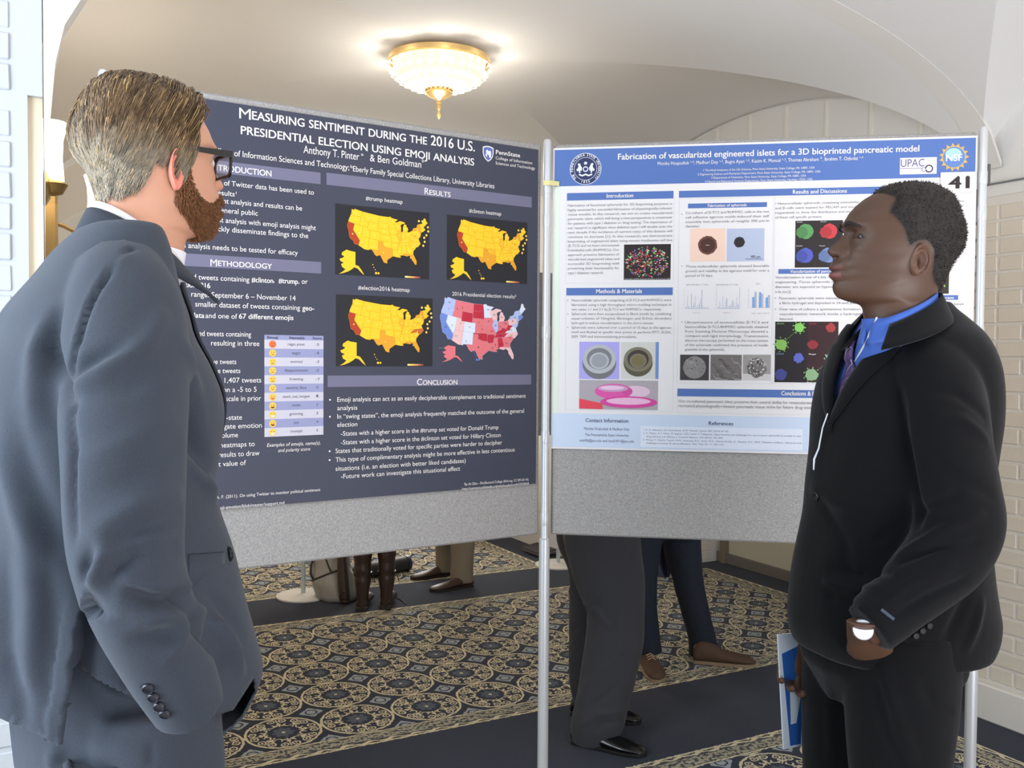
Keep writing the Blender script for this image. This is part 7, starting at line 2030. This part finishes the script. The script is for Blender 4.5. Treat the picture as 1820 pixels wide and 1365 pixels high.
# charcoal trousers, black shoes
D0 = 3.36
near = px_leg([(860, 1012, 1128, D0), (955, 1000, 1138, D0), (1030, 1018, 1146, D0), (1090, 1040, 1146, D0), (1140, 1040, 1144, D0), (1206, 1031, 1131, D0), (1258, 1020, 1118, D0), (1290, 1014, 1110, D0), (1318, 1016, 1094, D0)], asp=.8)
far_ = px_leg([(860, 1000, 1080, 3.56), (955, 989, 1080, 3.56), (1020, 1011, 1090, 3.56), (1091, 1010, 1090, 3.56), (1206, 1012, 1096, 3.58), (1250, 1022, 1110, 3.6), (1284, 1034, 1118, 3.6)], asp=.8)
hp_ = ring_loft([superring(at(1066, y, 3.45), Vector((1, 0, 0)), Vector((0, 1, 0)), a, b, 36, 2.2) for y, a, b in ((780, .14, .11), (840, .16, .125), (900, .165, .135), (960, .155, .14), (1000, .13, .12))])
co, F = remesh([near, far_, hp_], .007, 4); co = clothnoise(co, F, .005, seed=2)
co = folds(co, F, [([(1108, 1000), (1098, 1080), (1102, 1160)], .014, .008), ([(1013, 1052), (1030, 1062), (1058, 1080), (1078, 1110)], .012, .014), ([(1020, 1120), (1040, 1080), (1056, 1072)], .012, -.014), ([(1080, 1040), (1060, 1070), (1050, 1120)], .014, -.008),
 ([(1034, 1230), (1070, 1190), (1110, 1150)], .014, .008), ([(1022, 1262), (1060, 1250), (1100, 1215)], .012, -.008), ([(1030, 1290), (1065, 1268), (1105, 1262)], .012, .009), ([(1060, 1300), (1075, 1285), (1105, 1280)], .010, -.008), ([(1125, 960), (1105, 1040)], .016, -.006)])
pa = ground(1024, 1318); pb = ground(1146, 1343)
aa = math.atan2(pb.y - pa.y, pb.x - pa.x)
pf = ground(1139, 1286); pg = pf - Vector((math.cos(aa + .1), math.sin(aa + .1), 0)) * .28
visitor('visitor in charcoal dress trousers and shiny black shoes behind the centre pole', at(1066, 900, 3.45).xy.to_3d(), aa, 1.80, (co, F), (70, 74, 84), suitmat('charcoal_trousers', (58, 58, 62), .3), (180, 140, 115), (50, 40, 32),
        [(pa + Vector((-.01, .0, 0)), aa, max(.28, (pb - pa).length), M_shoe, M_sole, False), (pg, aa + .1, .28, M_shoe, M_sole, False)], seed=1)
# dark jeans, brown boat shoes
M_boat = mat('brown_suede', (84, 62, 48), .75, bump=(300, .4, .001)); M_boats = mat('tan_sole', (150, 128, 102), .7)
A = px_leg([(880, 1160, 1245, 4.34), (963, 1178, 1246, 4.34), (1036, 1195, 1251, 4.34), (1087, 1209, 1262, 4.34), (1138, 1222, 1274, 4.34), (1165, 1223, 1282, 4.34)], asp=.95)
B = px_leg([(880, 1110, 1190, 4.22), (963, 1108, 1178, 4.22), (1050, 1106, 1167, 4.22), (1120, 1112, 1172, 4.22), (1158, 1122, 1177, 4.22)], asp=.95)
hp_ = ring_loft([superring(at(1182, y, 4.3), Vector((1, 0, 0)), Vector((0, 1, 0)), a, b, 36, 2.2) for y, a, b in ((800, .11, .15), (850, .125, .175), (910, .125, .175), (955, .1, .14))])
co, F = remesh([A, B, hp_], .009, 4); co = clothnoise(co, F, .006, seed=4)
ha = ground(1232, 1176); hb2_ = ground(1334, 1183); ab = math.atan2(hb2_.y - ha.y, hb2_.x - ha.x)
hB = ground(1150, 1184) ; tB = ground(1166, 1206); aB = math.atan2(tB.y - hB.y, tB.x - hB.x)
vj = visitor('visitor in dark jeans and brown boat shoes standing behind the white poster', at(1182, 900, 4.3).xy.to_3d(), ab - .25, 1.76, (co, F), (60, 74, 110), mat('dark_denim', (24, 32, 46), .85, bump=(600, .3, .001), vary=(80, .15)), (200, 160, 135), (60, 46, 34),
        [(ha, ab, .285, M_boat, M_boats, True), (hB + Vector((-.01, .05, 0)), aB, .27, M_boat, M_boats, True)], seed=3)
for o in [c_ for c_ in vj.children if c_.name.startswith('shoe')]:
    bbx = [Vector(v.co) for v in o.data.vertices]; 
    m_ = sum(bbx, Vector()) / len(bbx)
# jacket carried over the arm
cc = at(1165, 960, 4.55); jb = empty('folded_coat', cc); tag(jb, 'blue-grey coat hanging behind the charcoal trousers, seen under the board', 'coat')
rings = []
for (y, xl, xr) in ((850, 1125, 1205), (900, 1122, 1202), (960, 1128, 1200), (985, 1134, 1198), (1005, 1144, 1194), (1017, 1158, 1192), (1022, 1166, 1190)):
    pl, pr = at(xl, y, 4.56), at(xr, y, 4.56); c = (pl + pr) / 2; hw = (pr - pl).length / 2
    rings.append([Vector((c.x + hw * math.cos(a) * (1 + .05 * math.sin(5 * a)), c.y + .06 * math.sin(a) * (1 + .2 * math.sin(7 * a)), c.z)) for a in np.linspace(0, 2 * math.pi, 49)[:-1]])
V, F = ring_loft(smooth_rings(rings, 30)); attach(mesh('coat_body', V, F, mat('blue_grey_cloth', (96, 106, 136), .8, bump=(200, .3, .002)), None, True), jb)
V2 = [v + (at(1192, 990, 4.50) - at(1165, 990, 4.56)) + Vector((0, 0, 0)) for v in V]; cm = sum(V2, Vector()) / len(V2); V2 = [Vector((cm.x + (v.x - cm.x) * .42, cm.y + (v.y - cm.y) * .6, v.z)) for v in V2]
attach(mesh('lining', V2, F, mat('maroon_lining', (56, 44, 50), .8), None, True), jb)

# brown boots (seen from the heel side)
M_boot = mat('brown_boot_leather', (58, 42, 36), .34, spec=.5, bump=(90, .5, .003), vary=(20, .15)); M_bsole = mat('boot_sole', (40, 32, 28), .6)
Dw = 5.17
def boot(x, yb, D, root):
    g = ground(x, yb); g.y += .03; x0, y0 = g.x, g.y; rings = []
    for z, a, b, off in ((.02, .033, .040, 0), (.06, .034, .042, 0), (.10, .036, .045, 0), (.14, .042, .052, .004), (.17, .046, .056, .006), (.20, .044, .054, .006), (.23, .049, .060, .008), (.27, .047, .058, .008), (.31, .053, .064, .01), (.36, .056, .066, .012), (.42, .060, .068, .012), (.45, .060, .068, .012), (.44, .054, .06, .012)):
        rings.append([Vector((x0 + a * math.cos(t), y0 + .035 + off + b * math.sin(t), z)) for t in np.linspace(0, 2 * math.pi, 29)[:-1]])
    V, F = ring_loft(smooth_rings(rings, 44)); o = attach(mesh('boot', V, F, M_boot, None, True), root)
    rings = []
    for t, hw, zt in ((0, .03, .06), (.06, .034, .075), (.14, .040, .07), (.2, .042, .05), (.235, .034, .038), (.255, .015, .026)):
        rings.append([Vector((x0 + hw * math.cos(a), y0 + .0 + t, max(.012, .012 + zt * (.5 + .5 * math.sin(a)) * 1.0))) for a in np.linspace(0, 2 * math.pi, 25)[:-1]])
    V, F = ring_loft(rings); v_ = mesh('vamp', V, F, M_boot, None, True); v_.parent = o; v_.matrix_parent_inverse = Matrix.Translation(-Vector(root.location)).inverted() @ Matrix.Translation(-Vector(root.location))
    h = MB().bbox((x0, y0 + .03, .014), (.062, .07, .028), b=.005).build('heel', M_bsole); h.parent = o
    s = MB().lathe((x0, y0 + .041, .205), [(.047, -.012), (.052, -.010), (.052, .010), (.047, .012)], 24).build('strap', mat('boot_strap', (44, 32, 28), .4)); s.parent = o
    b = MB().tube([(x0 + .053, y0 + .03, .205), (x0 + .066, y0 + .01, .19), (x0 + .075, y0 + .0, .165)], .003, 6).build('strap_end', mat('boot_strap', (44, 32, 28), .4)); b.parent = o
    return o
cw = ground(660, 1088); 
legs_w = [tube_path([(*Vector((ground(x, 1090).x, cw.y + .07, z)), r) for z, r in ((.88, .085), (.7, .078), (.5, .062), (.40, .058))], 20, 24) for x in (641, 684)]
co, F = remesh(legs_w + [ring_loft([superring(Vector((cw.x, cw.y + .06, z)), Vector((0, 1, 0)), Vector((1, 0, 0)), a, b, 30) for z, a, b in ((1.0, .14, .11), (.9, .165, .13), (.8, .15, .12))])], .01, 3)
vw = visitor('visitor in tall brown leather boots with her back to the camera', (cw.x, cw.y + .06, 0), math.pi / 2, 1.68, (co, F), (120, 60, 60), mat('dark_leggings', (34, 30, 32), .8), (215, 170, 145), (70, 44, 30), [], seed=5)
boot(641, 1090, Dw, vw); boot(684, 1087, Dw, vw)
# tote bag on the floor
bc = ground(592, 1066); bg_ = empty('tote_bag', (bc.x, bc.y, 0)); tag(bg_, 'silver-grey bag with dark straps slumped beside the brown boots', 'bag')
rings = []
for (y, xl, xr, D, dp) in ((1071, 572, 628, 5.36, .07), (1062, 564, 640, 5.36, .10), (1040, 556, 636, 5.38, .11), (1015, 552, 626, 5.42, .10), (1000, 553, 622, 5.44, .085), (975, 552, 618, 5.46, .07), (950, 556, 612, 5.47, .05), (930, 560, 606, 5.48, .02)):
    pl, pr = at(xl, y, D), at(xr, y, D); c = (pl + pr) / 2; hw = (pr - pl).length / 2
    rings.append([Vector((c.x + hw * math.cos(a), c.y + dp * math.sin(a), max(.004, c.z))) for a in np.linspace(0, 2 * math.pi, 41)[:-1]])
V, F = ring_loft(smooth_rings(rings, 36)); V = np.array([tuple(v) for v in V]); V = clothnoise(V, F, .012, (14, 14, 9), 6)
V[:, 2] = np.maximum(V[:, 2], .002)
bb_ = attach(mesh('bag_body', V, F, mat('silver_fabric', (150, 148, 146), .38, metal=.25, spec=.6), None, True), bg_)
bt = bvh(V, F)
def on(tree, pts, r, m, root, name):
    q = [pick(tree, x, y) for x, y in pts]; q = [h + n_ * r for h, n_ in q if h is not None]
    if len(q) > 1: MB().tube(q, r, 8).build(name, m, root, True)
M_str = mat('dark_strap', (46, 38, 38), .6)
on(bt, [(556, 1032), (562, 1029), (575, 1024), (590, 1018), (605, 1013), (616, 1006)], .005, M_str, bg_, 'strap'); on(bt, [(578, 990), (583, 1005), (588, 1016)], .005, M_str, bg_, 'strap')
MB().tube([at(560, 985, 5.40), at(553, 1005, 5.36), at(552, 1020, 5.34), at(561, 1040, 5.33)], .006, 8).build('handle', M_str, bg_, True)
# brown leather satchel leaning between bag and boots
sb = ground(608, 1068); ls = empty('satchel', (sb.x, sb.y, 0)); tag(ls, 'brown leather satchel standing between the silver bag and the boots', 'bag')
rings = []
for (y, xl, xr, dp) in ((1070, 606, 620, .035), (1060, 603, 622, .045), (1020, 600, 619, .045), (990, 600, 616, .04), (950, 601, 614, .03)):
    pl, pr = at(xl, y, 5.26), at(xr, y, 5.26); c = (pl + pr) / 2; hw = (pr - pl).length / 2
    rings.append([Vector((c.x + hw * math.copysign(abs(math.cos(a)) ** .6, math.cos(a)), c.y + dp * math.sin(a), max(.003, c.z))) for a in np.linspace(0, 2 * math.pi, 33)[:-1]])
V, F = ring_loft(smooth_rings(rings, 24)); attach(mesh('satchel_body', V, F, mat('olive_brown_leather', (66, 52, 42), .5, bump=(120, .4, .002)), None, True), ls)
MB().tube([at(612, 1050, 5.18), at(604, 1058, 5.19), at(606, 1068, 5.2), at(618, 1070, 5.19)], .006, 8).build('loop', M_boot, ls, True)
# poster tube lying behind
t0, t1_ = ground(722, 1014), ground(640, 1030); t0.z = t1_.z = .05; t1_ = t0 + (t1_ - t0).normalized() * .62
tb = empty('poster_tube', ((t0 + t1_) / 2).xy.to_3d()); tag(tb, 'dark cylindrical poster tube lying on the carpet behind the boots', 'poster tube')
MB().tube([t1_, t0], .05, 28).build('barrel', mat('black_tube', (42, 42, 44), .5), tb, True)
ax_ = (t0 - t1_).normalized()
MB().tube([t0 - ax_ * .012, t0 + ax_ * .012], .053, 28).build('end_cap', mat('blue_black_cap', (38, 48, 66), .35), tb, True)
# khaki trousers, brown shoes
M_kh = mat('khaki_cotton', (136, 124, 104), .85, bump=(400, .25, .001)); M_ks = mat('dark_brown_leather', (66, 46, 36), .4)
A = px_leg([(900, 796, 844, 5.68), (968, 800, 844, 5.68), (1000, 801, 842, 5.68), (1022, 800, 841, 5.68), (1034, 803, 842, 5.68)]); B = px_leg([(900, 768, 808, 5.95), (972, 773, 804, 5.95), (1000, 774, 805, 5.95), (1016, 776, 806, 5.95)])
hp_ = ring_loft([superring(at(806, y, 5.8), Vector((1, 0, 0)), Vector((0, 1, 0)), a, b, 36, 2.2) for y, a, b in ((840, .11, .11), (870, .14, .13), (900, .14, .13), (930, .12, .11))])
co, F = remesh([A, B, hp_], .01, 3); co = clothnoise(co, F, .006, seed=9)
ka = ground(838, 1041); kt = ground(770, 1051); kb = ground(798, 1022); ak = math.atan2(kt.y - ka.y, kt.x - ka.x)
visitor('visitor in khaki trousers and brown shoes far behind the dark poster', at(806, 900, 5.8).xy.to_3d(), ak, 1.78, (co, F), (150, 150, 160), M_kh, (205, 165, 140), (60, 48, 36), [(ka, ak, .29, M_ks, M_bsole, False), (kb, ak - .05, .27, M_ks, M_bsole, False)], seed=7)
# flat folder and paper resting on the far floor plate
fp = ground(966, 993); fo = empty('portfolio', (fp.x, fp.y, 0)); tag(fo, 'grey portfolio case lying open on the white floor plate of the rear stand', 'portfolio')
q0 = [ground(926, 982), ground(958, 994), ground(1006, 986), ground(958, 972)]
z_ = .03
def sheet(pts, z0, z1, m, name):
    V = [Vector((p.x, p.y, z0)) for p in pts] + [Vector((p.x, p.y, z1)) for p in pts]
    attach(mesh(name, V, [(3, 2, 1, 0), (4, 5, 6, 7)] + [(i, (i + 1) % 4, 4 + (i + 1) % 4, 4 + i) for i in range(4)], m), fo)
sheet(q0, .022, .034, mat('mauve_grey_case', (92, 86, 96), .5), 'case'); sheet([p.lerp(q0[0], .12) for p in q0], .035, .04, mat('dark_lining', (46, 44, 52), .6), 'flap')
ws = empty('white_board', at(990, 962, 6.2).xy.to_3d()); tag(ws, 'white card leaning behind the centre pole near the rear floor plate', 'card')
q = [at(978, 905, 6.12), at(990, 905, 6.12), at(1004, 976, 6.0), at(978, 972, 6.0)]
V = q + [p + Vector((0, .006, 0)) for p in q]; attach(mesh('card', V, [(3, 2, 1, 0), (4, 5, 6, 7)] + [(i, (i + 1) % 4, 4 + (i + 1) % 4, 4 + i) for i in range(4)], mat('white_card2', (214, 210, 206), .6)), ws)
# rim of dark reddish carpet thread near the boots
MB().tube([(ground(700, 1062) + Z3 * .003), (ground(712, 1066) + Z3 * .004), (ground(721, 1074) + Z3 * .003)], .003, 6).build('cord', mat('brown_cord', (104, 84, 70), .7)); bpy.data.objects['cord']['label'] = 'thin brown cord lying on the navy carpet band beside the boots'; bpy.data.objects['cord']['category'] = 'cord'
